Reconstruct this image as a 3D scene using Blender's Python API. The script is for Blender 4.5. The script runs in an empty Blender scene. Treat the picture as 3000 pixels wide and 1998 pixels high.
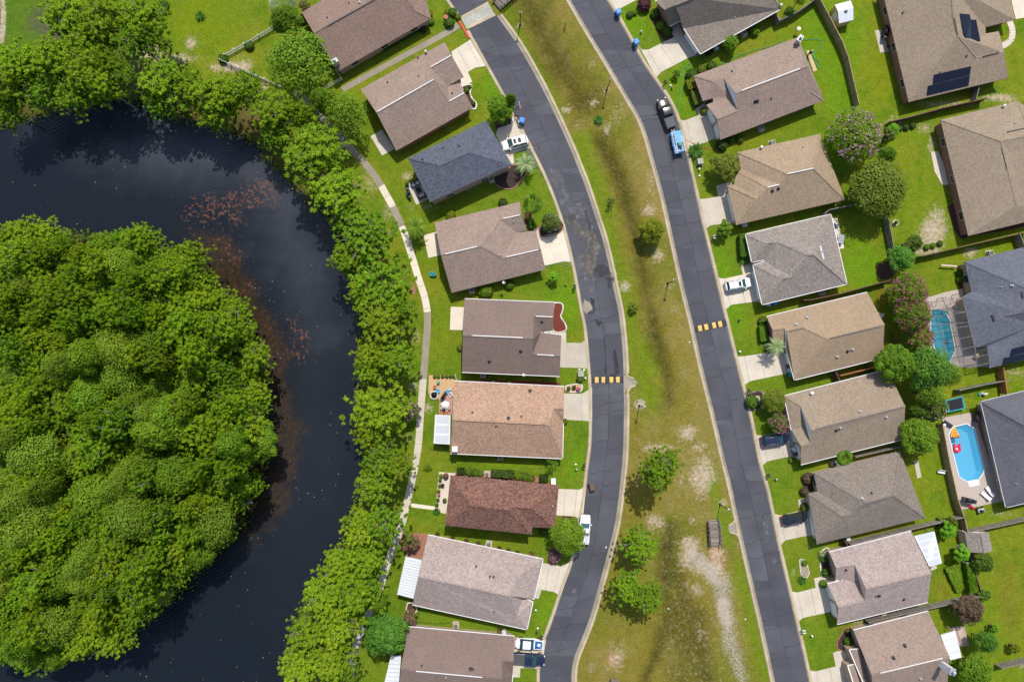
import bpy, bmesh, math, random
import numpy as np
from mathutils import Vector, Matrix, Euler, noise
from mathutils.geometry import intersect_ray_tri
R = math.radians
PI = math.pi
random.seed(7)
scn = bpy.context.scene
C = scn.collection
# ---------------- camera, sky, sun, exposure ----------------
HCAM = 120.0
cam_d = bpy.data.cameras.new('camera')
cam = bpy.data.objects.new('camera', cam_d)
C.objects.link(cam)
cam_d.sensor_width = 36.0
cam_d.lens = 24.0
cam_d.clip_start = 1.0
cam_d.clip_end = 6000.0
cam.location = (0, 0, HCAM)
cam.rotation_euler = (0.0405, -0.01, 0)
scn.camera = cam
CR = Euler((0.0405, -0.01, 0)).to_matrix()
world = bpy.data.worlds.new('World')
scn.world = world
world.use_nodes = True
wn = world.node_tree
bg = wn.nodes['Background']
sky = wn.nodes.new('ShaderNodeTexSky')
sky.sky_type = 'NISHITA'
sky.sun_disc = False
sky.sun_elevation = R(57.8)
sky.sun_rotation = R(11.0)
sky.air_density = 1.0
sky.dust_density = 1.5
wn.links.new(sky.outputs[0], bg.inputs[0])
bg.inputs[1].default_value = 0.15
sun_d = bpy.data.lights.new('sun', 'SUN')
sun_d.energy = 4.1
sun_d.angle = R(0.6)
sun_d.color = (1.0, 0.955, 0.88)
sun = bpy.data.objects.new('sun', sun_d)
C.objects.link(sun)
sun.location = (20, 80, 140)
SD = Vector((0.121, 0.618, 1.0)).normalized()
sun.rotation_euler = SD.to_track_quat('Z', 'Y').to_euler()
scn.view_settings.view_transform = 'Standard'
scn.view_settings.look = 'None'
scn.view_settings.exposure = 0.09
scn.view_settings.gamma = 1.0
scn.render.engine = 'CYCLES'
scn.cycles.max_bounces = 5
scn.cycles.transparent_max_bounces = 12
# ---------------- tracing helpers: pixel of the 3000x1998 photo -> point at height z ----------------
def ray(px, py):
 return CR @ Vector(((px - 1500) / 2000.0, -(py - 999) / 2000.0, -1.0))
def U(px, py, z=0.0):
 d = ray(px, py)
 t = (z - HCAM) / d.z
 return Vector((d.x * t, d.y * t, z))
K = 3.136
CROP = dict(A=(800, 0), B=(1000, 300), C=(1100, 800), D=(1100, 1300), E=(1800, 0), F=(2250, 0), G=(1950, 350), H=(2250, 600),
   I=(2050, 900), J=(2250, 1050), K=(2150, 1300), L=(2250, 1498), M=(1000, 1498), N=(1600, 1498), O=(1600, 450),
   P=(1650, 850), Q=(1400, 0), R=(1650, 1300), S=(0, 0), T=(350, 0), V=(600, 900), W=(500, 1400))
def px(c, x, y):
 o = CROP[c]
 return (o[0] + x / K, o[1] + y / K)
def at(c, x, y, z=0.0):
 return U(*px(c, x, y), z)
# ---------------- object helpers ----------------
def tag(o, label=None, cat=None, group=None, kind=None):
 if label: o['label'] = label
 if cat: o['category'] = cat
 if group: o['group'] = group
 if kind: o['kind'] = kind
 return o
def empty(name, loc=(0, 0, 0), rz=0.0, label=None, cat=None, group=None):
 o = bpy.data.objects.new(name, None)
 C.objects.link(o)
 o.empty_display_size = 0.3
 o.location = loc
 o.rotation_euler = (0, 0, rz)
 return tag(o, label, cat, group)
def copy_tree(o, parent=None):
 c = o.copy()
 C.objects.link(c)
 c.parent = parent
 for ch in o.children:
  copy_tree(ch, c)
 return c
class MB:
 def __init__(s):
  s.v = []; s.f = []; s.t = []; s.sm = []; s.ft = 0.5
 def face(s, pts, smooth=False):
  n = len(s.v)
  s.v.extend([tuple(p) for p in pts])
  s.f.append(list(range(n, n + len(pts))))
  s.t.append(s.ft); s.sm.append(smooth)
 def mesh(s, verts, faces, smooth=False):
  n = len(s.v)
  s.v.extend([tuple(p) for p in verts])
  for f in faces:
   s.f.append([i + n for i in f]); s.t.append(s.ft); s.sm.append(smooth)
 def box(s, c, d, rz=0.0, M=None):
  x, y, z = d[0] / 2, d[1] / 2, d[2] / 2
  vs = [Vector((a * x, b * y, e * z)) for a in (-1, 1) for b in (-1, 1) for e in (-1, 1)]
  if M is None: M = Matrix.Rotation(rz, 3, 'Z')
  vs = [M @ v + Vector(c) for v in vs]
  s.mesh(vs, [(0, 1, 3, 2), (4, 6, 7, 5), (0, 4, 5, 1), (2, 3, 7, 6), (0, 2, 6, 4), (1, 5, 7, 3)])
 def bar(s, a, b, w, h):
  a = Vector(a); b = Vector(b); d = b - a
  L = d.length
  if L < 1e-5: return
  x = d / L
  up = Vector((0, 0, 1)) if abs(x.z) < 0.95 else Vector((0, 1, 0))
  y = up.cross(x).normalized(); z = x.cross(y)
  M = Matrix((x, y, z)).transposed()
  s.box((a + b) / 2, (L, w, h), M=M)
 def prism(s, pts, z0, z1, bottom=True, smooth=False):
  n = len(pts)
  A = [(p[0], p[1], z0) for p in pts]; B = [(p[0], p[1], z1) for p in pts]
  ar = sum(pts[i][0] * pts[(i + 1) % n][1] - pts[(i + 1) % n][0] * pts[i][1] for i in range(n))
  if ar < 0: A.reverse(); B.reverse()
  f = [tuple(range(n, 2 * n))]
  if bottom: f.append(tuple(range(n - 1, -1, -1)))
  f += [(i, (i + 1) % n, n + (i + 1) % n, n + i) for i in range(n)]
  s.mesh(A + B, f, smooth)
 def tube(s, pts, rad, n=6, cap=True, smooth=True):
  pts = [Vector(p) for p in pts]
  if not hasattr(rad, '__len__'): rad = [rad] * len(pts)
  vs = []; fs = []
  for i, p in enumerate(pts):
   d = (pts[min(i + 1, len(pts) - 1)] - pts[max(i - 1, 0)]).normalized()
   up = Vector((0, 0, 1)) if abs(d.z) < 0.9 else Vector((1, 0, 0))
   a = d.cross(up).normalized(); b = d.cross(a)
   for k in range(n):
    t = 2 * PI * k / n
    vs.append(p + (a * math.cos(t) + b * math.sin(t)) * rad[i])
  for i in range(len(pts) - 1):
   for k in range(n):
    fs.append((i * n + k, i * n + (k + 1) % n, (i + 1) * n + (k + 1) % n, (i + 1) * n + k))
  if cap:
   fs.append(tuple(range(n - 1, -1, -1)))
   fs.append(tuple(range((len(pts) - 1) * n, len(pts) * n)))
  s.mesh(vs, fs, smooth)
 def lathe(s, prof, c=(0, 0, 0), n=16, smooth=True):
  vs = []; fs = []
  for r, z in prof:
   for k in range(n):
    t = 2 * PI * k / n
    vs.append((c[0] + r * math.cos(t), c[1] + r * math.sin(t), c[2] + z))
  m = len(prof)
  for i in range(m - 1):
   for k in range(n):
    fs.append((i * n + k, i * n + (k + 1) % n, (i + 1) * n + (k + 1) % n, (i + 1) * n + k))
  fs.append(tuple(range(n - 1, -1, -1)))
  fs.append(tuple(range((m - 1) * n, m * n)))
  s.mesh(vs, fs, smooth)
 def ball(s, c, r, n=10, m=6):
  rr = r if hasattr(r, '__len__') else (r, r, r)
  vs = [(c[0], c[1], c[2] - rr[2])]
  for i in range(1, m):
   a = -PI / 2 + PI * i / m
   for k in range(n):
    t = 2 * PI * k / n
    vs.append((c[0] + rr[0] * math.cos(a) * math.cos(t), c[1] + rr[1] * math.cos(a) * math.sin(t), c[2] + rr[2] * math.sin(a)))
  vs.append((c[0], c[1], c[2] + rr[2]))
  fs = [(0, 1 + (k + 1) % n, 1 + k) for k in range(n)]
  for i in range(m - 2):
   b = 1 + i * n
   fs += [(b + k, b + (k + 1) % n, b + n + (k + 1) % n, b + n + k) for k in range(n)]
  b = 1 + (m - 2) * n; e = len(vs) - 1
  fs += [(b + k, b + (k + 1) % n, e) for k in range(n)]
  s.mesh(vs, fs, True)
 def data(s, name, mat):
  me = bpy.data.meshes.new(name)
  me.from_pydata(s.v, [], s.f)
  if mat: me.materials.append(mat)
  me.polygons.foreach_set('use_smooth', s.sm)
  a = me.attributes.new('tint', 'FLOAT', 'FACE')
  a.data.foreach_set('value', s.t)
  me.update()
  return me
 def build(s, name, mat, parent=None, bevel=0.0):
  o = bpy.data.objects.new(name, s.data(name, mat))
  C.objects.link(o)
  if parent is not None: o.parent = parent
  if bevel > 0:
   m = o.modifiers.new('bevel', 'BEVEL'); m.width = bevel; m.segments = 2; m.limit_method = 'ANGLE'
  return o
# ---------------- materials ----------------
MATS = {}
def pm(name, col, rough=0.8, var=0.15, scale=3.0, var2=0.0, scale2=0.3, metal=0.0, spec=0.3, tint=0.0, bump=0.0, coat=0.0, col2=None, alpha=1.0):
 m = bpy.data.materials.new(name); m.use_nodes = True
 nt = m.node_tree; b = nt.nodes['Principled BSDF']
 b.inputs['Roughness'].default_value = rough
 b.inputs['Metallic'].default_value = metal
 b.inputs['Specular IOR Level'].default_value = spec
 b.inputs['Coat Weight'].default_value = coat
 b.inputs['Alpha'].default_value = alpha
 geo = nt.nodes.new('ShaderNodeNewGeometry')
 cur = None
 rgb = nt.nodes.new('ShaderNodeRGB'); rgb.outputs[0].default_value = (*col, 1)
 cur = rgb.outputs[0]
 if col2 is not None:
  nz = nt.nodes.new('ShaderNodeTexNoise'); nz.inputs['Scale'].default_value = scale2; nz.inputs['Detail'].default_value = 5
  nt.links.new(geo.outputs['Position'], nz.inputs['Vector'])
  mr = nt.nodes.new('ShaderNodeMapRange'); mr.inputs[1].default_value = 0.42; mr.inputs[2].default_value = 0.62
  nt.links.new(nz.outputs[0], mr.inputs[0])
  mx = nt.nodes.new('ShaderNodeMix'); mx.data_type = 'RGBA'
  nt.links.new(mr.outputs[0], mx.inputs[0]); nt.links.new(cur, mx.inputs[6]); mx.inputs[7].default_value = (*col2, 1)
  cur = mx.outputs[2]
 def mul(fac, lo, hi, cur, mn=0.3, mxv=0.7):
  mr = nt.nodes.new('ShaderNodeMapRange')
  mr.inputs[1].default_value = mn; mr.inputs[2].default_value = mxv
  mr.inputs[3].default_value = lo; mr.inputs[4].default_value = hi
  nt.links.new(fac, mr.inputs[0])
  vm = nt.nodes.new('ShaderNodeVectorMath'); vm.operation = 'SCALE'
  nt.links.new(cur, vm.inputs[0]); nt.links.new(mr.outputs[0], vm.inputs['Scale'])
  return vm.outputs[0]
 if var > 0:
  nz = nt.nodes.new('ShaderNodeTexNoise'); nz.inputs['Scale'].default_value = scale; nz.inputs['Detail'].default_value = 4
  nt.links.new(geo.outputs['Position'], nz.inputs['Vector'])
  cur = mul(nz.outputs[0], 1 - var, 1 + var, cur)
 if var2 > 0:
  nz = nt.nodes.new('ShaderNodeTexNoise'); nz.inputs['Scale'].default_value = scale2; nz.inputs['Detail'].default_value = 3
  nt.links.new(geo.outputs['Position'], nz.inputs['Vector'])
  cur = mul(nz.outputs[0], 1 - var2, 1 + var2, cur)
 if tint > 0:
  at_ = nt.nodes.new('ShaderNodeAttribute'); at_.attribute_name = 'tint'
  cur = mul(at_.outputs['Fac'], 1 - tint, 1 + tint, cur, 0, 1)
 nt.links.new(cur, b.inputs['Base Color'])
 if bump > 0:
  nz = nt.nodes.new('ShaderNodeTexNoise'); nz.inputs['Scale'].default_value = scale * 2; nz.inputs['Detail'].default_value = 4
  nt.links.new(geo.outputs['Position'], nz.inputs['Vector'])
  bp = nt.nodes.new('ShaderNodeBump'); bp.inputs['Strength'].default_value = bump; bp.inputs['Distance'].default_value = 0.05
  nt.links.new(nz.outputs[0], bp.inputs['Height']); nt.links.new(bp.outputs[0], b.inputs['Normal'])
 MATS[name] = m
 return m
def shingle(name, col, vary=0.22, cell=4.6, warm=0.0, bands=0.0):
 """asphalt shingles: random tabs, small grain, faint weather streaks"""
 m = bpy.data.materials.new(name); m.use_nodes = True
 nt = m.node_tree; b = nt.nodes['Principled BSDF']
 b.inputs['Roughness'].default_value = 0.92; b.inputs['Specular IOR Level'].default_value = 0.15
 geo = nt.nodes.new('ShaderNodeNewGeometry')
 vo = nt.nodes.new('ShaderNodeTexVoronoi'); vo.inputs['Scale'].default_value = cell
 nt.links.new(geo.outputs['Position'], vo.inputs['Vector'])
 sep = nt.nodes.new('ShaderNodeSeparateColor'); nt.links.new(vo.outputs['Color'], sep.inputs[0])
 def mr(src, lo, hi, a=0.0, c=1.0):
  n = nt.nodes.new('ShaderNodeMapRange'); n.inputs[1].default_value = a; n.inputs[2].default_value = c
  n.inputs[3].default_value = lo; n.inputs[4].default_value = hi
  nt.links.new(src, n.inputs[0]); return n.outputs[0]
 def mathn(op, a, c):
  n = nt.nodes.new('ShaderNodeMath'); n.operation = op
  nt.links.new(a, n.inputs[0])
  if isinstance(c, float): n.inputs[1].default_value = c
  else: nt.links.new(c, n.inputs[1])
  return n.outputs[0]
 f = mr(sep.outputs[0], 1 - vary, 1 + vary)
 n1 = nt.nodes.new('ShaderNodeTexNoise'); n1.inputs['Scale'].default_value = 9.0; n1.inputs['Detail'].default_value = 3
 nt.links.new(geo.outputs['Position'], n1.inputs['Vector'])
 f = mathn('MULTIPLY', f, mr(n1.outputs[0], 0.86, 1.14, 0.3, 0.7))
 n2 = nt.nodes.new('ShaderNodeTexNoise'); n2.inputs['Scale'].default_value = 0.25; n2.inputs['Detail'].default_value = 2
 nt.links.new(geo.outputs['Position'], n2.inputs['Vector'])
 f = mathn('MULTIPLY', f, mr(n2.outputs[0], 0.95, 1.05, 0.3, 0.7))
 mx = nt.nodes.new('ShaderNodeMix'); mx.data_type = 'RGBA'
 nt.links.new(sep.outputs[1], mx.inputs[0])
 mx.inputs[6].default_value = (*col, 1)
 mx.inputs[7].default_value = (col[0] * (1 + warm), col[1] * (1 + warm * 0.3), col[2] * (1 - warm * 0.2), 1)
 vm = nt.nodes.new('ShaderNodeVectorMath'); vm.operation = 'SCALE'
 nt.links.new(mx.outputs[2], vm.inputs[0]); nt.links.new(f, vm.inputs['Scale'])
 nt.links.new(vm.outputs[0], b.inputs['Base Color'])
 bp = nt.nodes.new('ShaderNodeBump'); bp.inputs['Strength'].default_value = 0.35; bp.inputs['Distance'].default_value = 0.04
 nt.links.new(sep.outputs[2], bp.inputs['Height']); nt.links.new(bp.outputs[0], b.inputs['Normal'])
 MATS[name] = m
 return m
def foliage(name, c1, c2, trans=0.25, rnd=0.25):
 m = bpy.data.materials.new(name); m.use_nodes = True
 nt = m.node_tree
 for n in list(nt.nodes): nt.nodes.remove(n)
 out = nt.nodes.new('ShaderNodeOutputMaterial')
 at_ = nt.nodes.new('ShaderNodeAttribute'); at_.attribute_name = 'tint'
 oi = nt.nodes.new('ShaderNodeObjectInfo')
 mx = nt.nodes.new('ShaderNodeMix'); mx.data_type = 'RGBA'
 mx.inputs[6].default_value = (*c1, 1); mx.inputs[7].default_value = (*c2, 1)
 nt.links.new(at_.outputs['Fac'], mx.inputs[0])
 hs = nt.nodes.new('ShaderNodeHueSaturation')
 mr = nt.nodes.new('ShaderNodeMapRange'); mr.inputs[3].default_value = 1 - rnd; mr.inputs[4].default_value = 1 + rnd
 nt.links.new(oi.outputs['Random'], mr.inputs[0])
 nt.links.new(mr.outputs[0], hs.inputs['Value'])
 mu = nt.nodes.new('ShaderNodeMath'); mu.operation = 'MULTIPLY'; mu.inputs[1].default_value = 7.31
 fr = nt.nodes.new('ShaderNodeMath'); fr.operation = 'FRACT'
 nt.links.new(oi.outputs['Random'], mu.inputs[0]); nt.links.new(mu.outputs[0], fr.inputs[0])
 mh = nt.nodes.new('ShaderNodeMapRange'); mh.inputs[3].default_value = 0.492; mh.inputs[4].default_value = 0.512
 nt.links.new(fr.outputs[0], mh.inputs[0]); nt.links.new(mh.outputs[0], hs.inputs['Hue'])
 nt.links.new(mx.outputs[2], hs.inputs['Color'])
 d = nt.nodes.new('ShaderNodeBsdfPrincipled'); d.inputs['Roughness'].default_value = 0.6; d.inputs['Specular IOR Level'].default_value = 0.25
 t = nt.nodes.new('ShaderNodeBsdfTranslucent')
 ms = nt.nodes.new('ShaderNodeMixShader'); ms.inputs[0].default_value = trans
 nt.links.new(hs.outputs[0], d.inputs['Base Color']); nt.links.new(hs.outputs[0], t.inputs['Color'])
 nt.links.new(d.outputs[0], ms.inputs[1]); nt.links.new(t.outputs[0], ms.inputs[2])
 nt.links.new(ms.outputs[0], out.inputs[0])
 MATS[name] = m
 return m
pm('white_paint', (0.75, 0.75, 0.73), 0.5, 0.05)
pm('white_metal', (0.62, 0.64, 0.67), 0.4, 0.04)
pm('cream_wall', (0.55, 0.42, 0.30), 0.85, 0.08)
pm('brick_wall', (0.28, 0.14, 0.10), 0.9, 0.25, 6.0)
pm('tan_brick', (0.42, 0.30, 0.22), 0.9, 0.2, 6.0)
pm('glass', (0.02, 0.03, 0.035), 0.08, 0.0, spec=0.6)
pm('teal_glass', (0.02, 0.07, 0.08), 0.06, 0.0, spec=0.8)
pm('black', (0.015, 0.015, 0.017), 0.5, 0.0)
pm('rubber', (0.02, 0.02, 0.02), 0.85, 0.1)
pm('dark_metal', (0.05, 0.05, 0.055), 0.45, 0.05, metal=0.3)
pm('steel', (0.35, 0.36, 0.37), 0.35, 0.05, metal=0.7)
pm('galv', (0.45, 0.47, 0.48), 0.5, 0.1, metal=0.4)
pm('bark', (0.12, 0.09, 0.065), 0.95, 0.3, 8.0)
pm('pale_bark', (0.30, 0.27, 0.23), 0.9, 0.25, 8.0)
pm('concrete', (0.52, 0.46, 0.37), 0.9, 0.07, 4.0, 0.10, 0.35, tint=0.25)
pm('curb_concrete', (0.42, 0.345, 0.23), 0.9, 0.12, 5.0, 0.16, 0.4)
pm('gutter_concrete', (0.27, 0.235, 0.175), 0.9, 0.15, 5.0, 0.2, 0.4)
pm('mulch', (0.075, 0.035, 0.022), 0.95, 0.4, 9.0)
pm('dark_mulch', (0.045, 0.03, 0.025), 0.95, 0.4, 9.0)
pm('red_mulch', (0.15, 0.033, 0.02), 0.95, 0.35, 9.0)
pm('brick_paver', (0.30, 0.14, 0.09), 0.9, 0.25, 5.0)
pm('pink_paver', (0.42, 0.24, 0.2), 0.9, 0.2, 5.0)
pm('sand_paver', (0.5, 0.33, 0.17), 0.95, 0.2, 4.0)
pm('stone', (0.6, 0.55, 0.47), 0.9, 0.2, 6.0, tint=0.2)
pm('fence_tan', (0.34, 0.25, 0.135), 0.9, 0.2, 4.0, tint=0.25)
pm('fence_grey', (0.21, 0.185, 0.16), 0.9, 0.2, 4.0, tint=0.3)
pm('fence_brown', (0.15, 0.085, 0.055), 0.9, 0.2, 4.0, tint=0.3)
pm('fence_orange', (0.36, 0.15, 0.06), 0.85, 0.15, 4.0, tint=0.2)
pm('wood_deck', (0.40, 0.30, 0.24), 0.9, 0.15, 4.0, tint=0.3)
pm('old_wood', (0.22, 0.185, 0.16), 0.9, 0.2, 6.0, tint=0.45)
pm('ply', (0.52, 0.38, 0.22), 0.8, 0.08)
pm('asphalt_worn_sheen', (0.135, 0.136, 0.148), 0.7, 0.2, 1.5)
pm('asphalt', (0.070, 0.071, 0.083), 0.85, 0.13, 6.0, 0.22, 0.14, bump=0.15)
pm('asphalt_light', (0.080, 0.082, 0.094), 0.85, 0.13, 6.0, 0.15, 0.3)
pm('asphalt_dark', (0.062, 0.063, 0.074), 0.85, 0.13, 6.0, 0.1, 0.3)
pm('crack', (0.03, 0.03, 0.036), 0.9, 0.0)
pm('wet', (0.024, 0.025, 0.03), 0.35, 0.2, 1.2)
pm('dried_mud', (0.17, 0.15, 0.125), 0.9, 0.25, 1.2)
pm('bump_asphalt', (0.042, 0.043, 0.052), 0.85, 0.1, 5.0)
pm('road_yellow', (0.68, 0.43, 0.11), 0.7, 0.12, 4.0)
pm('red_paint', (0.62, 0.06, 0.06), 0.7, 0.1)
pm('bin_blue', (0.03, 0.2, 0.62), 0.45, 0.04)
pm('bin_brown', (0.12, 0.055, 0.03), 0.6, 0.1)
pm('bin_grey', (0.5, 0.52, 0.55), 0.5, 0.05)
pm('ac_beige', (0.42, 0.4, 0.35), 0.6, 0.05)
pm('util_green', (0.30, 0.33, 0.24), 0.6, 0.05)
pm('car_white', (0.78, 0.78, 0.79), 0.25, 0.0, coat=0.6)
pm('car_black', (0.012, 0.013, 0.015), 0.2, 0.0, coat=1.0, spec=0.5)
pm('car_navy', (0.01, 0.016, 0.045), 0.2, 0.0, coat=1.0, spec=0.5)
pm('car_blue', (0.015, 0.11, 0.30), 0.25, 0.0, coat=0.8)
pm('tonneau', (0.07, 0.072, 0.078), 0.6, 0.05)
pm('headlamp', (0.8, 0.8, 0.8), 0.1, 0.0, spec=0.8)
pm('tail_red', (0.55, 0.01, 0.01), 0.25, 0.0)
pm('trailer_blue', (0.10, 0.34, 0.62), 0.45, 0.12, 2.0)
pm('skin', (0.5, 0.3, 0.22), 0.6, 0.0)
pm('navy_cloth', (0.02, 0.04, 0.14), 0.9, 0.1)
pm('dark_cloth', (0.02, 0.02, 0.03), 0.9, 0.1)
pm('cap_tan', (0.6, 0.48, 0.35), 0.9, 0.0)
pm('hair', (0.05, 0.03, 0.02), 0.9, 0.0)
pm('cushion_white', (0.75, 0.73, 0.7), 0.8, 0.04)
pm('cushion_dark', (0.03, 0.032, 0.045), 0.8, 0.1)
pm('wicker', (0.045, 0.038, 0.035), 0.85, 0.2, 12.0)
pm('solar', (0.006, 0.007, 0.018), 0.18, 0.1, spec=0.6)
pm('teal', (0.02, 0.30, 0.32), 0.5, 0.05)
pm('sky_blue', (0.05, 0.35, 0.62), 0.5, 0.05)
pm('pizza_yellow', (0.80, 0.42, 0.04), 0.4, 0.05)
pm('pizza_red', (0.65, 0.09, 0.03), 0.4, 0.05)
pm('float_red', (0.72, 0.015, 0.06), 0.3, 0.03)
pm('pool_deck', (0.43, 0.36, 0.31), 0.9, 0.05, 3.0)
pm('vent_white', (0.62, 0.60, 0.58), 0.6, 0.1)
pm('frame_grey', (0.16, 0.155, 0.15), 0.5, 0.1)
pm('pool_liner', (0.25, 0.60, 0.80), 0.5, 0.05, 2.0)
pm('pool_liner_dark', (0.02, 0.20, 0.34), 0.5, 0.05, 2.0)
pm('lamp_globe', (0.75, 0.70, 0.5), 0.3, 0.0)
pm('shed_wall', (0.55, 0.43, 0.18), 0.7, 0.05)
pm('shed_pale', (0.60, 0.47, 0.38), 0.8, 0.05)
pm('hose_green', (0.05, 0.28, 0.14), 0.5, 0.0)
pm('hose_red', (0.45, 0.08, 0.04), 0.5, 0.0)
pm('flower_orange', (0.7, 0.25, 0.03), 0.7, 0.2)
pm('flower_red', (0.6, 0.03, 0.05), 0.7, 0.2)
pm('terracotta', (0.38, 0.15, 0.08), 0.8, 0.1)
pm('algae', (0.25, 0.085, 0.035), 0.8, 0.3)
pm('vent_grey', (0.16, 0.14, 0.13), 0.8, 0.1)
pm('screen', (0.06, 0.06, 0.065), 0.8, 0.0, alpha=0.35)
pm('fine_screen', (0.06, 0.06, 0.065), 0.8, 0.0, alpha=0.18)
pm('bbq_blue', (0.03, 0.07, 0.35), 0.5, 0.05)
shingle('roof_brown', (0.225, 0.155, 0.125), 0.16)
shingle('roof_taupe', (0.262, 0.195, 0.158), 0.16)
shingle('roof_slate', (0.092, 0.101, 0.128), 0.26)
shingle('roof_cocoa', (0.185, 0.136, 0.115), 0.10)
shingle('roof_orange', (0.325, 0.222, 0.16), 0.22, warm=0.18)
shingle('roof_red', (0.135, 0.082, 0.070), 0.42, warm=0.5)
shingle('roof_pink', (0.31, 0.255, 0.235), 0.2, warm=0.08)
shingle('roof_grey', (0.195, 0.163, 0.135), 0.2)
shingle('roof_tan', (0.285, 0.22, 0.15), 0.16, warm=0.1)
shingle('roof_ash', (0.24, 0.205, 0.18), 0.24)
shingle('roof_sand', (0.30, 0.22, 0.145), 0.12)
shingle('roof_olive', (0.262, 0.205, 0.148), 0.15)
shingle('roof_blue', (0.115, 0.12, 0.145), 0.18)
shingle('roof_char', (0.105, 0.105, 0.12), 0.14)
for n_ in ('asphalt_worn_sheen', 'dried_mud', 'wet'):
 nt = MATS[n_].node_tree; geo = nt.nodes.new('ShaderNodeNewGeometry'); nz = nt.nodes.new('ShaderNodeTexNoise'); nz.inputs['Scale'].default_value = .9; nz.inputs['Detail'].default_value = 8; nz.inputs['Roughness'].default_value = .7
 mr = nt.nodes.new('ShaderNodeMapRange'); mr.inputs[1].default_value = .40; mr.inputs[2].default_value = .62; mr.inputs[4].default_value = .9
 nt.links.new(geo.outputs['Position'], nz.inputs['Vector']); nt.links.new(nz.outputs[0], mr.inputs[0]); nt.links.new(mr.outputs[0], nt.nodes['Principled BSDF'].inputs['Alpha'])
foliage('pine_leaf', (0.15, 0.28, 0.008), (0.42, 0.57, 0.022), 0.5, 0.12)
foliage('pine_deep', (0.11, 0.24, 0.008), (0.33, 0.50, 0.018), 0.5, 0.12)
foliage('pale_leaf', (0.09, 0.17, 0.010), (0.26, 0.37, 0.024), 0.3, 0.15)
foliage('broad_leaf', (0.05, 0.13, 0.004), (0.21, 0.33, 0.012), 0.35, 0.15)
foliage('bluish_leaf', (0.035, 0.13, 0.012), (0.14, 0.31, 0.025), 0.3, 0.1)
foliage('olive_leaf', (0.045, 0.085, 0.006), (0.20, 0.24, 0.015), 0.25, 0.1)
foliage('magnolia_leaf', (0.03, 0.06, 0.008), (0.13, 0.16, 0.02), 0.15, 0.1)
foliage('gold_leaf', (0.10, 0.13, 0.003), (0.27, 0.29, 0.008), 0.3, 0.1)
foliage('bright_leaf', (0.06, 0.22, 0.004), (0.22, 0.48, 0.012), 0.3, 0.1)
foliage('brown_leaf', (0.06, 0.04, 0.02), (0.16, 0.11, 0.06), 0.15, 0.1)
foliage('purple_leaf', (0.05, 0.012, 0.018), (0.16, 0.05, 0.06), 0.15, 0.1)
foliage('hedge_leaf', (0.025, 0.075, 0.004), (0.12, 0.20, 0.01), 0.2, 0.2)
foliage('dark_hedge', (0.02, 0.05, 0.006), (0.08, 0.12, 0.015), 0.2, 0.2)
foliage('rust_hedge', (0.06, 0.025, 0.012), (0.14, 0.07, 0.03), 0.2, 0.1)
foliage('palm_leaf', (0.04, 0.12, 0.006), (0.22, 0.36, 0.02), 0.25, 0.1)
foliage('pale_palm', (0.12, 0.20, 0.05), (0.42, 0.50, 0.24), 0.25, 0.1)
foliage('cycad_leaf', (0.012, 0.06, 0.004), (0.07, 0.19, 0.012), 0.2, 0.1)
foliage('pink_bloom', (0.42, 0.07, 0.18), (0.68, 0.20, 0.36), 0.2, 0.1)
foliage('pale_bloom', (0.48, 0.22, 0.34), (0.70, 0.42, 0.55), 0.2, 0.1)
foliage('white_bloom', (0.7, 0.7, 0.6), (0.85, 0.85, 0.75), 0.2, 0.0)
# ---------------- the pond, the island, the streets (traced outlines) ----------------
POND = [(-400, 395), (0, 372), (80, 350), (180, 318), (260, 302), (340, 288), (440, 300), (520, 345), (600, 362), (680, 385), (760, 425),
  (815, 500), (880, 560), (960, 625), (1010, 720), (1040, 850), (1065, 950), (1060, 1050), (1050, 1130), (1065, 1250), (1075, 1350), (1060, 1440),
  (1030, 1520), (1010, 1600), (950, 1680), (905, 1760), (870, 1830), (850, 1900), (840, 2000), (830, 2300), (-400, 2300)]
ISLE = [(-400, 700), (60, 690), (250, 690), (420, 700), (540, 745), (600, 800), (690, 900), (745, 1010), (770, 1120), (785, 1260), (765, 1400), (720, 1520),
  (640, 1610), (540, 1720), (420, 1830), (320, 1890), (150, 1900), (0, 1930), (-400, 1940)]
WZ = -0.9
PONDW = np.array([U(x, y, WZ)[:2] for x, y in POND]); ISLEW = np.array([U(x, y, WZ)[:2] for x, y in ISLE])
ROAD_L_W = [(1262, -110), (1290, -60), (1316.6, 0), (1344, 40), (1372, 84.5), (1409, 150), (1443, 212), (1477.6, 274), (1510, 335), (1539, 392), (1568, 446), (1598, 507), (1631, 587), (1653.7, 654),
   (1669.6, 714.5), (1689, 800), (1706, 895.7), (1718.6, 959), (1728, 1055), (1733, 1119), (1735, 1200), (1733, 1300), (1725, 1364), (1714, 1459), (1704, 1517),
   (1679, 1644), (1653, 1716), (1622, 1810), (1593, 1890), (1583, 1950), (1582, 1998), (1582, 2120)]
ROAD_L_E = [(1360, -110), (1390, -60), (1424, 0), (1451, 41.5), (1515, 131), (1578.6, 242), (1623, 331.6), (1671, 437), (1696, 500), (1711.6, 539), (1743.5, 635), (1765.8, 705),
   (1786, 790), (1798, 850), (1810, 905), (1816, 945), (1823.8, 1028), (1827, 1105), (1828, 1169), (1827, 1260), (1825, 1320), (1820, 1385), (1803, 1523), (1780, 1619), (1753, 1720),
   (1727, 1810), (1700, 1880), (1682, 1925), (1675, 1965), (1674, 1998), (1677, 2120)]
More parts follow.
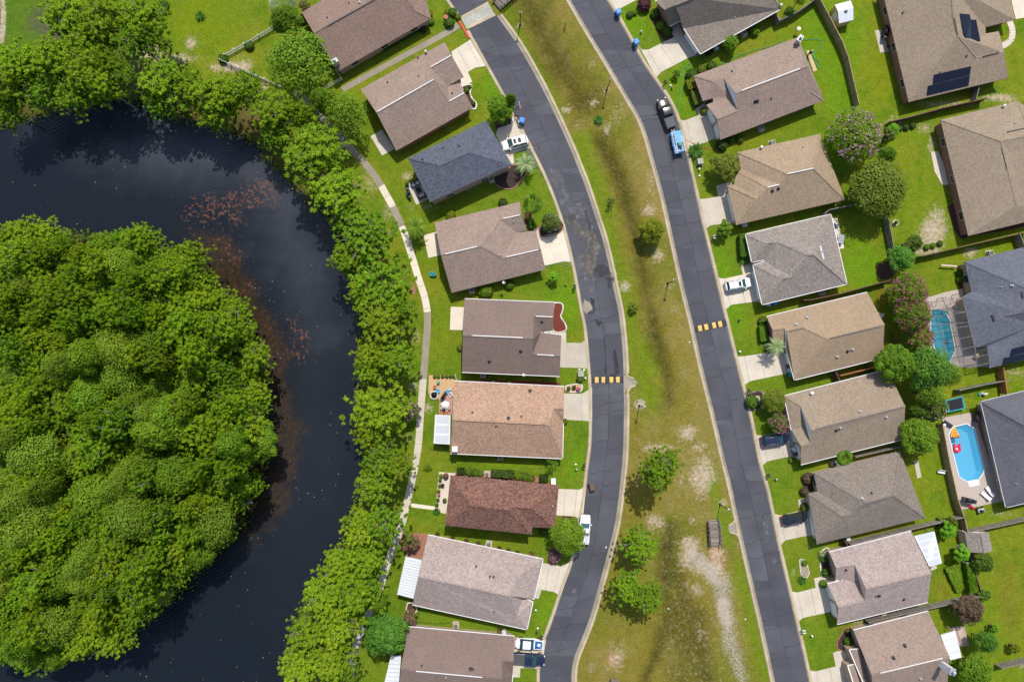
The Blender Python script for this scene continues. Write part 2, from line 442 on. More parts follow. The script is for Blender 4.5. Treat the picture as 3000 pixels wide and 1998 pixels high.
ROAD_R_W = [(1603, -110), (1635, -60), (1671, 0), (1718.9, 83), (1782.7, 188), (1820, 251), (1850, 302), (1878, 350), (1897, 402), (1914, 462), (1935, 538), (1950, 595), (1976, 714), (2005, 845), (2032, 955),
   (2058, 1073), (2090, 1200), (2120, 1330), (2144, 1427), (2160, 1504), (2179, 1587), (2203, 1692), (2226, 1790), (2249, 1895), (2271, 1998), (2297, 2120)]
ROAD_R_E = [(1714, -110), (1741, -60), (1776, 0), (1824, 80), (1878, 178), (1920, 240), (1948, 280), (1971, 322), (1990, 373), (2006, 435), (2022, 505), (2040, 585), (2055, 653), (2077, 742),
   (2103, 850), (2128, 955), (2157, 1073), (2192, 1210), (2219, 1345), (2246, 1444), (2274, 1581), (2302, 1700), (2323, 1791), (2347, 1895), (2370, 1998), (2397, 2120)]
def resample(pts, step):
 pts = [Vector(p) for p in pts]; out = [pts[0].copy()]; 
 # Catmull-Rom then even steps
 dense = []
 for i in range(len(pts) - 1):
  p0 = pts[max(i - 1, 0)]; p1 = pts[i]; p2 = pts[i + 1]; p3 = pts[min(i + 2, len(pts) - 1)]
  n = max(2, int((p2 - p1).length / (step * 0.5)))
  for k in range(n):
   t = k / n
   dense.append(0.5 * ((2 * p1) + (p2 - p0) * t + (2 * p0 - 5 * p1 + 4 * p2 - p3) * t * t + (3 * p1 - p0 - 3 * p2 + p3) * t ** 3))
 dense.append(pts[-1])
 acc = 0; out = [dense[0]]
 for a, b in zip(dense, dense[1:]):
  acc += (b - a).length
  if acc >= step: out.append(b); acc = 0
 out.append(dense[-1])
 return out
def W2(pts, z=0.0): return [U(x, y, z) for x, y in pts]
# ---------------- ground sheet ----------------
def axis(a, b, s, far):
 core = list(np.arange(a, b + s, s))
 return np.array([-f for f in reversed(far)] + core + far)
gx = axis(-112, 118, 0.45, [160, 260, 500, 1200, 3000]); gy = axis(-76, 84, 0.45, [130, 220, 500, 1200, 3000])
X, Y = np.meshgrid(gx, gy)
CRn = np.array(CR)
def project(X, Y, Z=0.0):
 P = np.stack([X, Y, np.full_like(X, Z - HCAM)], -1) @ CRn
 w = np.minimum(P[..., 2], -1e-3)
 return 1500 + 2000 * P[..., 0] / -w, 999 - 2000 * P[..., 1] / -w
PX, PY = project(X, Y)
rs = np.random.RandomState(3)
def vnoise(x, y, sc, seed):
 g = np.random.RandomState(seed).rand(256, 256)
 u = x / sc + 100.5; v = y / sc + 100.5
 i = np.floor(u).astype(int); j = np.floor(v).astype(int); fu = u - i; fv = v - j
 fu = fu * fu * (3 - 2 * fu); fv = fv * fv * (3 - 2 * fv)
 i %= 255; j %= 255
 return (g[i, j] * (1 - fu) + g[i + 1, j] * fu) * (1 - fv) + (g[i, j + 1] * (1 - fu) + g[i + 1, j + 1] * fu) * fv
def fbm(x, y, sc, seed, o=4):
 s = 0; a = 1; t = 0
 for k in range(o):
  s = s + a * vnoise(x, y, sc / 2 ** k, seed + k); t += a; a *= 0.55
 return s / t
def pdist(X, Y, poly, closed=True):
 """distance to a polyline and (if closed) inside mask"""
 d = np.full(X.shape, 1e9); ins = np.zeros(X.shape, bool)
 n = len(poly)
 for i in range(n if closed else n - 1):
  x0, y0 = poly[i]; x1, y1 = poly[(i + 1) % n]
  dx, dy = x1 - x0, y1 - y0; L = dx * dx + dy * dy + 1e-9
  t = np.clip(((X - x0) * dx + (Y - y0) * dy) / L, 0, 1)
  d = np.minimum(d, np.hypot(X - x0 - t * dx, Y - y0 - t * dy))
  if closed:
   c = ((y0 > Y) != (y1 > Y)) & (X < (x1 - x0) * (Y - y0) / (y1 - y0 + 1e-12) + x0)
   ins ^= c
 return d, ins
def sm(a, b, x):
 t = np.clip((x - a) / (b - a), 0, 1); return t * t * (3 - 2 * t)
def blob(cx, cy, rx, ry, rot=0, soft=0.5):
 c, s = math.cos(R(rot)), math.sin(R(rot)); dx = PX - cx; dy = PY - cy
 d = np.hypot((dx * c + dy * s) / rx, (-dx * s + dy * c) / ry) + (wob - 0.5) * 1.1 + (wob2 - .5) * .5
 return 1 - sm(1 - soft, 1 + soft * 0.4, d)
def stroke(pts, w, soft=0.5):
 d, _ = pdist(PX, PY, pts, False); d = d / w + (wob - 0.5) * 1.1 + (wob2 - .5) * .6
 return 1 - sm(1 - soft, 1 + soft * 0.4, d)
wob = fbm(X, Y, 7, 50, 4); wob2 = fbm(X, Y, 1.6, 70, 3)
n1 = fbm(X, Y, 12, 10); n2 = fbm(X, Y, 3.0, 20); n3 = fbm(X, Y, 1.2, 30, 3)
dp, inp = pdist(X, Y, PONDW); di, ini = pdist(X, Y, ISLEW)
Z = np.where(inp, -0.9 - np.minimum(dp * 0.35, 1.6), -0.9 * (1 - sm(0, 3.2, dp)))
Z = np.where(ini, -0.9 + 1.1 * sm(0, 4, di) + 0.5 * (n2 - .5), np.where(inp, np.maximum(Z, -0.9 - di * 0.22), Z))
# median swales
med = ROAD_L_E + ROAD_R_W[::-1]
dm, inm = pdist(PX, PY, med)
inner = inm * sm(22, 70, dm)
sw = stroke([(1560, -60), (1600, 60), (1660, 200), (1740, 300)], 55, 1.0) + stroke([(1770, 420), (1830, 560), (1880, 760), (1920, 980), (1950, 1120)], 42, 1.0) \
 + stroke([(1975, 1560), (1975, 1750), (2020, 1900), (2050, 2050)], 70, 1.0)
Z = Z - 0.45 * sw * inner
def L3(r, g, b):
 f = lambda c: (c / 255 / 12.92) if c <= 10 else ((c / 255 + 0.055) / 1.055) ** 2.4
 return np.array([f(r), f(g), f(b)]) / 1.32
col = np.zeros(X.shape + (3,)); col[:] = L3(104, 132, 24)
sand = np.zeros(X.shape)
def paint(mask, rgb, amt=1.0):
 m = np.clip(mask * amt, 0, 1)[..., None]
 col[:] = col * (1 - m) + L3(*rgb) * m
# overall: right-hand back gardens are yellower
paint(sm(2300, 2600, PX), (114, 136, 18), 0.8)
paint(sm(0.42, 0.68, n1), (128, 137, 28), 0.8)
paint(sm(0.5, 0.72, n2), (84, 120, 12), 0.6)
paint(sm(0.55, 0.75, n3), (132, 138, 36), 0.5)
# fresh front lawns
for p in [(1440, 240, 60, 60), (1850, 60, 90, 60), (2010, 240, 60, 100), (2100, 830, 60, 90), (2140, 930, 60, 60), (1650, 880, 60, 80), (1690, 1360, 60, 60), (2420, 120, 130, 130), (2520, 780, 70, 90), (1620, 1800, 60, 60), (2440, 440, 90, 60), (2470, 300, 60, 60)]:
 paint(blob(*p), (102, 143, 14), 0.8)
# median
mm = inm.astype(float)
paint(mm, (130, 120, 44))
dr_, _ = pdist(PX, PY, ROAD_R_W, False)
paint(mm * (1 - sm(10, 95, dr_ + (wob - .5) * 70)) * (1 - .7 * sm(900, 1300, PY)), (154, 134, 74), .75)
paint(mm * sm(0.45, 0.7, n2), (142, 130, 68), 0.7)
paint(mm * sm(0.5, 0.72, n1), (112, 118, 30), 0.75)
for s_, w_ in [([(1480, 20), (1560, 190), (1640, 330)], 30), ([(1700, 420), (1760, 600), (1820, 820), (1850, 1000)], 45), ([(1890, 1060), (1900, 1160)], 70),
   ([(2080, 1380), (2120, 1560)], 22), ([(2170, 1660), (2240, 1980)], 40), ([(1960, 1520), (1975, 1600), (1960, 1800)], 16), ([(2150, 1500), (2130, 1580)], 30)]:
 paint(mm * stroke(s_, w_, .8), (108, 132, 18), 0.85)
for s_, w_ in [([(1550, 10), (1600, 120), (1650, 210), (1710, 300)], 60), ([(1765, 420), (1810, 510), (1850, 640), (1880, 780), (1915, 950), (1955, 1090), (1960, 1180)], 32),
   ([(1965, 1540), (1950, 1700), (1975, 1850)], 36), ([(1990, 1700), (2030, 1850), (2080, 2000)], 44), ([(1950, 1850), (1890, 1990)], 26)]:
 paint(mm * stroke(s_, w_, 1.2), (80, 74, 26), 0.95)
paint(mm * stroke([(2000, 1800), (2000, 2000)], 80, 1.0), (94, 88, 28), 0.9)
paint(stroke([(1620, 90), (1680, 220)], 7, 1.0), (106, 90, 72), 0.6)
# sandy, thin and worn grass
def sandy(m, a=1.0):
 global sand
 sand = np.maximum(sand, np.clip(m * a, 0, 1))
for c_, x_, y_, rx_, ry_, a_ in [('Q', 800, 255, 50, 45, .5), ('Q', 810, 1010, 70, 60, .75), ('Q', 1060, 940, 50, 45, .7), ('Q', 1190, 1190, 40, 55, .8), ('Q', 1180, 830, 60, 50, .6), ('Q', 1300, 1050, 120, 140, .45), ('Q', 1050, 600, 60, 160, .45), ('Q', 560, 30, 60, 40, .4), ('Q', 940, 1150, 80, 90, .45), ('Q', 1480, 1330, 50, 220, .4), ('Q', 385, 235, 55, 50, .55),
       ('O', 960, 220, 60, 160, .5), ('O', 950, 530, 100, 60, .75), ('O', 1030, 940, 90, 90, .75), ('O', 730, 1220, 75, 90, .75), ('O', 1130, 1210, 60, 50, .5), ('O', 1200, 1420, 90, 130, .45), ('O', 350, 120, 25, 300, .3),
       ('P', 1080, 380, 70, 160, .55), ('P', 1120, 750, 60, 120, .5), ('P', 705, 1040, 60, 55, .95), ('P', 1220, 1030, 60, 90, .5), ('P', 1130, 1300, 170, 130, .95), ('P', 900, 1450, 240, 60, .7), ('P', 700, 1380, 60, 60, .5), ('P', 1240, 1450, 90, 90, .7), ('P', 620, 520, 40, 100, .3),
       ('R', 850, 700, 140, 160, .8), ('R', 1280, 330, 130, 330, .8), ('R', 1180, 700, 80, 70, .8), ('R', 1170, 1020, 110, 170, .8), ('R', 1180, 900, 90, 60, .8), ('R', 1320, 1180, 170, 190, .7), ('N', 1400, 480, 150, 180, .7), ('N', 1300, 700, 70, 130, .55), ('N', 1560, 560, 100, 140, .8), ('N', 1340, 300, 110, 90, .8), ('R', 1400, 1180, 140, 160, .95), ('R', 1220, 1350, 130, 130, .75), ('R', 1470, 1480, 90, 120, .9), ('R', 1470, 540, 60, 55, .7), ('R', 1420, 1020, 130, 120, .8), ('R', 1080, 340, 60, 100, .5), ('R', 1600, 950, 50, 90, .5),
       ('N', 630, 1350, 150, 180, .8), ('N', 420, 1430, 120, 80, .6), ('N', 1650, 980, 80, 130, .9), ('N', 700, 1200, 90, 90, .5), ('N', 1420, 1120, 60, 120, .5), ('N', 730, 1000, 110, 90, .35),
       ('T', 1000, 620, 260, 70, .95), ('T', 660, 400, 55, 55, .9), ('T', 600, 540, 200, 60, .7), ('T', 250, 480, 150, 100, .95), ('T', 1150, 560, 180, 110, .5), ('T', 1400, 520, 110, 160, .45), ('T', 1330, 790, 60, 60, .9), ('T', 1700, 500, 60, 60, .6), ('T', 1900, 1120, 90, 90, .5),
       ('B', 240, 750, 160, 230, .55), ('B', 600, 680, 60, 60, .75), ('B', 420, 1010, 90, 130, .5), ('B', 800, 960, 120, 50, .6), ('B', 1180, 790, 180, 45, .55), ('B', 640, 960, 60, 60, .5),
       ('C', 480, 1230, 50, 70, .7), ('C', 380, 590, 40, 90, .5), ('C', 350, 1040, 60, 50, .6), ('V', 1930, 730, 50, 80, .5), ('V', 1880, 1200, 70, 90, .6),
       ('H', 1530, 250, 130, 270, .85), ('H', 1480, 430, 160, 55, .8), ('H', 1860, 440, 70, 60, .85), ('H', 1620, 820, 40, 60, .5), ('F', 1300, 1400, 230, 180, .3), ('F', 1450, 1180, 100, 60, .6), ('F', 1650, 960, 350, 28, .6), ('F', 2150, 900, 200, 45, .8), ('F', 1150, 1110, 90, 60, .6), ('F', 2250, 1500, 60, 60, .3), ('F', 1500, 1350, 70, 180, .6),
       ('J', 2300, 130, 130, 60, .5), ('J', 2150, 480 + 950, 250, 50, .5), ('L', 230, 560, 40, 60, .6), ('L', 2350, 1400, 60, 100, .6), ('L', 820, 1010, 90, 30, .6), ('L', 2080, 120, 80, 60, .4), ('L', 400, 320, 50, 30, .5), ('E', 530, 880, 50, 40, .3), ('E', 230, 180, 30, 25, .5),
       ('J', 1460, 1130, 50, 60, .4), ('J', 1440, 1080, 20, 20, .5)]:
 p = px(c_, x_, y_); sandy(blob(p[0], p[1], rx_ * 1.25 / K, ry_ * 1.25 / K, 0, 1.0), a_)
 sandy(blob(p[0], p[1], (rx_ * 1.5 + 50) / K, (ry_ * 1.5 + 60) / K, 0, 1.3), a_ * .62)
d_, _ = pdist(PX, PY, [px('N', 1380, 420), px('N', 1560, 620), px('N', 1640, 800), px('N', 1650, 1000), px('N', 1680, 1200), px('N', 1760, 1400), px('N', 1830, 1650)], False)
gravel = 1 - sm(4, 34, d_ + (wob - .5) * 34 + (wob2 - .5) * 30)
# clay at the foot of the bridges
for c_, x_, y_, r_, a_ in [('R', 1390, 970, 45, 1.0), ('R', 1410, 1040, 95, .75), ('N', 590, 1350, 70, .7), ('O', 1060, 960, 35, .4), ('E', 0, 0, 1, 0), ('C', 350, 140, 25, 0.8)]:
 p = px(c_, x_, y_); paint(blob(p[0], p[1], r_ / K, r_ / K, 0, 1.0), (186, 116, 84), a_)
# west bank: pine straw and shade-loving scrub under the trees
bank = (~inp) * (1 - sm(5, 9, dp)) * sm(900, 500, -0 + 0 * PX + 700)
paint((~inp) * (1 - sm(3, 8, dp + (wob - .5) * 6)), (104, 88, 52), 0.85)
paint(ini.astype(float), (66, 52, 38), 1.0)
paint(inp & ~ini, (58, 40, 22), 1.0)
tl = (1 - sm(330, 480, PX)) * (1 - sm(200, 330, PY))
paint(tl, (84, 118, 26), .9)
paint(blob(140, 60, 70, 55, 0, .9) + blob(150, 100, 30, 30), (92, 90, 72), .9)
paint(blob(340, 230, 110, 90, 0, .9), (140, 118, 98), .8)
paint(blob(960, 380, 80, 60, 30, .9), (110, 88, 62), .8)
sandy(stroke([(8, -60), (10, 40), (4, 120)], 12, .8), .9)
# field top-left
paint(blob(570, 60, 140, 120, 0, .8), (112, 136, 12), .8)
paint(blob(560, 60, 60, 60, 0, .9), (124, 138, 14), .6)
# browner back garden bottom right and house sides
for c_, x_, y_, rx_, ry_, rgb, a_ in [('L', 2200, 800, 180, 420, (124, 118, 34), .8), ('L', 1600, 700, 120, 200, (128, 122, 36), .6), ('H', 1050, 850, 90, 150, (118, 96, 30), .8), ('H', 1150, 1250, 90, 200, (90, 78, 26), .8), ('L', 300, 300, 130, 130, (118, 134, 28), .7), ('L', 450, 1200, 160, 160, (92, 128, 14), .7),
        ('F', 1000, 700, 160, 400, (128, 140, 14), .7), ('F', 1250, 1450, 160, 200, (132, 138, 26), .7), ('A', 1500, 120, 120, 120, (120, 134, 24), .7), ('A', 700, 880, 160, 160, (126, 140, 22), .7), ('D', 300, 780, 90, 90, (112, 138, 18), .5), ('M', 500, 620, 60, 180, (106, 128, 20), .6), ('C', 620, 500, 50, 380, (112, 134, 14), .6),
        ('J', 1250, 900, 160, 60, (100, 110, 30), .6), ('G', 1080, 60, 500, 60, (112, 132, 14), .6), ('D', 1250, 190, 400, 30, (124, 148, 12), .6), ('P', 1900, 400, 60, 200, (112, 140, 16), .6), ('P', 1760, 1150, 90, 160, (108, 122, 28), .7)]:
 p = px(c_, x_, y_); paint(blob(p[0], p[1], rx_ / K, ry_ / K, 0, .9), rgb, a_)
sandy(mm * sm(.35, .7, n1), .2); sandy(mm * sm(800, 1300, PY) * sm(1860, 1960, PX) * sm(20, 60, dm), .33)
sand *= (~inp)
far_ = np.clip(sm(112, 150, np.abs(X)) + sm(80, 110, np.abs(Y)), 0, 1)
col = col * (1 - far_[..., None]) + L3(106, 128, 34) * far_[..., None]; sand *= 1 - far_; gravel *= 1 - far_
cover = np.concatenate([col, sand[..., None]], -1).astype(np.float32)
nx_, ny_ = len(gx), len(gy)
vs = np.stack([X, Y, Z], -1).reshape(-1, 3)
ii = np.arange(nx_ * ny_).reshape(ny_, nx_)
fs = np.stack([ii[:-1, :-1], ii[:-1, 1:], ii[1:, 1:], ii[1:, :-1]], -1).reshape(-1, 4)
me = bpy.data.meshes.new('ground')
me.vertices.add(len(vs)); me.vertices.foreach_set('co', vs.ravel())
me.loops.add(fs.size); me.loops.foreach_set('vertex_index', fs.ravel().astype(np.int32))
me.polygons.add(len(fs)); me.polygons.foreach_set('loop_start', np.arange(0, fs.size, 4, dtype=np.int32)); me.polygons.foreach_set('loop_total', np.full(len(fs), 4, np.int32))
me.update(calc_edges=True)
me.polygons.foreach_set('use_smooth', np.ones(len(fs), bool))
a = me.attributes.new('cover', 'FLOAT_COLOR', 'POINT'); a.data.foreach_set('color', cover.ravel())
a = me.attributes.new('gravel', 'FLOAT', 'POINT'); a.data.foreach_set('value', gravel.ravel().astype(np.float32))
def ground_mat():
 m = bpy.data.materials.new('ground_cover'); m.use_nodes = True
 nt = m.node_tree; b = nt.nodes['Principled BSDF']; lk = nt.links.new
 b.inputs['Roughness'].default_value = 0.95; b.inputs['Specular IOR Level'].default_value = 0.1
 geo = nt.nodes.new('ShaderNodeNewGeometry'); P = geo.outputs['Position']
 at_ = nt.nodes.new('ShaderNodeAttribute'); at_.attribute_name = 'cover'
 def nz(sc, det=4, st=None):
  n = nt.nodes.new('ShaderNodeTexNoise'); n.inputs['Scale'].default_value = sc; n.inputs['Detail'].default_value = det
  n.inputs['Roughness'].default_value = 0.65
  lk(P, n.inputs['Vector']); return n.outputs[0]
 def mr(s, a0, a1, b0, b1):
  n = nt.nodes.new('ShaderNodeMapRange')
  for k, v in zip((1, 2, 3, 4), (a0, a1, b0, b1)): n.inputs[k].default_value = v
  lk(s, n.inputs[0]); return n.outputs[0]
 def mt(op, a_, b_):
  n = nt.nodes.new('ShaderNodeMath'); n.operation = op
  for k, v in ((0, a_), (1, b_)):
   if isinstance(v, (int, float)): n.inputs[k].default_value = v
   else: lk(v, n.inputs[k])
  return n.outputs[0]
 f = mt('MULTIPLY', mr(nz(3.0), .3, .7, .72, 1.28), mr(nz(0.8), .3, .7, .84, 1.16))
 f = mt('MULTIPLY', f, mr(nz(11.0, 2), .3, .7, .72, 1.28))
 vm = nt.nodes.new('ShaderNodeVectorMath'); vm.operation = 'SCALE'; lk(at_.outputs['Color'], vm.inputs[0]); lk(f, vm.inputs['Scale'])
 # brownish thatch showing between blades
 mt1 = nt.nodes.new('ShaderNodeMix'); mt1.data_type = 'RGBA'; lk(mr(nz(1.6, 7), .50, .70, 0, .55), mt1.inputs[0])
 lk(vm.outputs[0], mt1.inputs[6]); mt1.inputs[7].default_value = (0.17, 0.14, 0.045, 1)
 # sand shows through where the cover is thin
 s = mt('ADD', mt('MULTIPLY', at_.outputs['Alpha'], 0.62), mt('MULTIPLY', nz(2.0, 8), 0.9))
 s = mt('ADD', s, mt('MULTIPLY', nz(9.0, 3), 0.5))
 msk = mt('MULTIPLY', mr(s, .95, 1.22, 0, .9), mr(at_.outputs['Alpha'], 0.02, 0.2, 0, 1))
 sc = nt.nodes.new('ShaderNodeMix'); sc.data_type = 'RGBA'; lk(mr(nz(1.6, 6), .4, .6, 0, 1), sc.inputs[0])
 sc.inputs[6].default_value = (0.36, 0.26, 0.165, 1); sc.inputs[7].default_value = (0.50, 0.42, 0.33, 1)
 m2 = nt.nodes.new('ShaderNodeMix'); m2.data_type = 'RGBA'; lk(msk, m2.inputs[0]); lk(mt1.outputs[2], m2.inputs[6]); lk(sc.outputs[2], m2.inputs[7])
 g = nt.nodes.new('ShaderNodeAttribute'); g.attribute_name = 'gravel'
 m3 = nt.nodes.new('ShaderNodeMix'); m3.data_type = 'RGBA'
 lk(mt('MULTIPLY', g.outputs['Fac'], mr(nz(3.0, 8), .40, .58, 0.0, 1)), m3.inputs[0]); lk(m2.outputs[2], m3.inputs[6]); m3.inputs[7].default_value = (0.36, 0.32, 0.275, 1)
 lk(m3.outputs[2], b.inputs['Base Color'])
 bp = nt.nodes.new('ShaderNodeBump'); bp.inputs['Strength'].default_value = 0.8; bp.inputs['Distance'].default_value = 0.09
 lk(nz(6.0, 5), bp.inputs['Height']); lk(bp.outputs[0], b.inputs['Normal'])
 return m
me.materials.append(ground_mat())
ground = bpy.data.objects.new('ground', me); C.objects.link(ground); tag(ground, kind='structure')
# ---------------- pond water ----------------
def water_mat(deep):
 m = bpy.data.materials.new('pond_water'); m.use_nodes = True
 nt = m.node_tree; b = nt.nodes['Principled BSDF']; lk = nt.links.new
 b.inputs['Roughness'].default_value = 0.09; b.inputs['IOR'].default_value = 1.33
 geo = nt.nodes.new('ShaderNodeNewGeometry'); P = geo.outputs['Position']
 at_ = nt.nodes.new('ShaderNodeAttribute'); at_.attribute_name = 'weed'
 def nz(sc, det=4):
  n = nt.nodes.new('ShaderNodeTexNoise'); n.inputs['Scale'].default_value = sc; n.inputs['Detail'].default_value = det; n.inputs['Roughness'].default_value = .6
  lk(P, n.inputs['Vector']); return n.outputs[0]
 def mr(s, a0, a1, b0, b1):
  n = nt.nodes.new('ShaderNodeMapRange')
  for k, v in zip((1, 2, 3, 4), (a0, a1, b0, b1)): n.inputs[k].default_value = v
  lk(s, n.inputs[0]); return n.outputs[0]
 def mt(op, a_, b_):
  n = nt.nodes.new('ShaderNodeMath'); n.operation = op
  for k, v in ((0, a_), (1, b_)):
   if isinstance(v, (int, float)): n.inputs[k].default_value = v
   else: lk(v, n.inputs[k])
  return n.outputs[0]
 sep = nt.nodes.new('ShaderNodeSeparateColor'); lk(at_.outputs['Color'], sep.inputs[0])
 base = nt.nodes.new('ShaderNodeMix'); base.data_type = 'RGBA'; lk(mt('MULTIPLY', sep.outputs[0], mr(nz(1.3, 6), .38, .62, .25, 1)), base.inputs[0])   # R: silty shelf
 base.inputs[6].default_value = (*deep, 1); base.inputs[7].default_value = (0.048, 0.027, 0.010, 1)
 sky_sheen = nt.nodes.new('ShaderNodeMix'); sky_sheen.data_type = 'RGBA'; lk(sep.outputs[2], sky_sheen.inputs[0]); lk(base.outputs[2], sky_sheen.inputs[6]); sky_sheen.inputs[7].default_value = (0.05, 0.056, 0.070, 1)  # B: grey sky sheen painted into the water colour
 # G: floating weed density
 s = mt('ADD', mt('MULTIPLY', sep.outputs[1], .26), mt('MULTIPLY', nz(1.9, 8), .95))
 wm = mt('MULTIPLY', mr(s, .735, .84, 0, .7), mr(sep.outputs[1], .05, .3, 0, 1))
 mx = nt.nodes.new('ShaderNodeMix'); mx.data_type = 'RGBA'; lk(wm, mx.inputs[0]); lk(sky_sheen.outputs[2], mx.inputs[6]); mx.inputs[7].default_value = (0.17, 0.072, 0.036, 1)
 # floating specks
 vo = nt.nodes.new('ShaderNodeTexVoronoi'); vo.inputs['Scale'].default_value = .8; lk(P, vo.inputs['Vector'])
 sp = mt('MULTIPLY', mr(vo.outputs['Distance'], .07, .10, 1, 0), mr(nz(.12, 2), .5, .6, 0, 1))
 mx2 = nt.nodes.new('ShaderNodeMix'); mx2.data_type = 'RGBA'; lk(sp, mx2.inputs[0]); lk(mx.outputs[2], mx2.inputs[6]); mx2.inputs[7].default_value = (0.16, 0.17, 0.17, 1)
 lk(mx2.outputs[2], b.inputs['Base Color'])
 wv = nt.nodes.new('ShaderNodeTexWave'); wv.inputs['Scale'].default_value = .55; wv.inputs['Distortion'].default_value = 6; wv.inputs['Detail'].default_value = 3; wv.inputs['Detail Scale'].default_value = 0.6
 rot = nt.nodes.new('ShaderNodeVectorRotate'); rot.rotation_type = 'Z_AXIS'; rot.inputs['Angle'].default_value = R(65); lk(P, rot.inputs['Vector']); lk(rot.outputs[0], wv.inputs['Vector'])
 hh = mt('ADD', mt('MULTIPLY', wv.outputs[0], mr(nz(.05, 2), .45, .62, .0, .55)), mt('MULTIPLY', nz(2.2, 4), .9))
 bp = nt.nodes.new('ShaderNodeBump'); bp.inputs['Strength'].default_value = .5; bp.inputs['Distance'].default_value = .12
 lk(hh, bp.inputs['Height']); lk(bp.outputs[0], b.inputs['Normal'])
 return m
wx = np.arange(-150, -22, 1.0); wy = np.arange(-110, 62, 1.0)
WX, WY = np.meshgrid(wx, wy); wpx, wpy = project(WX, WY, WZ)
PXs, PYs, wobs = PX, PY, wob
PX, PY = wpx, wpy; wob = fbm(WX, WY, 9, 90, 4); wob2 = fbm(WX, WY, 1.6, 92, 3)
dI, inI = pdist(WX, WY, ISLEW)
shelf = (1 - sm(4.0, 5.6, dI + (wob - .5) * 7 + (wob2 - .5) * 3)) * sm(500, 640, PX) * (1 - sm(1400, 1700, PY))
weed = 0.9 * stroke([(560, 640), (680, 600), (760, 560), (790, 575)], 60, 1) + .6 * stroke([(700, 700), (760, 850), (860, 950), (890, 1050)], 60, 1) + .45 * blob(880, 950, 45, 160, 0, 1) + .45 * blob(600, 560, 200, 90, 0, 1)
weed = np.clip(weed + shelf * .35, 0, 1)
light = np.clip(blob(540, 430, 420, 120, 12, 1.4) * 1.0 + blob(880, 760, 110, 220, -20, 1) * .5 + .2 * blob(900, 1200, 160, 600, 0, 1.4), 0, 1)  # where the painted sky sheen lies on the pond
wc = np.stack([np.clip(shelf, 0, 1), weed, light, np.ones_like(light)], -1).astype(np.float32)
PX, PY, wob = PXs, PYs, wobs
mb = MB(); n_ = len(wx)
wvs = np.stack([WX, WY, np.full_like(WX, WZ)], -1).reshape(-1, 3)
ii = np.arange(WX.size).reshape(WX.shape); wf = np.stack([ii[:-1, :-1], ii[:-1, 1:], ii[1:, 1:], ii[1:, :-1]], -1).reshape(-1, 4)
me = bpy.data.meshes.new('pond_water'); me.from_pydata(wvs.tolist(), [], wf.tolist())
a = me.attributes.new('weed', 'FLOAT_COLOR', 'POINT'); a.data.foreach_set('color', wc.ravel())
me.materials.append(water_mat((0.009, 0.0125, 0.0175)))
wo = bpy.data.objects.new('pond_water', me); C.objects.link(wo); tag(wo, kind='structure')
# ---------------- streets ----------------
def strip(a, b, z, mb):
 n = min(len(a), len(b))
 for i in range(n - 1):
  mb.face([(a[i].x, a[i].y, z), (a[i + 1].x, a[i + 1].y, z), (b[i + 1].x, b[i + 1].y, z), (b[i].x, b[i].y, z)])
def evenly(pts, n):
 pts = resample(pts, 0.5); L = [0]
 for a_, b_ in zip(pts, pts[1:]): L.append(L[-1] + (b_ - a_).length)
 out = []; j = 0
 for i in range(n):
  t = L[-1] * i / (n - 1)
  while j < len(pts) - 2 and L[j + 1] < t: j += 1
  f = (t - L[j]) / max(1e-6, L[j + 1] - L[j]); out.append(pts[j].lerp(pts[j + 1], min(1, f)))
 return out
roads = []
for nm, (w, e) in dict(west=(ROAD_L_W, ROAD_L_E), east=(ROAD_R_W, ROAD_R_E)).items():
 a_ = evenly(W2(w), 160); b_ = evenly(W2(e), 160)
 mb = MB(); strip(a_, b_, 0.012, mb)
 # continue the street out of the picture
 for k, s_ in ((0, 1), (-1, -1)):
  d = (a_[k] - a_[k + s_]).normalized() * 300
  strip([a_[k], a_[k] + d], [b_[k], b_[k] + d], 0.012, mb)
 o = mb.build('road', MATS['asphalt']); tag(o, kind='structure'); roads.append((a_, b_))
def offs(pts, d):
 out = []
 for i, p in enumerate(pts):
  t = (pts[min(i + 1, len(pts) - 1)] - pts[max(i - 1, 0)]); n = Vector((-t.y, t.x, 0)).normalized()
  out.append(p + n * d)
 return out
def kerb(pts, side, gut, top, name='kerb'):
 g0 = pts; g1 = offs(pts, side * gut); g2 = offs(pts, side * (gut + top)); g3 = offs(pts, side * (gut + top + .1))
 mb = MB(); z = 0.018
 strip([p for p in g0], [p for p in g1], z, mb)
 for i in range(len(g1) - 1):
  q = lambda p, h: (p.x, p.y, h)
  mb2_.face([q(g1[i], z), q(g1[i + 1], z), q(g1[i + 1], .12), q(g1[i], .12)])
  mb2_.face([q(g1[i], .12), q(g1[i + 1], .12), q(g2[i + 1], .12), q(g2[i], .12)])
  mb2_.face([q(g2[i], .12), q(g2[i + 1], .12), q(g3[i + 1], -.02), q(g3[i], -.02)])
 o = mb.build('gutter', MATS['gutter_concrete']); tag(o, kind='structure')
def cut(pts, y0, y1):
 """part of a kerb line between two photo rows"""
 out = []
 for p in pts:
  q = project(np.array(p.x), np.array(p.y))
  if y0 <= q[1] <= y1: out.append(p)
 return out
mb2_ = MB()
Lw, Le = roads[0]; Rw, Re = roads[1]
kerb(cut(Lw, -200, 45), -1, .12, .42); kerb(cut(Lw, 88, 2200), -1, .12, .42)
kerb(cut(Le, 45, 1098), 1, .55, .38); kerb(cut(Le, 1145, 2200), 1, .55, .38)
kerb(cut(Le, -200, 0), 1, .55, .38)
kerb(cut(Rw, -200, 2200), -1, .45, .40) if False else None
kerb(cut(Rw, -200, 1512), -1, .42, .40) if False else None
for a0, a1 in ((-200, 2200),):
 kerb(cut(Rw, a0, a1), -1, .40, .36)
kerb(cut(Re, -200, 2200), 1, .15, .45)
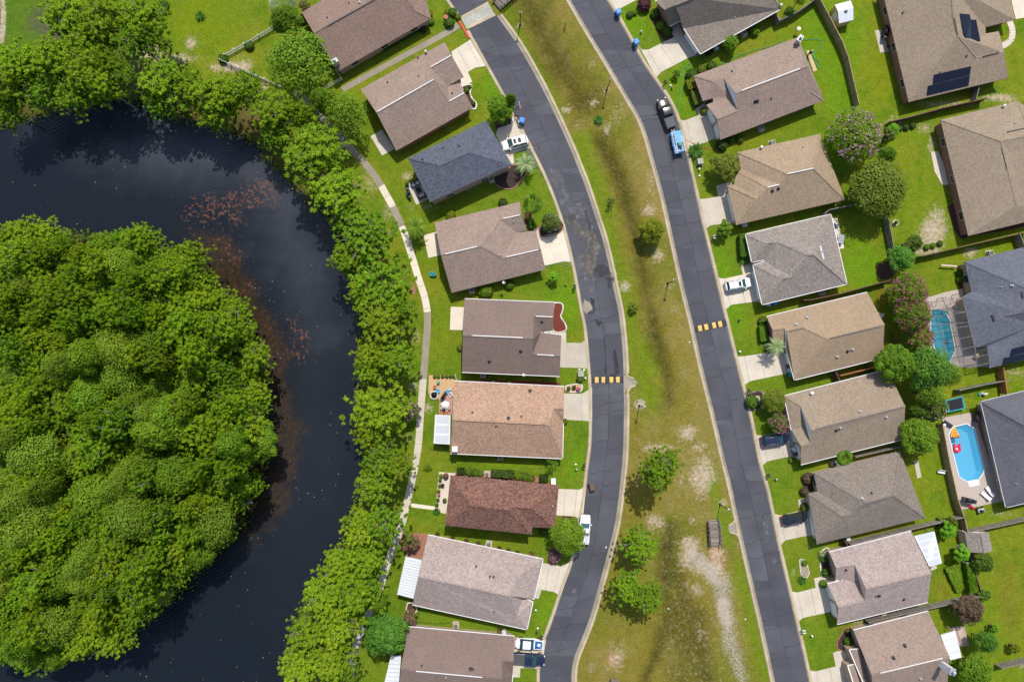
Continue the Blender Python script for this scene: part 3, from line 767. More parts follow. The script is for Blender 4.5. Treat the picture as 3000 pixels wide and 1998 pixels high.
tag(mb2_.build('kerb', MATS['curb_concrete']), kind='structure')
# drainage flumes opening from the kerb into the median
for c_, pts, kp in [('P', [(555, 775), (600, 790), (650, 815), (690, 845), (660, 875), (610, 900), (575, 930), (555, 960)], [[(578, 765), (600, 795), (650, 812)], [(665, 877), (620, 892), (595, 930), (590, 990)]]),
     ('R', [(1600, 640), (1590, 690), (1560, 730), (1515, 760), (1520, 800), (1580, 820), (1620, 860), (1650, 900)], [[(1582, 680), (1570, 715), (1520, 752)], [(1530, 810), (1590, 830), (1625, 880)]])]:
 mb = MB(); mb.prism([at(c_, *p) for p in pts], 0.0, 0.03, False)
 tag(mb.build('flume', MATS['gutter_concrete']), kind='structure')
 for q in kp:
  mb = MB(); w_ = resample([at(c_, *p, .07) for p in q], .4)
  for i in range(len(w_) - 1): mb.bar(w_[i], w_[i + 1], .3, .16)
  tag(mb.build('flume_kerb', MATS['curb_concrete']), kind='structure')
# tar-sealed cracks: a wandering joint down the middle and ragged cross cracks
def crackline(pts, w, mb, z=0.0165):
 pts = resample(pts, .35)
 pts = [p + Vector((random.uniform(-.05, .05), random.uniform(-.05, .05), 0)) for p in pts]
 for i in range(len(pts) - 1):
  a_, b_ = pts[i], pts[i + 1]; n = Vector((-(b_ - a_).y, (b_ - a_).x, 0)).normalized() * (w * random.uniform(.25, .6))
  mb.face([(a_.x - n.x, a_.y - n.y, z), (b_.x - n.x, b_.y - n.y, z), (b_.x + n.x, b_.y + n.y, z), (a_.x + n.x, a_.y + n.y, z)])
for ri, (a_, b_) in enumerate(roads):
 for nm_ in ('asphalt_light', 'asphalt_dark'):
  mb = MB(); i = random.randrange(4)
  while i < 150:
   n_ = random.choice([3, 4, 6, 8]); l0, l1 = random.choice([(0, .5), (.5, 1), (0, 1)])
   for k in range(i, min(i + n_, 158)):
    A0, A1 = a_[k].lerp(b_[k], l0), a_[k + 1].lerp(b_[k + 1], l0); B0, B1 = a_[k].lerp(b_[k], l1), a_[k + 1].lerp(b_[k + 1], l1)
    mb.face([(q.x, q.y, .0135 + .001 * (nm_ == 'asphalt_dark')) for q in (A0, A1, B1, B0)])
   i += n_ + random.choice([5, 8, 12])
  tag(mb.build('road_patch', MATS[nm_]), kind='structure')
 mb = MB()
 mid = [a_[i].lerp(b_[i], .5 + .03 * math.sin(i * .21 + ri)) for i in range(len(a_))]
 for k in range(0, 150, 10):
  crackline(mid[k:k + 11], .075, mb, .0165)
 i = 3; k = 0
 while i < 156:
  k += 1
  a0, b0 = (0.0, .5) if k % 2 else (.5, 1.0)
  if random.random() < .3: a0, b0 = (0, 1)
  sl = random.uniform(-.8, .8)
  pts = []
  for t in np.linspace(a0, b0, 6):
   j = min(158, max(1, i + int(round(sl)) )); p = a_[j].lerp(b_[j], t)
   pts.append(p + Vector((0, random.uniform(-.22, .22) + (t - .5) * 1.4, 0)))
  crackline(pts, .07, mb, .0205)
  i += random.choice([2, 3, 4, 5, 6])
 tag(mb.build('road_crack', MATS['crack']), kind='structure')
# wet streaks, dried puddle mud and painted sky sheen on the west street
def patch(pts, matn, z, name='road_stain_sheen', jit=.25):
 mb = MB(); w_ = resample([p for p in pts] + [pts[0]], .5)[:-1]
 w_ = [p + Vector((random.uniform(-jit, jit), random.uniform(-jit, jit), 0)) for p in w_]
 mb.face([(p.x, p.y, z) for p in w_])
 tag(mb.build(name, MATS[matn]), kind='structure')
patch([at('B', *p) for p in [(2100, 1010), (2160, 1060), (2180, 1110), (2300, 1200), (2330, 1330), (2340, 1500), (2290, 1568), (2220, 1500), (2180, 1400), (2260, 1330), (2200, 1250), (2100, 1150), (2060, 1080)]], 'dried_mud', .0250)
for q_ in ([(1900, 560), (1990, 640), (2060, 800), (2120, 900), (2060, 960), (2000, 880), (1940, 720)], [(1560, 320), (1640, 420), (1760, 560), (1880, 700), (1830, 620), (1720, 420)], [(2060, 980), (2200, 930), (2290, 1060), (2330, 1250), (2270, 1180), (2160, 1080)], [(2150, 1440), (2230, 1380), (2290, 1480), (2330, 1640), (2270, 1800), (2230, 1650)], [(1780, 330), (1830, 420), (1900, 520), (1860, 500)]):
 patch([at('B', *p) for p in q_], 'asphalt_worn_sheen', .0230, jit=.4)  # pale streaks: sky reflection on wet, worn asphalt, painted as colour
patch([at('K', *p) for p in [(270, 640), (310, 700), (320, 860), (290, 880), (270, 760)]], 'asphalt_worn_sheen', .0250)
patch([at('K', *p) for p in [(340, 1040), (390, 1060), (370, 1110), (350, 1100)]], 'asphalt_worn_sheen', .0250, jit=.15)
patch([at('R', *p) for p in [(100, 1330), (130, 1360), (90, 1400), (75, 1380)]], 'asphalt_worn_sheen', .0250, jit=.15)
patch([at('C', *p) for p in [(2020, -60), (2110, -70), (2190, 40), (2180, 130), (2120, 150), (2130, 80), (2060, 40), (2000, 10)]], 'wet', .0250)
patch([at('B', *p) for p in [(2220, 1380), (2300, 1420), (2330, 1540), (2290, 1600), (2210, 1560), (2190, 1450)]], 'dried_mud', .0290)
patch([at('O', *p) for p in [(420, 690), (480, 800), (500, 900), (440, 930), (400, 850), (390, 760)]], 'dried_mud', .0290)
patch([at('O', *p) for p in [(345, 530), (375, 520), (405, 640), (420, 720), (400, 730), (370, 620)]], 'wet', .0330, jit=.15)
patch([at('O', *p) for p in [(200, 560), (270, 560), (260, 610), (205, 635)]], 'wet', .0330, jit=.15)
patch([at('C', *p) for p in [(2020, 420), (2085, 455), (2100, 480), (2120, 900), (2105, 930), (2115, 750), (2095, 520), (2040, 500)]], 'wet', .0250, jit=.06)
patch([at('C', *p) for p in [(2190, 690), (2210, 720), (2235, 930), (2150, 945), (2200, 900), (2180, 790)]], 'wet', .0250, jit=.06)
patch([at('C', *p) for p in [(1975, 220), (2010, 240), (2020, 340), (1990, 380), (1930, 370), (1980, 320)]], 'wet', .0250, jit=.1)
patch([at('C', *p) for p in [(1915, 240), (1980, 280), (1990, 330), (1940, 370), (1915, 330)]], 'gutter_concrete', .0290, jit=.15)
# brick threshold across the top of the west street, speed bumps, painted kerb
mb = MB(); mb.face([at('A', *p, .022) for p in [(1728, 172), (1775, 262), (2035, 130), (1980, 35)]])
pm('worn_brick', (0.36, 0.36, 0.30), .9, .2, 3.0, .15, .6)
tag(mb.build('brick_threshold', MATS['worn_brick']), kind='structure')
mb = MB()
for p, q in (((1780, 262), (2040, 135)), ((1722, 168), (1978, 30))): mb.bar(at('A', *p, .03), at('A', *q, .03), .5, .03)
tag(mb.build('threshold_border', MATS['curb_concrete']), kind='structure')
mb = MB(); mb.bar(at('A', 1708, 195, .14), at('A', 1803, 352, .14), .34, .06)
tag(mb.build('red_kerb_paint', MATS['red_paint']), kind='structure')
def speed_bump(c_, p0, p1, half, stripes, label):
 a_ = at(c_, *p0); b_ = at(c_, *p1); d = (b_ - a_); L = d.length; rz = math.atan2(d.y, d.x)
 root = empty('speed_bump', (a_ + b_) / 2, rz, label, 'speed bump', 'speed bumps across the two streets')
 prof = [(-half, .014), (-half * .6, .05), (0, .08), (half * .6, .05), (half, .014)]
 mb = MB()
 for (y0, z0), (y1, z1) in zip(prof, prof[1:]):
  mb.face([(-L / 2, y0, z0), (L / 2, y0, z0), (L / 2, y1, z1), (-L / 2, y1, z1)], True)
 mb.build('hump', MATS['bump_asphalt'], root)
 for s0, s1 in stripes:
  mb = MB()
  for (y0, z0), (y1, z1) in zip(prof, prof[1:]):
   y0 = max(y0, -half * .88); y1 = min(y1, half * .88)
   mb.face([(L * (s0 - .5), y0, z0 + .008), (L * (s1 - .5), y0, z0 + .008), (L * (s1 - .5), y1, z1 + .008), (L * (s0 - .5), y1, z1 + .008)], True)
  mb.build('yellow_stripe', MATS['road_yellow'], root)
speed_bump('P', (262, 825), (552, 822), .62, [(.10, .215), (.31, .42), (.565, .68), (.77, .885)], 'speed bump with four yellow blocks on the curving west street')
speed_bump('P', (1205, 362), (1497, 300), .62, [(.12, .235), (.315, .43), (.565, .675), (.755, .865)], 'speed bump with four yellow blocks on the straighter east street')
# ---------------- driveways, walks, patios ----------------
def slab(c_, pts, matn='concrete', z=.05, name='driveway', tint=.5, z0=-.05):
 mb = MB(); mb.ft = tint; mb.prism([at(c_, *p) for p in pts], z0, z, False)
 return tag(mb.build(name, MATS[matn]), kind='structure')
def joints(c_, segs, z=.054):
 mb = MB()
 for a_, b_ in segs: mb.bar(at(c_, *a_, z), at(c_, *b_, z), .06, .004)
 tag(mb.build('slab_joint', MATS['gutter_concrete']), kind='structure')
slab('A', [(1640, 478), (1795, 380), (1812, 365), (1955, 610), (1860, 625), (1790, 665), (1830, 755), (1735, 805), (1690, 730)], tint=.7)
joints('A', [((1695, 455), (1800, 640)), ((1785, 395), (1895, 600))])
slab('B', [(1575, 120), (1640, 180), (1690, 290), (1762, 425), (1700, 425), (1578, 475), (1590, 560), (1560, 575), (1420, 300), (1440, 240), (1560, 200)], tint=.5)
slab('B', [(1768, 1165), (1815, 1150), (1830, 1235), (2020, 1190), (2052, 1120), (2118, 1468), (2040, 1462), (1870, 1500), (1780, 1200)], tint=.85)
slab('C', [(1695, 566), (1752, 640), (1890, 643), (1950, 598), (1968, 880), (1900, 872), (1690, 866)], tint=.15)
slab('C', [(1520, 536), (1752, 541), (1752, 640), (1690, 640), (1600, 600)], tint=.4, z=.046)
slab('C', [(1720, 1105), (1900, 1107), (1990, 1052), (1990, 1370), (1945, 1358), (1720, 1345)], tint=.35)
joints('C', [((1890, 1110), (1892, 1355))])
slab('D', [(1670, 412), (1870, 420), (1935, 388), (1903, 700), (1870, 690), (1830, 665), (1650, 655)], tint=.65)
joints('D', [((1742, 415), (1728, 655)), ((1850, 420), (1828, 660))])
slab('D', [(1530, 1092), (1700, 1122), (1812, 1075), (1700, 1398), (1640, 1358), (1480, 1330)], tint=.55)
slab('D', [(1480, 1325), (1525, 1340), (1500, 1422), (1450, 1412)], tint=.3, z=.046)
joints('D', [((1598, 1105), (1560, 1345)), ((1700, 1122), (1640, 1355))])
slab('M', [(1580, 1153), (1850, 1162), (1880, 1180), (1855, 1330), (1828, 1432), (1790, 1440), (1645, 1436), (1640, 1520), (1560, 1520)], tint=.5)
slab('Q', [(1165, -60), (1440, -90), (1475, -5), (1275, 100), (1190, 10)], tint=.6)
slab('E', [(205, 395), (250, 462), (312, 460), (548, 345), (500, 260), (600, 215), (660, 255), (800, 500), (690, 530), (430, 665), (385, 715)], tint=.6)
joints('E', [((305, 465), (425, 665)), ((415, 408), (545, 600)), ((548, 345), (690, 525))])
slab('E', [(590, 1100), (640, 1112), (775, 1062), (745, 1000), (830, 940), (930, 1270), (830, 1315), (700, 1345), (650, 1395)], tint=.35)
joints('E', [((665, 1110), (715, 1340)), ((785, 1065), (840, 1310))])
slab('G', [(312, 735), (385, 728), (485, 705), (462, 612), (600, 570), (680, 955), (560, 955), (410, 975), (375, 1005)], tint=.4)
slab('O', [(1555, 1140), (1640, 1150), (1808, 1112), (1785, 1015), (1900, 990), (2000, 1350), (1700, 1390), (1655, 1428)], tint=.65)
joints('O', [((1640, 1155), (1690, 1390)), ((1770, 1125), (1830, 1365))])
slab('I', [(330, 455), (410, 450), (680, 410), (750, 330), (900, 600), (770, 615), (460, 680), (395, 725)], tint=.6)
joints('I', [((412, 452), (455, 680)), ((550, 430), (600, 645)), ((690, 410), (770, 610))])
slab('I', [(500, 1170), (570, 1180), (860, 1120), (930, 1380), (800, 1375), (620, 1415), (575, 1455)], tint=.3)
joints('I', [((575, 1180), (622, 1412)), ((735, 1150), (778, 1385))])
slab('K', [(360, 640), (430, 655), (602, 615), (588, 515), (720, 480), (760, 840), (640, 848), (470, 885), (425, 935)], tint=.3)
joints('K', [((425, 660), (470, 880)), ((555, 640), (592, 860))])
slab('L', [(210, 732), (270, 742), (437, 700), (422, 612), (640, 570), (530, 680), (620, 910), (320, 975), (272, 1012)], tint=.5)
joints('L', [((272, 745), (318, 972)), ((398, 722), (440, 940))])
slab('L', [(372, 1455), (440, 1466), (622, 1420), (595, 1295), (740, 1255), (860, 1640), (420, 1640)], tint=.45)
joints('L', [((445, 1470), (470, 1640)), ((570, 1440), (600, 1640))])
slab('F', [(2225, -60), (2352, -60), (2400, 160), (2275, 180), (2245, 60)], tint=.8)
# curved walk at the far right house
mb = MB(); mb.ft = .7
w_ = resample([at('F', *p, .03) for p in [(2215, 190), (2245, 280), (2230, 370), (2150, 430)]], .5)
for i in range(len(w_) - 1): mb.bar(w_[i], w_[i + 1], 1.1, .06)
tag(mb.build('garden_walk', MATS['concrete']), kind='structure')
# pavement from the threshold to the pond, then the path that follows the pond
def walk(pts, w, tint, name='pavement', z=.035):
 mb = MB(); mb.ft = tint; p = resample(pts, .8); a_ = offs(p, w / 2); b_ = offs(p, -w / 2)
 strip(a_, b_, z, mb)
 strip([Vector((q.x, q.y, 0)) for q in a_], [Vector((q.x, q.y, 0)) for q in a_], z, MB())
 for side in (a_, b_):
  for i in range(len(side) - 1):
   mb.face([(side[i].x, side[i].y, z), (side[i + 1].x, side[i + 1].y, z), (side[i + 1].x, side[i + 1].y, -.05), (side[i].x, side[i].y, -.05)])
 j = MB()
 for i in range(2, len(p) - 1, 2): j.bar(a_[i] + Vector((0, 0, z + .002)), b_[i] + Vector((0, 0, z + .002)), .05, .004)
 tag(j.build('slab_joint', MATS['gutter_concrete']), kind='structure')
 return tag(mb.build(name, MATS['concrete']), kind='structure')
pm('aged_concrete', (0.27, 0.235, 0.175), 0.92, 0.12, 5.0, 0.12, 0.5)
o = walk(W2([(1343, 74), (1330, 85), (1230, 140), (1100, 210), (1003, 264)]), 1.05, .2); o.data.materials[0] = MATS['aged_concrete']
pp = [(860, 268), (905, 300), (950, 350), (994, 396), (1033, 441), (1079, 491), (1117, 545), (1151, 606), (1178, 663), (1201, 732), (1224, 809), (1244, 870), (1252, 915), (1252, 959), (1248, 1010), (1245, 1055), (1240, 1110), (1232, 1214), (1226, 1300), (1215, 1370), (1199, 1443), (1176, 1540), (1150, 1610), (1130, 1665), (1112, 1725), (1080, 1800), (1050, 1870), (1035, 1915), (1025, 1998), (1015, 2120)]
for a0, a1, t in [(0, 6, -1), (6, 7, 0.9), (7, 8, -1), (8, 12, .95), (12, 16, -1), (16, 29, .45)]:
 o = walk(W2(pp[a0:a1 + 1]), 1.22, max(t, 0), 'path')
 if t < 0: o.data.materials[0] = MATS['aged_concrete']
# patios
slab('C', [(692, 310), (820, 314), (805, 524), (684, 522)], tint=.95, name='patio')
slab('B', [(755, 1222), (880, 1190), (930, 1400), (800, 1430)], tint=.95, name='patio')
slab('A', [(895, 1255), (1000, 1195), (1120, 1370), (1002, 1432)], tint=.6, name='patio')
slab('B', [(605, 752), (700, 705), (830, 880), (688, 942)], tint=.5, name='patio')
slab('D', [(585, 258), (740, 270), (700, 320), (650, 640), (548, 625)], tint=.75, name='patio')
slab('D', [(330, 545), (550, 575), (545, 608), (322, 580)], tint=.99, name='patio')
slab('M', [(560, 190), (800, 205), (745, 440), (600, 410)], 'brick_paver', name='patio')
slab('C', [(490, 940), (740, 935), (720, 1140), (590, 1160), (520, 1155), (485, 1100)], 'sand_paver', name='patio')
slab('C', [(590, 1140), (715, 1140), (705, 1300), (580, 1300)], 'pink_paver', name='patio', z=.065)
slab('F', [(980, 285), (1050, 275), (1110, 478), (1030, 487)], tint=.3, name='patio')
slab('F', [(1495, 1400), (1560, 1390), (1700, 1700), (1600, 1700), (1530, 1580)], tint=.6, name='patio')
slab('J', [(1340, 945), (1380, 935), (1408, 1088), (1370, 1100)], tint=.35, name='patio')
slab('G', [(1530, 910), (1575, 905), (1640, 1185), (1595, 1190)], tint=.9, name='patio')
slab('L', [(1470, 500), (1545, 495), (1550, 520), (1500, 545)], tint=.3, name='patio')
slab('G', [(0, 0), (1, 0), (1, 1)], tint=.3, name='patio', z=-.04)
# planting beds
def bed(c_, pts, matn, edge=None, z=.035, ew=.22, eh=.12, name='planting_bed'):
 w_ = resample([at(c_, *p) for p in pts + [pts[0]]], .45)[:-1]
 mb = MB(); mb.prism(w_, -.05, z, False)
 tag(mb.build(name, MATS[matn]), kind='structure')
 if edge:
  mb = MB()
  for i in range(len(w_)):
   mb.ft = random.random(); a_ = w_[i]; b_ = w_[(i + 1) % len(w_)]
   mb.bar(a_.lerp(b_, .04) + Vector((0, 0, eh / 2)), a_.lerp(b_, .96) + Vector((0, 0, eh / 2)), ew * random.uniform(.85, 1.15), eh)
  tag(mb.build('bed_edging', MATS[edge]), kind='structure')
bed('C', [(1640, 275), (1700, 275), (1725, 300), (1718, 350), (1700, 400), (1735, 450), (1755, 500), (1748, 528), (1632, 525)], 'red_mulch', 'stone')
bed('A', [(1730, 800), (1790, 780), (1830, 790), (1810, 850), (1830, 910), (1868, 950), (1865, 990), (1830, 1005)], 'mulch', 'stone')
bed('B', [(1395, 690), (1500, 640), (1570, 580), (1650, 590), (1700, 650), (1660, 700), (1620, 760), (1550, 800), (1430, 770)], 'dark_mulch', 'brick_paver')
bed('Q', [(150, 1120), (300, 1090), (320, 1140), (270, 1190), (180, 1200)], 'dark_mulch', None)
bed('B', [(1815, 1150), (1840, 1235), (2010, 1195), (2030, 1120), (1960, 1080)], 'dark_mulch', 'brick_paver')
bed('B', [(1680, 1010), (1740, 1020), (1765, 1150), (1720, 1180), (1690, 1100)], 'mulch', None)
bed('C', [(1745, 1040), (1800, 1025), (1890, 1020), (1900, 1060), (1870, 1090), (1760, 1085)], 'sand_paver', 'stone')
bed('C', [(980, 975), (1650, 1005), (1690, 1030), (1650, 1045), (980, 1010)], 'red_mulch', None)
bed('D', [(745, 250), (1000, 248), (1480, 300), (1480, 350), (1200, 330), (740, 300)], 'brick_paver', None)
bed('E', [(320, 150), (400, 90), (470, 240), (560, 320), (460, 375), (380, 260)], 'mulch', None)
bed('E', [(655, 680), (730, 640), (820, 960), (750, 1000), (690, 880)], 'mulch', None)
bed('I', [(430, 800), (560, 770), (600, 880), (520, 940), (440, 900)], 'dark_mulch', 'fence_grey')
bed('K', [(650, 290), (740, 265), (770, 430), (690, 470), (640, 400)], 'dark_mulch', None)
bed('K', [(600, 1065), (640, 1060), (685, 1150), (680, 1220), (620, 1210)], 'aged_concrete', 'stone', ew=.12)
bed('K', [(790, 1000), (870, 960), (920, 1200), (810, 1220)], 'dark_mulch', 'stone')
bed('L', [(700, 1075), (750, 1070), (830, 1250), (680, 1275), (635, 1250), (635, 1190), (670, 1130)], 'dark_mulch', 'brick_paver')
bed('M', [(610, 840), (650, 835), (690, 880), (680, 930), (600, 910)], 'mulch', 'concrete')
bed('N', [(30, 340), (100, 345), (140, 400), (80, 480), (20, 450)], 'dark_mulch', 'brick_paver')
bed('N', [(150, 36), (260, 42), (290, 90), (150, 110)], 'mulch', None)
bed('G', [(1930, 1350), (2030, 1300), (2110, 1330), (2080, 1450), (1960, 1460)], 'mulch', None)
bed('H', [(1145, 165), (1160, 145), (1190, 148), (1198, 170), (1175, 195), (1150, 190)], 'mulch', 'stone')
bed('H', [(1730, 580), (1800, 560), (1850, 790), (1770, 800)], 'mulch', None)
bed('C', [(325, 80), (360, 130), (370, 200), (340, 190), (320, 120)], 'brick_paver', None)
bed('H', [(1640, 20), (1760, 0), (1830, 290), (1740, 280)], 'mulch', None)
bed('H', [(1870, 220), (2340, 120), (2345, 200), (1880, 280)], 'mulch', None)
# ---------------- houses ----------------
def plane_hit(px_, py_, a, b, pitch, inside):
 """where the view ray of a traced point meets the roof plane rising from the eave a-b"""
 e = (b - a); e.z = 0; e.normalize()
 n2 = Vector((-e.y, e.x, 0))
 if (inside - a).dot(n2) < 0: n2 = -n2
 N = Vector((-n2.x * pitch, -n2.y * pitch, 1.0))
 o = Vector((0, 0, HCAM)); d = ray(px_, py_)
 t = (a - o).dot(N) / d.dot(N)
 return o + d * t
HOUSES = {}
def house(key, c_, V, faces, roofm, label, wallm='tan_brick', planes={}, eave=2.5, trim=None, garage=(), gm='white_paint', group=None,
  inset=.45, vents=(), pipes=(), dishes=(), wins=True, skipwin=(), wallfaces=(), wfm='white_paint'):
 """V: (x, y) eave point or (x, y, plane) roof point or (x, y, float z); planes: name -> (i, j, pitch)"""
 P = [None] * len(V)
 for i, v in enumerate(V):
  if len(v) == 2: P[i] = at(c_, v[0], v[1], eave)
  elif not isinstance(v[2], str): P[i] = at(c_, v[0], v[1], v[2])
 cen = sum([p for p in P if p is not None], Vector()) / max(1, sum(p is not None for p in P))
 for i, v in enumerate(V):
  if P[i] is None:
   a_, b_, pi = planes[v[2]]
   P[i] = plane_hit(*px(c_, v[0], v[1]), P[a_], P[b_], pi, cen)
 # outline
 cnt = {}
 for f in list(faces) + list(wallfaces):
  for i in range(len(f)):
   e = (f[i], f[(i + 1) % len(f)]); k = (min(e), max(e))
   cnt.setdefault(k, []).append(e)
 nxt = {}
 for k, es in cnt.items():
  if len(es) == 1: nxt.setdefault(es[0][0], []).append(es[0][1]); nxt.setdefault(es[0][1], []).append(es[0][0])
 start = next(iter(nxt)); loop = [start]; prev = None
 while True:
  c = [q for q in nxt[loop[-1]] if q != prev]
  if not c: break
  q = c[0]; prev = loop[-1]
  if q == start or len(loop) > 40: break
  loop.append(q)
 LP = [P[i] for i in loop]
 ar = sum(LP[i].x * LP[(i + 1) % len(LP)].y - LP[(i + 1) % len(LP)].x * LP[i].y for i in range(len(LP)))
 if ar < 0: LP.reverse(); loop.reverse()
 ctr = sum(LP, Vector()) / len(LP); base = Vector((ctr.x, ctr.y, 0))
 root = empty('house', base, 0, label, 'house', group)
 def mk(mb, name, mat, parent=root):
  mb.v = [(v[0] - base.x, v[1] - base.y, v[2]) for v in mb.v]
  return mb.build(name, MATS[mat], parent)
 def mk2(mb, name, mat, parent): return mk(mb, name, mat, parent)
 tris = []
 rf = MB()
 for f in faces:
  pts = [P[i] for i in f]
  nrm = Vector()
  for i in range(len(pts)):
   p, q = pts[i], pts[(i + 1) % len(pts)]
   nrm += Vector(((p.y - q.y) * (p.z + q.z), (p.z - q.z) * (p.x + q.x), (p.x - q.x) * (p.y + q.y)))
  if nrm.z < 0: pts.reverse()
  rf.face(pts)
  from mathutils.geometry import tessellate_polygon
  for t in tessellate_polygon([pts]): tris.append([pts[k] for k in t])
  rf.face([p - Vector((0, 0, .16)) for p in reversed(pts)])
 n = len(LP)
 for i in range(n):
  a_, b_ = LP[i], LP[(i + 1) % n]; dz = Vector((0, 0, .16))
  rf.face([a_ - dz, b_ - dz, b_, a_])
 roof = mk(rf, 'roof', roofm)
 # ridge and hip caps
 rc = MB()
 for k, es in cnt.items():
  if len(es) == 2:
   a_, b_ = P[k[0]], P[k[1]]
   if (a_ - b_).length > .8 and max(a_.z, b_.z) > eave + .4:
    fs_ = [f for f in faces if k[0] in f and k[1] in f]
    if len(fs_) < 2: continue
    # convex edges only
    m_ = (a_ + b_) / 2; ok = True
    for f in fs_:
     cc = sum([P[i] for i in f], Vector()) / len(f)
     e_ = (b_ - a_).normalized(); w_ = (cc - m_) - e_ * (cc - m_).dot(e_)
     if w_.z > -.02: ok = False
    if ok: rc.bar(a_ + Vector((0, 0, .02)), b_ + Vector((0, 0, .02)), .26, .05)
 if rc.v: mk(rc, 'ridge_cap', roofm, roof)
 if trim:
  gt = MB()
  for i in range(n):
   a_, b_ = LP[i], LP[(i + 1) % n]; d = b_ - a_
   if d.length < .1 or abs(d.z) > .3: continue
   o_ = Vector((d.y, -d.x, 0)).normalized() * .05
   gt.bar(a_ + o_ - Vector((0, 0, .05)), b_ + o_ - Vector((0, 0, .05)), .10 if trim == 'white_paint' else .07, .14)
  mk(gt, 'gutter', trim)
 # walls
 W = []
 for i in range(n):
  p0, p1, p2 = LP[i - 1], LP[i], LP[(i + 1) % n]
  d1 = Vector((p1.x - p0.x, p1.y - p0.y)).normalized(); d2 = Vector((p2.x - p1.x, p2.y - p1.y)).normalized()
  n1_ = Vector((-d1.y, d1.x)); n2_ = Vector((-d2.y, d2.x))
  m_ = n1_ + n2_; L = m_.length
  if L < .3: m_ = n1_; s_ = inset
  else: m_ = m_ / L; s_ = inset / max(.45, m_.dot(n1_))
  W.append(Vector((p1.x + m_.x * s_, p1.y + m_.y * s_, p1.z - .17)))
 wl = MB()
 for i in range(n):
  a_, b_ = W[i], W[(i + 1) % n]
  wl.face([(a_.x, a_.y, -.1), (b_.x, b_.y, -.1), b_, a_])
 walls = mk(wl, 'wall', wallm)
 for f in wallfaces:
  g = MB(); pts = [P[i] for i in f]
  g.face(pts); g.face([p + Vector((.03, 0, -.01)) for p in reversed(pts)])
  mk(g, 'gable_wall', wfm)
 # windows
 def opening(a_, b_, t, w, z0, z1, name, matn, pane=True, prm=.06):
  d = (b_ - a_); d.z = 0; L = d.length; e = d / L; o_ = Vector((e.y, -e.x, 0))
  c0 = Vector((a_.x, a_.y, 0)) + e * (L * t) + o_ * (prm / 2 + .004)
  M_ = Matrix((e, o_, Vector((0, 0, 1)))).transposed()
  g = MB(); g.box(c0 + Vector((0, 0, (z0 + z1) / 2)), (w, prm, z1 - z0), M=M_)
  fr = mk(g, name, matn)
  if pane:
   g = MB()
   for s_ in (-1, 1):
    g.box(c0 + e * (s_ * w * .23) + o_ * (prm / 2) + Vector((0, 0, (z0 + z1) / 2)), (w * .45, .02, (z1 - z0) * .90), M=M_)
   g2 = mk(g, 'pane', 'glass', fr)
  return fr
 gl = set()
 for g_ in garage:
  i, j = g_[0], g_[1]
  for q in range(n):
   if {loop[q], loop[(q + 1) % n]} == {i, j}:
    gl.add(q); a_, b_ = W[q], W[(q + 1) % n]
    L = (Vector((a_.x - b_.x, a_.y - b_.y))).length
    wd = min(4.9, L * .8)
    dr = opening(a_, b_, g_[2] if len(g_) > 2 else .5, wd, 0.0, 2.15, 'garage_door', gm, False, .05)
 if wins:
  for q in range(n):
   if q in gl or loop[q] in skipwin: continue
   a_, b_ = W[q], W[(q + 1) % n]
   if abs(a_.z - b_.z) > .3: continue
   L = Vector((a_.x - b_.x, a_.y - b_.y)).length
   if L < 2.6: continue
   k = max(1, int(L / 5.5))
   for s_ in range(k): opening(a_, b_, (s_ + .5) / k, 1.5 if L > 4 else 1.1, .85, 2.05, 'window', 'white_paint')
 H = dict(root=root, base=base, tris=tris, mk=mk, P=P, W=W, LP=LP, roof=roof)
 HOUSES[key] = H
 for v in vents:
  a_, _ = on_roof(H, c_, v[0], v[1]); b_, _ = on_roof(H, c_, v[2], v[3])
  if a_ is None or b_ is None: continue
  g = MB(); g.bar(a_ + Vector((0, 0, .10)), b_ + Vector((0, 0, .07)), .17, .07)
  mk(g, 'ridge_vent', v[4] if len(v) > 4 else 'vent_white', roof)
 for v in pipes:
  p, _ = on_roof(H, c_, v[0], v[1])
  if p is None: continue
  g = MB(); big = len(v) > 2 and v[2] == 'big'
  r_ = .16 if big else .09
  g.lathe([(r_ * 2.2, 0), (r_ * 1.2, .08), (r_, .1), (r_, .42), (r_ * .8, .46)], (p.x, p.y, p.z - .03), 10)
  mk(g, 'roof_vent', 'galv' if len(v) > 3 and v[3] == 'w' else 'dark_metal', roof)
 for v in dishes:
  p, _ = on_roof(H, c_, v[0], v[1])
  if p is None: p = at(c_, v[0], v[1], eave)
  dish(H, p, roof)
 return H
def on_roof(H, c_, x, y):
 o = Vector((0, 0, HCAM)); d = ray(*px(c_, x, y)); best = None; bn = None
 for t in H['tris']:
  h = intersect_ray_tri(t[0], t[1], t[2], d, o, True)
  if h is not None and (best is None or h.z > best.z):
   best = h; bn = (t[1] - t[0]).cross(t[2] - t[0]).normalized()
   if bn.z < 0: bn = -bn
 return best, bn
def dish(H, p, parent):
 g = MB(); g.tube([p, p + Vector((.05, -.05, .5)), p + Vector((.22, -.16, .62))], .035, 6)
 arm = H['mk'](g, 'dish_arm', 'steel', parent)
 g = MB(); M = Vector((-.1, .35, .9)).to_track_quat('Z', 'Y').to_matrix()
 prof = [(.01, 0), (.12, .012), (.21, .04), (.27, .08), (.26, .09), (.2, .055), (.11, .03), (.01, .02)]
 b = MB(); b.lathe(prof, (0, 0, 0), 14)
 c0 = p + Vector((.05, -.05, .55))
 g.mesh([M @ Vector(v) + c0 for v in b.v], b.f, True)
 H['mk'](g, 'satellite_dish', 'steel', parent)
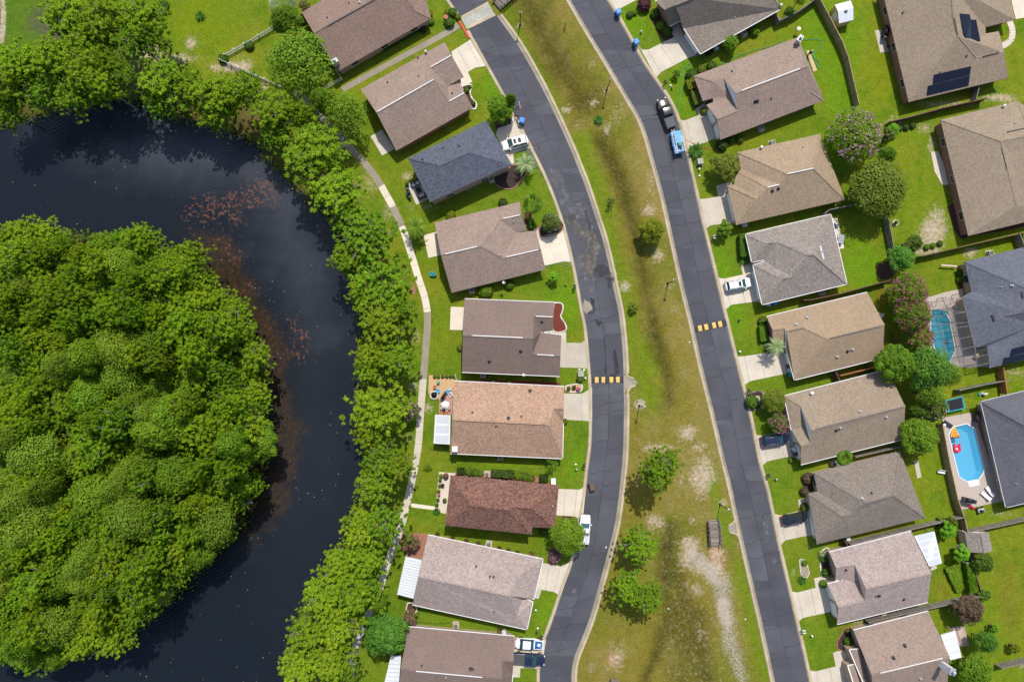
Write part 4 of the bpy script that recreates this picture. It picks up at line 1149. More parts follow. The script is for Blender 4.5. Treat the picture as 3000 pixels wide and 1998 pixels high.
def chimney(H, c_, x, y, w, d, h, rz, capn=1):
 p, _ = on_roof(H, c_, x, y)
 if p is None: p = at(c_, x, y, 3.2)
 g = MB(); g.box(p + Vector((0, 0, h / 2 - .4)), (w, d, h + .8), rz)
 ch = H['mk'](g, 'chimney', 'galv', H['roof'])
 g = MB(); g.box(p + Vector((0, 0, h + .03)), (w + .16, d + .16, .07), rz)
 H['mk'](g, 'chimney_cap', 'steel', ch)
 for k in range(capn):
  g = MB(); g.lathe([(.14, 0), (.14, .3), (.27, .32), (.27, .42), (.1, .5)], (p.x + .25 * k, p.y, p.z + h + .05), 12)
  H['mk'](g, 'flue', 'galv', ch)
WEST = 'houses between the pond path and the west street'
EAST = 'houses along the east street'
FAR = 'houses at the right edge behind the back gardens'
H = house('h1', 'A', [(265, 118), (1130, -420), (1395, -40), (1452, 172), (590, 662), (375, 308, 'b'), (1140, -138, 'b'), (1300, 100, 'b')],
  [[0, 1, 6, 5], [1, 2, 3, 7, 6], [5, 6, 7, 3, 4]], 'roof_brown', 'large brown house at the top edge with a dark ridge vent and metal corner chimney', 'tan_brick',
  dict(b=(3, 4, .44)), vents=[(500, 243, 935, -2, 'dark_metal')], pipes=[(697, 35), (797, 30, 'big', 'w'), (500, 168)], group=WEST)
chimney(H, 'A', 583, 592, .62, .95, 1.3, R(-58))
H = house('h2', 'A', [(805, 822), (1575, 390), (1640, 510, 't'), (1752, 708), (1605, 793), (1715, 765), (1760, 855, 'b'), (1835, 990), (1132, 1387), (950, 1038, 'b'), (1480, 732, 'b'), (1445, 622, 't'), (1615, 940, 'b')],
  [[0, 1, 2, 11, 10, 9], [11, 2, 3, 4], [4, 5, 6, 12], [11, 4, 12, 10], [9, 10, 12, 6, 7, 8]], 'roof_taupe', 'taupe gabled house with three white ridge vents beside the brick threshold', 'brick_wall',
  dict(t=(0, 1, .44), b=(7, 8, .44)), vents=[(960, 1028, 1476, 735), (1450, 620, 1638, 513), (1620, 934, 1754, 859)], pipes=[(1053, 760), (1337, 706), (1647, 862), (1333, 535)], dishes=[(1405, 485)], garage=[(1, 2), (2, 3)], group=WEST)
H = house('h3', 'B', [(612, 515), (1330, 168), (1572, 580), (1480, 612), (815, 917), (905, 583, 't'), (1180, 460, 't'), (1215, 400, 't')],
  [[0, 1, 7, 6, 5], [1, 2, 7], [7, 2, 3, 6], [5, 6, 3, 4], [0, 5, 4]], 'roof_slate', 'dark blue grey shingled house with wicker patio furniture behind it', 'tan_brick',
  dict(t=(0, 1, .44)), eave=4.4, pipes=[(935, 422), (748, 527), (1082, 403)], group=WEST, garage=[(1, 2, .35)])
H = house('h4', 'B', [(857, 1105), (1640, 915), (1655, 1033, 't'), (1705, 1175), (1610, 1197), (1790, 1180), (1832, 1348, 'b'), (1878, 1535), (1013, 1751), (915, 1403, 'b'), (1285, 1318, 'b'), (1460, 1080, 't'), (1480, 1432, 'b')],
  [[0, 1, 2, 11, 10, 9], [11, 2, 3, 4], [4, 5, 6, 12], [11, 4, 12, 10], [9, 10, 12, 6, 7, 8]], 'roof_taupe', 'taupe house with palm shadow on its roof and a driveway round a magnolia', 'tan_brick',
  dict(t=(0, 1, .44), b=(7, 8, .44)), vents=[(952, 1395, 1248, 1326), (1486, 1070, 1637, 1037), (1518, 1423, 1808, 1355)], pipes=[(1462, 1407, '', 'w'), (1585, 1100, '', 'w')], dishes=[(1490, 1660)], garage=[(5, 6), (6, 7, .5)], group=WEST)
H = house('h5', 'C', [(820, 238), (1642, 270), (1637, 402, 't'), (1632, 530), (1520, 545), (1707, 570), (1700, 762, 'b'), (1692, 948), (795, 910), (802, 572, 'b'), (1450, 602, 'b'), (1452, 397, 't'), (1443, 747, 'b')],
  [[0, 1, 2, 11, 10, 9], [11, 2, 3, 4], [4, 5, 6, 12], [11, 4, 12, 10], [9, 10, 12, 6, 7, 8]], 'roof_cocoa', 'cocoa brown house with white eaves and a stone edged red mulch bed', 'cream_wall',
  dict(t=(0, 1, .44), b=(7, 8, .44)), trim='white_paint', vents=[(892, 574, 1355, 594), (1472, 397, 1627, 404), (1484, 749, 1640, 757)], pipes=[(1528, 443, 'big'), (1334, 714, 'big'), (1046, 807, 'big')], dishes=[(1360, 935)], garage=[(5, 6), (6, 7)], group=WEST)
H = house('h6', 'C', [(722, 992), (1735, 1042), (1730, 1243, 't'), (1725, 1378), (1718, 1703), (688, 1656), (705, 1345, 't'), (1590, 1392, 't'), (1632, 1243, 't')],
  [[0, 1, 2, 8, 7, 6], [8, 2, 3], [8, 3, 4, 7], [6, 7, 4, 5]], 'roof_orange', 'orange tan shingled house with a white patio cover towards the pond', 'brick_wall',
  dict(t=(0, 1, .40)), trim='white_paint', vents=[(735, 1350, 1560, 1391, 'roof_orange')], pipes=[(890, 1280), (1222, 1335, 'big'), (1107, 1405), (1420, 1085, 'big'), (1340, 1318)], group=WEST, garage=[(3, 4)])
p, _ = on_roof(H, 'C', 733, 1610)
g = MB(); g.box(p + Vector((0, 0, .45)), (.75, .75, .9)); ch = H['mk'](g, 'chimney', 'white_paint', H['roof'])
g = MB(); g.box(p + Vector((0, 0, .98)), (.95, .95, .16)); H['mk'](g, 'chimney_cap', 'white_metal', ch)
H = house('h7', 'D', [(690, 290), (1685, 382), (1650, 776), (1440, 765), (1437, 832), (637, 750), (872, 568, 't'), (1215, 606, 't'), (1290, 578, 't'), (1435, 592, 't')],
  [[0, 1, 9, 8, 7, 6], [1, 2, 9], [9, 2, 3, 8], [7, 8, 3, 4], [6, 7, 4, 5], [0, 6, 5]], 'roof_red', 'dark red brown shingled hip roof house with clipped hedges along its upper side', 'brick_wall',
  dict(t=(0, 1, .44)), eave=4.3, vents=[(885, 572, 1212, 606, 'roof_red'), (1292, 580, 1430, 592, 'roof_red')], pipes=[(1628, 573, '', 'w')], group=WEST, garage=[(1, 2, .35)])
H = house('h8', 'M', [(795, 215), (1853, 437), (1770, 803), (1675, 793), (1760, 830), (1705, 1083), (655, 855), (707, 598, 't'), (1550, 777, 't'), (1580, 612, 't'), (1607, 620, 't'), (1610, 955, 'b'), (1508, 935, 'b')],
  [[0, 1, 10, 9, 8, 7], [1, 2, 10], [10, 2, 3, 8, 9], [8, 3, 4, 11, 12], [4, 5, 11], [7, 8, 12, 11, 5, 6]], 'roof_pink', 'pale pinkish grey shingled house with a ribbed white metal patio cover', 'cream_wall',
  dict(t=(0, 1, .44), b=(5, 6, .44)), trim='white_paint', vents=[(760, 600, 1490, 768, 'roof_pink')], pipes=[(1238, 505), (1365, 600), (1397, 602), (1405, 917)], group=WEST, garage=[(1, 2)])
H = house('h9', 'M', [(612, 1058), (1592, 1145), (1582, 1372, 't'), (1572, 1500), (1550, 1950), (505, 1868), (547, 1450, 't'), (1470, 1535, 't'), (1480, 1370, 't')],
  [[0, 1, 2, 8, 7, 6], [8, 2, 3], [8, 3, 4, 7], [6, 7, 4, 5]], 'roof_cocoa', 'brown house at the bottom edge with a white coupe before it', 'tan_brick',
  dict(t=(0, 1, .44)), trim='white_paint', vents=[(687, 1463, 1295, 1520)], pipes=[(737, 1415), (1188, 1447, 'big'), (1212, 1450), (962, 1520, '', 'w')], group=WEST, garage=[(3, 4)])
# east row
H = house('r1', 'E', [(378, 20), (462, 95, 't'), (508, 242), (612, 188), (640, 265), (790, 497), (1525, 88), (1290, -420), (560, -200), (555, 50, 'b'), (720, -15, 'b'), (1395, -165, 'b')],
  [[0, 1, 9, 10, 8], [1, 2, 3, 9], [9, 10, 11, 6, 5, 4], [8, 10, 11, 7], [11, 6, 7]], 'roof_grey', 'grey brown house at the top edge with a purple shrub on its lawn', 'brick_wall',
  dict(b=(5, 6, .44), t=(2, 3, .45)), trim='white_paint', wallfaces=[[3, 4, 9]], garage=[(4, 5, .5)], group=EAST, pipes=[(1190, 85, 'big'), (1215, 65, '', 'w'), (1100, 170, '', 'w')], dishes=[(1520, 60)])
H = house('r2', 'E', [(728, 700), (1685, 345), (1925, 925), (970, 1288), (945, 1098, 'b'), (845, 965), (908, 940), (905, 905), (812, 930), (905, 750, 't'), (1003, 717, 't'), (1132, 1018, 'b'), (1115, 860, 't'), (1770, 612, 't'), (1800, 842, 'b'), (1076, 893, 2.9)],
  [[0, 1, 13, 12, 10, 9], [1, 2, 14, 13], [12, 13, 14, 2, 3, 4, 11], [4, 5, 6, 15, 11], [9, 10, 15, 6, 7, 8], [0, 9, 8]], 'roof_taupe', 'taupe two level gabled house by the parked pickup and blue trailer', 'tan_brick',
  dict(t=(0, 1, .44), b=(2, 3, .44)), vents=[(1168, 836, 1700, 635)], wallfaces=[[10, 12, 11, 15]], garage=[(4, 5), (3, 4)], pipes=[(1080, 660), (1290, 933, 'big'), (1312, 930, 'big'), (1438, 908)], group=EAST, wfm='white_paint')
chimney(H, 'E', 1672, 395, .6, 1.0, 1.6, R(-35), 1)
H = house('r3', 'G', [(662, 303), (1418, 135), (1650, 740), (650, 970), (566, 612), (632, 598), (635, 545), (668, 488), (690, 455), (1118, 503, 't'), (1358, 450, 't'), (1048, 600, 'b'), (940, 627, 'b'), (857, 716, 'b'), (832, 730, 'b')],
  [[0, 1, 10, 9], [1, 2, 10], [9, 10, 2, 3, 14, 13, 12, 11], [0, 9, 11, 8], [8, 11, 12, 7], [7, 12, 13, 5, 6], [5, 13, 14, 4], [4, 14, 3]], 'roof_tan', 'tan house with stepped hips, shaded by the big crape myrtle', 'tan_brick',
  dict(t=(0, 1, .46), b=(2, 3, .46)), vents=[(1118, 503, 1357, 451), (935, 627, 1045, 600)], garage=[(3, 4)], pipes=[(1258, 253, '', 'w'), (980, 655, 'big'), (1035, 635, 'big')], dishes=[(870, 262)], group=EAST)
H = house('r4', 'G', [(735, 1057), (1518, 873), (1665, 1512), (887, 1702), (803, 1338), (908, 1308), (905, 1290), (793, 1312), (935, 1145, 't'), (1030, 1127, 't'), (1310, 1252, 't'), (1362, 1245, 't'), (1165, 1445, 'b'), (1075, 1468, 'b')],
  [[0, 1, 11, 10, 9, 8], [1, 2, 11], [10, 11, 2, 3, 13, 12], [9, 10, 12, 5, 6], [8, 9, 6, 7], [0, 8, 7], [5, 12, 13, 4], [4, 13, 3]], 'roof_ash', 'ash grey shingled hip roof house with a white estate car on its driveway', 'cream_wall',
  dict(t=(0, 1, .44), b=(2, 3, .44)), trim='white_paint', garage=[(3, 4)], vents=[(937, 1143, 992, 1132, 'vent_grey'), (1308, 1253, 1360, 1243, 'vent_grey'), (1078, 1468, 1133, 1455, 'vent_grey')], pipes=[(1300, 1530, '', 'w')], group=EAST)
for q in ((1418, 1162, 1430, 1215), (1435, 1225, 1450, 1285)):
 a_, nn = on_roof(H, 'G', q[0], q[1]); b_, _ = on_roof(H, 'G', q[2], q[3])
 g = MB(); g.bar(a_ + Vector((0, 0, .08)), b_ + Vector((0, 0, .08)), .32, .10); H['mk'](g, 'skylight', 'bin_grey', H['roof'])
H = house('r5', 'I', [(615, 87), (1539, -136), (1697, 158, 't'), (1682, 465), (870, 668), (795, 388), (785, 318), (672, 343), (668, 207, 't'), (778, 192, 't'), (797, 225, 't'), (955, 190, 't'), (1170, 290, 't')],
  [[0, 1, 2, 12, 11, 10, 9, 8], [8, 9, 6, 7], [12, 2, 3, 4], [10, 11, 12, 4, 5]], 'roof_sand', 'sandy tan house with a brown ridge vent and a spindly palm at its driveway', 'brick_wall',
  dict(t=(0, 1, .44)), trim='white_paint', wallfaces=[[9, 10, 5, 6]], garage=[(4, 5, .55)], vents=[(1193, 285, 1660, 174, 'vent_grey'), (822, 219, 955, 190, 'vent_grey')], pipes=[(982, 95, 'big', 'w'), (880, 158, 'big', 'w'), (1357, 402, 'big'), (1400, 388, 'big', 'w'), (1260, 455, 'big', 'w')], group=EAST)
H = house('r6', 'I', [(775, 815), (1725, 573), (1888, 910, 't'), (1873, 1211), (930, 1445), (928, 1273, 'b'), (843, 1128), (922, 903, 't'), (1018, 1248, 'b'), (1025, 1130, 't'), (972, 1085, 2.9)],
  [[0, 1, 2, 9, 7], [0, 7, 10, 6], [6, 10, 8, 5], [9, 2, 3, 4, 5, 8]], 'roof_olive', 'khaki gabled house with a pink crape myrtle and a navy car at its front', 'tan_brick',
  dict(t=(0, 1, .44), b=(3, 4, .44)), trim='white_paint', wallfaces=[[7, 9, 8, 10]], garage=[(5, 6), (4, 5)], wfm='white_paint', vents=[(1060, 1118, 1880, 912, 'vent_grey')], pipes=[(1465, 957, 'big', 'w'), (1710, 1008, 'big', 'w'), (1253, 1127, 'big'), (1287, 1108, 'big', 'w')], dishes=[(1015, 785)], group=EAST)
H = house('r7', 'K', [(735, 265), (1525, 65), (1758, 680), (763, 922), (705, 590), (683, 460), (768, 437), (1210, 543, 't'), (1468, 475, 't'), (1090, 637, 'b'), (1000, 667, 'b')],
  [[0, 1, 8, 7], [1, 2, 8], [7, 8, 2, 3, 10, 9], [0, 7, 9, 6], [6, 9, 10, 5], [5, 10, 3, 4]], 'roof_grey', 'grey shingled hip roof house with a black sedan on its driveway', 'cream_wall',
  dict(t=(0, 1, .46), b=(2, 3, .46)), garage=[(3, 4)], pipes=[(1178, 503, 'big', 'w'), (1263, 450)], vents=[(1215, 543, 1465, 477, 'vent_grey')], group=EAST)
H = house('r8', 'L', [(562, 372), (1315, 180), (1500, 567, 't'), (1468, 832), (635, 1035), (645, 880, 'b'), (545, 665), (692, 628), (620, 632), (625, 518, 't'), (795, 487, 't'), (890, 820, 'b'), (900, 708, 't'), (842, 658, 2.9)],
  [[0, 1, 2, 12, 10, 9], [9, 10, 13, 7, 8], [6, 7, 13, 11, 5], [12, 2, 3, 4, 5, 11]], 'roof_pink', 'pinkish shingled two level gabled house with a large white patio cover behind', 'tan_brick',
  dict(t=(0, 1, .44), b=(3, 4, .44)), wallfaces=[[10, 12, 11, 13]], garage=[(5, 6), (4, 5)], wfm='shed_pale', pipes=[(1020, 770, 'big'), (995, 776), (1245, 802, 'big'), (718, 538)], vents=[(925, 703, 1490, 570, 'roof_pink')], trim='white_paint', group=EAST)
H = house('r9', 'L', [(785, 1090), (1472, 915), (1668, 1330, 't'), (1645, 1640), (975, 1805), (952, 1500, 't')],
  [[0, 1, 2, 5], [5, 2, 3, 4]], 'roof_taupe', 'taupe gabled house cut by the bottom edge with a white chimney and a stepped front', 'tan_brick',
  dict(t=(0, 1, .44)), trim='white_paint', vents=[(1030, 1480, 1600, 1345)], pipes=[(1257, 1232, 'big'), (1152, 1345, 'big'), (1395, 1530, 'big', 'w')], group=EAST)
r9 = H
for q in ([(745, 1268, 2.3), (835, 1258, 2.75), (965, 1545, 3.0), (1010, 1730, 2.5), (930, 1750, 2.2), (880, 1590, 3.2)], [(730, 1412, 2.2), (800, 1400, 2.4), (885, 1590, 2.6), (930, 1760, 2.3), (850, 1780, 2.1), (780, 1568, 2.9)]):
 pts = [at('L', *v) for v in q]
 g = MB(); g.face(pts); g.face([p - Vector((0, 0, .2)) for p in reversed(pts)])
 for i in range(len(pts)):
  a_, b_ = pts[i], pts[(i + 1) % len(pts)]; g.face([a_ - Vector((0, 0, .2)), b_ - Vector((0, 0, .2)), b_, a_])
 H['mk'](g, 'lower_roof', 'roof_taupe')
 g = MB()
 for i in range(len(pts)):
  a_, b_ = pts[i].lerp(sum(pts, Vector()) / 6, .04), pts[(i + 1) % len(pts)].lerp(sum(pts, Vector()) / 6, .04); g.face([(a_.x, a_.y, -.1), (b_.x, b_.y, -.1), b_ - Vector((0, 0, .2)), a_ - Vector((0, 0, .2))])
 H['mk'](g, 'front_wall', 'tan_brick')
 g = MB(); g.bar(pts[0], pts[5], .14, .16); g.bar(pts[0], pts[1], .12, .14); H['mk'](g, 'gutter', 'white_paint')
p, _ = on_roof(H, 'L', 1590, 1400); 
if p:
 g = MB(); g.box(p + Vector((0, 0, 1.3)), (.75, 1.0, 3.2), R(-15)); ch = H['mk'](g, 'chimney', 'white_paint', H['roof'])
 g = MB(); g.box(p + Vector((0, 0, 2.95)), (.9, 1.15, .1), R(-15)); H['mk'](g, 'chimney_cap', 'galv', ch)
 g = MB(); g.lathe([(.16, 0), (.16, .4), (.28, .42), (.28, .52)], (p.x, p.y, p.z + 3.0), 12); H['mk'](g, 'flue', 'galv', ch)
# far right houses
H = house('f1', 'F', [(1040, -130), (1293, 940), (2210, 718), (2168, 480, 'b'), (2120, 290), (2000, 312), (1998, 252), (2268, 185), (2200, -130), (1700, 155, 'l'), (1742, 327, 'l'), (1915, 530, 'b'), (2150, 640, 'b'), (1690, -130, 'l')],
  [[0, 1, 10, 9], [1, 2, 12, 3, 11, 10], [10, 11, 3, 4, 5, 6, 13, 9], [13, 6, 7, 8], [0, 9, 13], [2, 3, 12]], 'roof_olive', 'big tan brown house at the top right corner with two black solar panel fields', 'brick_wall',
  dict(b=(1, 2, .44), l=(0, 1, .44)), vents=[(1708, 170, 1740, 325, 'dark_metal'), (1972, 523, 2120, 487, 'dark_metal')], pipes=[(1237, 122), (1820, 520), (1583, 660, '', 'w')], group=FAR, inset=.5)
def panels(H, c_, pts, name='solar_panel'):
 q = [on_roof(H, c_, *p) for p in pts]
 q = [a + b * .07 for a, b in q if a is not None]
 if len(q) < 3: return
 g = MB(); g.face(q); g.face([p - Vector((0, 0, .05)) for p in reversed(q)])
 for i in range(len(q)):
  a_, b_ = q[i], q[(i + 1) % len(q)]; g.face([a_ - Vector((0, 0, .05)), b_ - Vector((0, 0, .05)), b_, a_])
 H['mk'](g, name, 'solar', H['roof'])
panels(H, 'F', [(1760, 130), (1850, 135), (1862, 185), (1910, 185), (1950, 382), (1915, 385), (1912, 432), (1870, 432), (1862, 382), (1812, 382)])
panels(H, 'F', [(1522, 690), (1865, 610), (1853, 690), (1512, 775)])
panels(H, 'F', [(1512, 780), (1853, 696), (1840, 790), (1455, 882), (1468, 792)])
H = house('f2', 'F', [(1585, 1103), (2292, 930), (2560, 1120), (2700, 1960), (1840, 2169), (2140, 1300, 't'), (2285, 1890, 'b'), (2420, 1240, 't')],
  [[0, 1, 7, 5], [0, 5, 6, 4], [4, 6, 3], [5, 7, 2, 3, 6], [1, 2, 7]], 'roof_olive', 'taupe house at the right edge with a covered patio beside the sandy garden', 'brick_wall',
  dict(t=(0, 1, .44), b=(3, 4, .44)), vents=[(2143, 1360, 2190, 1565, 'dark_metal'), (2195, 1218, 2350, 1182, 'dark_metal')], pipes=[(2262, 1135, '', 'w')], dishes=[(2150, 980)], group=FAR)
H = house('f3', 'H', [(1805, 523), (2600, 330), (1868, 800), (1785, 850), (1895, 1318), (2010, 1300), (2035, 1500), (2600, 1370), (2480, 815, 't'), (2178, 1025, 'l'), (2340, 985, 'l'), (1940, 812, 3.0), (2480, 1100, 'b')],
  [[0, 1, 8], [0, 8, 10, 11, 2], [11, 10, 9, 3], [2, 11, 3], [3, 9, 4], [4, 9, 10, 12, 5], [5, 12, 6], [6, 12, 7], [1, 7, 12, 8], [8, 12, 10]], 'roof_blue', 'dark blue grey house at the right edge joined to the screened pool', 'tan_brick',
  dict(t=(0, 1, .46), l=(3, 4, .42), b=(6, 7, .42)), vents=[(2180, 1022, 2325, 985, 'vent_grey')], pipes=[(2135, 757, '', 'w'), (2240, 745, 'big', 'w')], group=FAR)
for q in ((2060, 1010, 2080, 1072), (2330, 800, 2345, 855)):
 a_, _ = on_roof(H, 'H', q[0], q[1]); b_, _ = on_roof(H, 'H', q[2], q[3])
 if a_ and b_:
  g = MB(); g.bar(a_ + Vector((0, 0, .08)), b_ + Vector((0, 0, .08)), .38, .10); H['mk'](g, 'skylight', 'dark_metal', H['roof'])
panels(H, 'H', [(2235, 1325), (2420, 1275), (2410, 1345), (2220, 1392)])
panels(H, 'H', [(2165, 1408), (2420, 1350), (2420, 1405), (2150, 1470)])
H = house('f4', 'J', [(1955, 398), (2700, 215), (2900, 1200), (2185, 1368), (2440, 660, 't'), (2560, 1035, 'b')],
  [[0, 1, 4], [1, 2, 5, 4], [2, 3, 5], [3, 0, 4, 5]], 'roof_char', 'charcoal roofed brick house beside the open blue pool', 'tan_brick',
  dict(t=(0, 1, .46), b=(2, 3, .46)), trim='white_metal', pipes=[(2275, 1148, '', 'w')], group=FAR, inset=.8)
# ---------------- patio covers, sheds ----------------
def cover(c_, pts, label, z=2.45, ribs=0, matn='white_metal', house_side=None, group='white metal patio covers', slope=.25, panels_=0):
 q = [at(c_, x, y, z) for x, y in pts]; base = sum(q, Vector()) / 4; base.z = 0
 root = empty('patio_cover', base, 0, label, 'patio cover', group)
 q = [p - base for p in q]
 q[1].z += slope; q[2].z += slope          # pts: outer, house, house, outer
 g = MB(); g.face(q); g.face([p - Vector((0, 0, .08)) for p in reversed(q)])
 for i in range(4):
  a_, b_ = q[i], q[(i + 1) % 4]; g.face([a_ - Vector((0, 0, .08)), b_ - Vector((0, 0, .08)), b_, a_])
 g.build('roof_sheet', MATS[matn], root)
 if ribs:
  g = MB()
  for k in range(ribs + 1):
   t = k / ribs; a_ = q[0].lerp(q[3], t); b_ = q[1].lerp(q[2], t); g.bar(a_ + Vector((0, 0, .03)), b_ + Vector((0, 0, .03)), .09, .06)
  g.build('rib', MATS['bin_grey'], root)
 if panels_:
  for k in range(panels_):
   t0 = (k + .12) / panels_; t1 = (k + .88) / panels_
   a_ = q[0].lerp(q[3], t0); b_ = q[1].lerp(q[2], t0); c2 = q[1].lerp(q[2], t1); d2 = q[0].lerp(q[3], t1)
   f = [a_.lerp(b_, .1), a_.lerp(b_, .9), d2.lerp(c2, .9), d2.lerp(c2, .1)]
   g = MB(); g.face([p + Vector((0, 0, .006)) for p in f]); g.build('weathered_panel', MATS['bin_grey'], root)
 for p in (q[0], q[3], q[0].lerp(q[3], .5)):
  g = MB(); p = p.lerp(Vector((0, 0, p.z)), .06); g.bar((p.x, p.y, 0), (p.x, p.y, z - .1), .1, .1); g.build('post', MATS['white_paint'], root)
 return root
cover('C', [(548, 1300), (690, 1305), (685, 1573), (533, 1565)], 'white flat patio cover with grey weathered panels beside the orange tan house', panels_=3, slope=.15)
cover('M', [(590, 412), (742, 440), (665, 793), (513, 757)], 'ribbed white metal patio cover beside the pale pinkish grey house', ribs=14)
cover('M', [(455, 1322), (552, 1320), (520, 1700), (365, 1700)], 'white patio cover half under the green tree at the bottom edge', ribs=10)
cover('L', [(1530, 182), (1340, 225), (1478, 505), (1598, 475)], 'large white patio cover with grey panels behind the pinkish two level house', panels_=5, slope=.1)
cover('L', [(1720, 1092), (1580, 1130), (1670, 1360), (1780, 1335)], 'plain white patio cover next to the wooden deck', ribs=4, slope=.1)
# deck
q = [at('L', *p, .35) for p in [(1690, 1062), (1808, 1048), (1845, 1228), (1765, 1243)]]; base = sum(q, Vector()) / 4; base.z = 0
root = empty('wooden_deck', base, 0, 'weathered wooden deck beside the plain white patio cover', 'deck')
g = MB()
for k in range(9):
 g.ft = random.random(); a_ = q[0].lerp(q[1], (k + .5) / 9) - base; b_ = q[3].lerp(q[2], (k + .5) / 9) - base; g.bar(a_, b_, (q[0] - q[1]).length / 9 - .03, .05)
g.build('boards', MATS['wood_deck'], root)
g = MB(); 
for p in q: g.bar((p.x - base.x, p.y - base.y, 0), (p.x - base.x, p.y - base.y, .32), .12, .12)
g.build('support_post', MATS['fence_grey'], root)
def shed_poly(c_, eaves, ridge, zE, zR, wallm, roofm, label):
 E_ = [at(c_, *p, zE) for p in eaves]; Rg = [at(c_, *p, zR) for p in ridge]
 base = sum(E_, Vector()) / len(E_); base.z = 0
 root = empty('garden_shed', base, 0, label, 'shed', 'garden sheds')
 E_ = [p - base for p in E_]; Rg = [p - base for p in Rg]
 g = MB()
 for i in range(4):
  a_, b_ = E_[i], E_[(i + 1) % 4]; g.face([(a_.x * .94, a_.y * .94, 0), (b_.x * .94, b_.y * .94, 0), (b_.x * .94, b_.y * .94, zE), (a_.x * .94, a_.y * .94, zE)])
 for e0, e1, r_ in ((0, 1, 0), (2, 3, 1)):
  g.face([E_[e0] * 1.0, E_[e1] * 1.0, Rg[r_]])
 g.build('wall', MATS[wallm], root)
 g = MB()
 f1 = [E_[1], E_[2], Rg[1], Rg[0]]; f2 = [E_[3], E_[0], Rg[0], Rg[1]]
 for f in (f1, f2):
  g.face([p + Vector((0, 0, .04)) for p in f]); g.face([p - Vector((0, 0, .04)) for p in reversed(f)])
 g.bar(Rg[0] + Vector((0, 0, .05)), Rg[1] + Vector((0, 0, .05)), .2, .05)
 g.build('roof', MATS[roofm], root)
 dm_ = E_[2].lerp(E_[3], .5) * .95
 g = MB(); d = (E_[3] - E_[2]).normalized(); M_ = Matrix((d, Vector((-d.y, d.x, 0)), Vector((0, 0, 1)))).transposed()
 g.box(Vector((dm_.x, dm_.y, 1.0)), (1.2, .12, 1.9), M=M_); g.build('door', MATS['white_paint'], root)
 return root
rt = shed_poly('F', [(582, 82), (770, 40), (740, 190), (622, 248)], [(703, 38), (700, 150)], 2.0, 2.0, 'shed_wall', 'white_metal', 'x')
bpy.data.objects.remove(rt.children[0]) if False else None
for ch in list(rt.children): bpy.data.objects.remove(ch)
bpy.data.objects.remove(rt)
# white metal shed: mansard-like white roof over yellowish walls
def metal_shed():
 top = [at('F', *p, 2.45) for p in [(625, 35), (770, -5), (795, 175), (665, 207)]]
 base = sum(top, Vector()) / 4; base.z = 0
 root = empty('garden_shed', base, 0, 'white metal roofed yellowish shed on the grass behind the long tan fence', 'shed', 'garden sheds')
 t = [p - base for p in top]
 for p in t: p.z = 2.0
 m1 = t[0].lerp(t[3], .45); m2 = t[1].lerp(t[2], .45); m1.z = m2.z = 2.5
 g = MB(); b_ = [Vector((p.x * .95, p.y * .95, 0)) for p in t]
 for i in range(4):
  a_, c2 = b_[i], b_[(i + 1) % 4]; g.face([a_, c2, (c2.x, c2.y, 2.0), (a_.x, a_.y, 2.0)])
 g.face([t[3] * .97 + Vector((0, 0, .05)), t[0] * .97 + Vector((0, 0, .05)), m1]); g.face([t[1], t[2], m2])
 g.build('wall', MATS['shed_wall'], root)
 g = MB(); g.face([t[0], t[1], m2, m1]); g.face([m1, m2, t[2], t[3]]); g.face([p - Vector((0, 0, .05)) for p in (t[3], t[2], m2, m1)]); g.face([p - Vector((0, 0, .05)) for p in (m1, m2, t[1], t[0])])
 for k in range(9):
  s_ = k / 8; g.bar(t[3].lerp(t[2], s_) + Vector((0, 0, .02)), m1.lerp(m2, s_) + Vector((0, 0, .02)), .04, .04); g.bar(t[0].lerp(t[1], s_) + Vector((0, 0, .02)), m1.lerp(m2, s_) + Vector((0, 0, .02)), .04, .04)
 g.build('roof', MATS['white_metal'], root)
 g = MB(); c0 = m1.lerp(m2, .5).lerp(t[3].lerp(t[2], .5), .15); g.box(c0 + Vector((0, 0, .12)), (.5, .3, .16)); g.build('roof_vent', MATS['dark_metal'], root)
 g = MB(); d = (b_[3] - b_[0]).normalized(); M_ = Matrix((d, Vector((-d.y, d.x, 0)), Vector((0, 0, 1)))).transposed(); g.box(b_[0].lerp(b_[3], .5) + Vector((0, 0, .95)), (1.3, .06, 1.85), M=M_); g.build('door', MATS['white_paint'], root)
metal_shed()
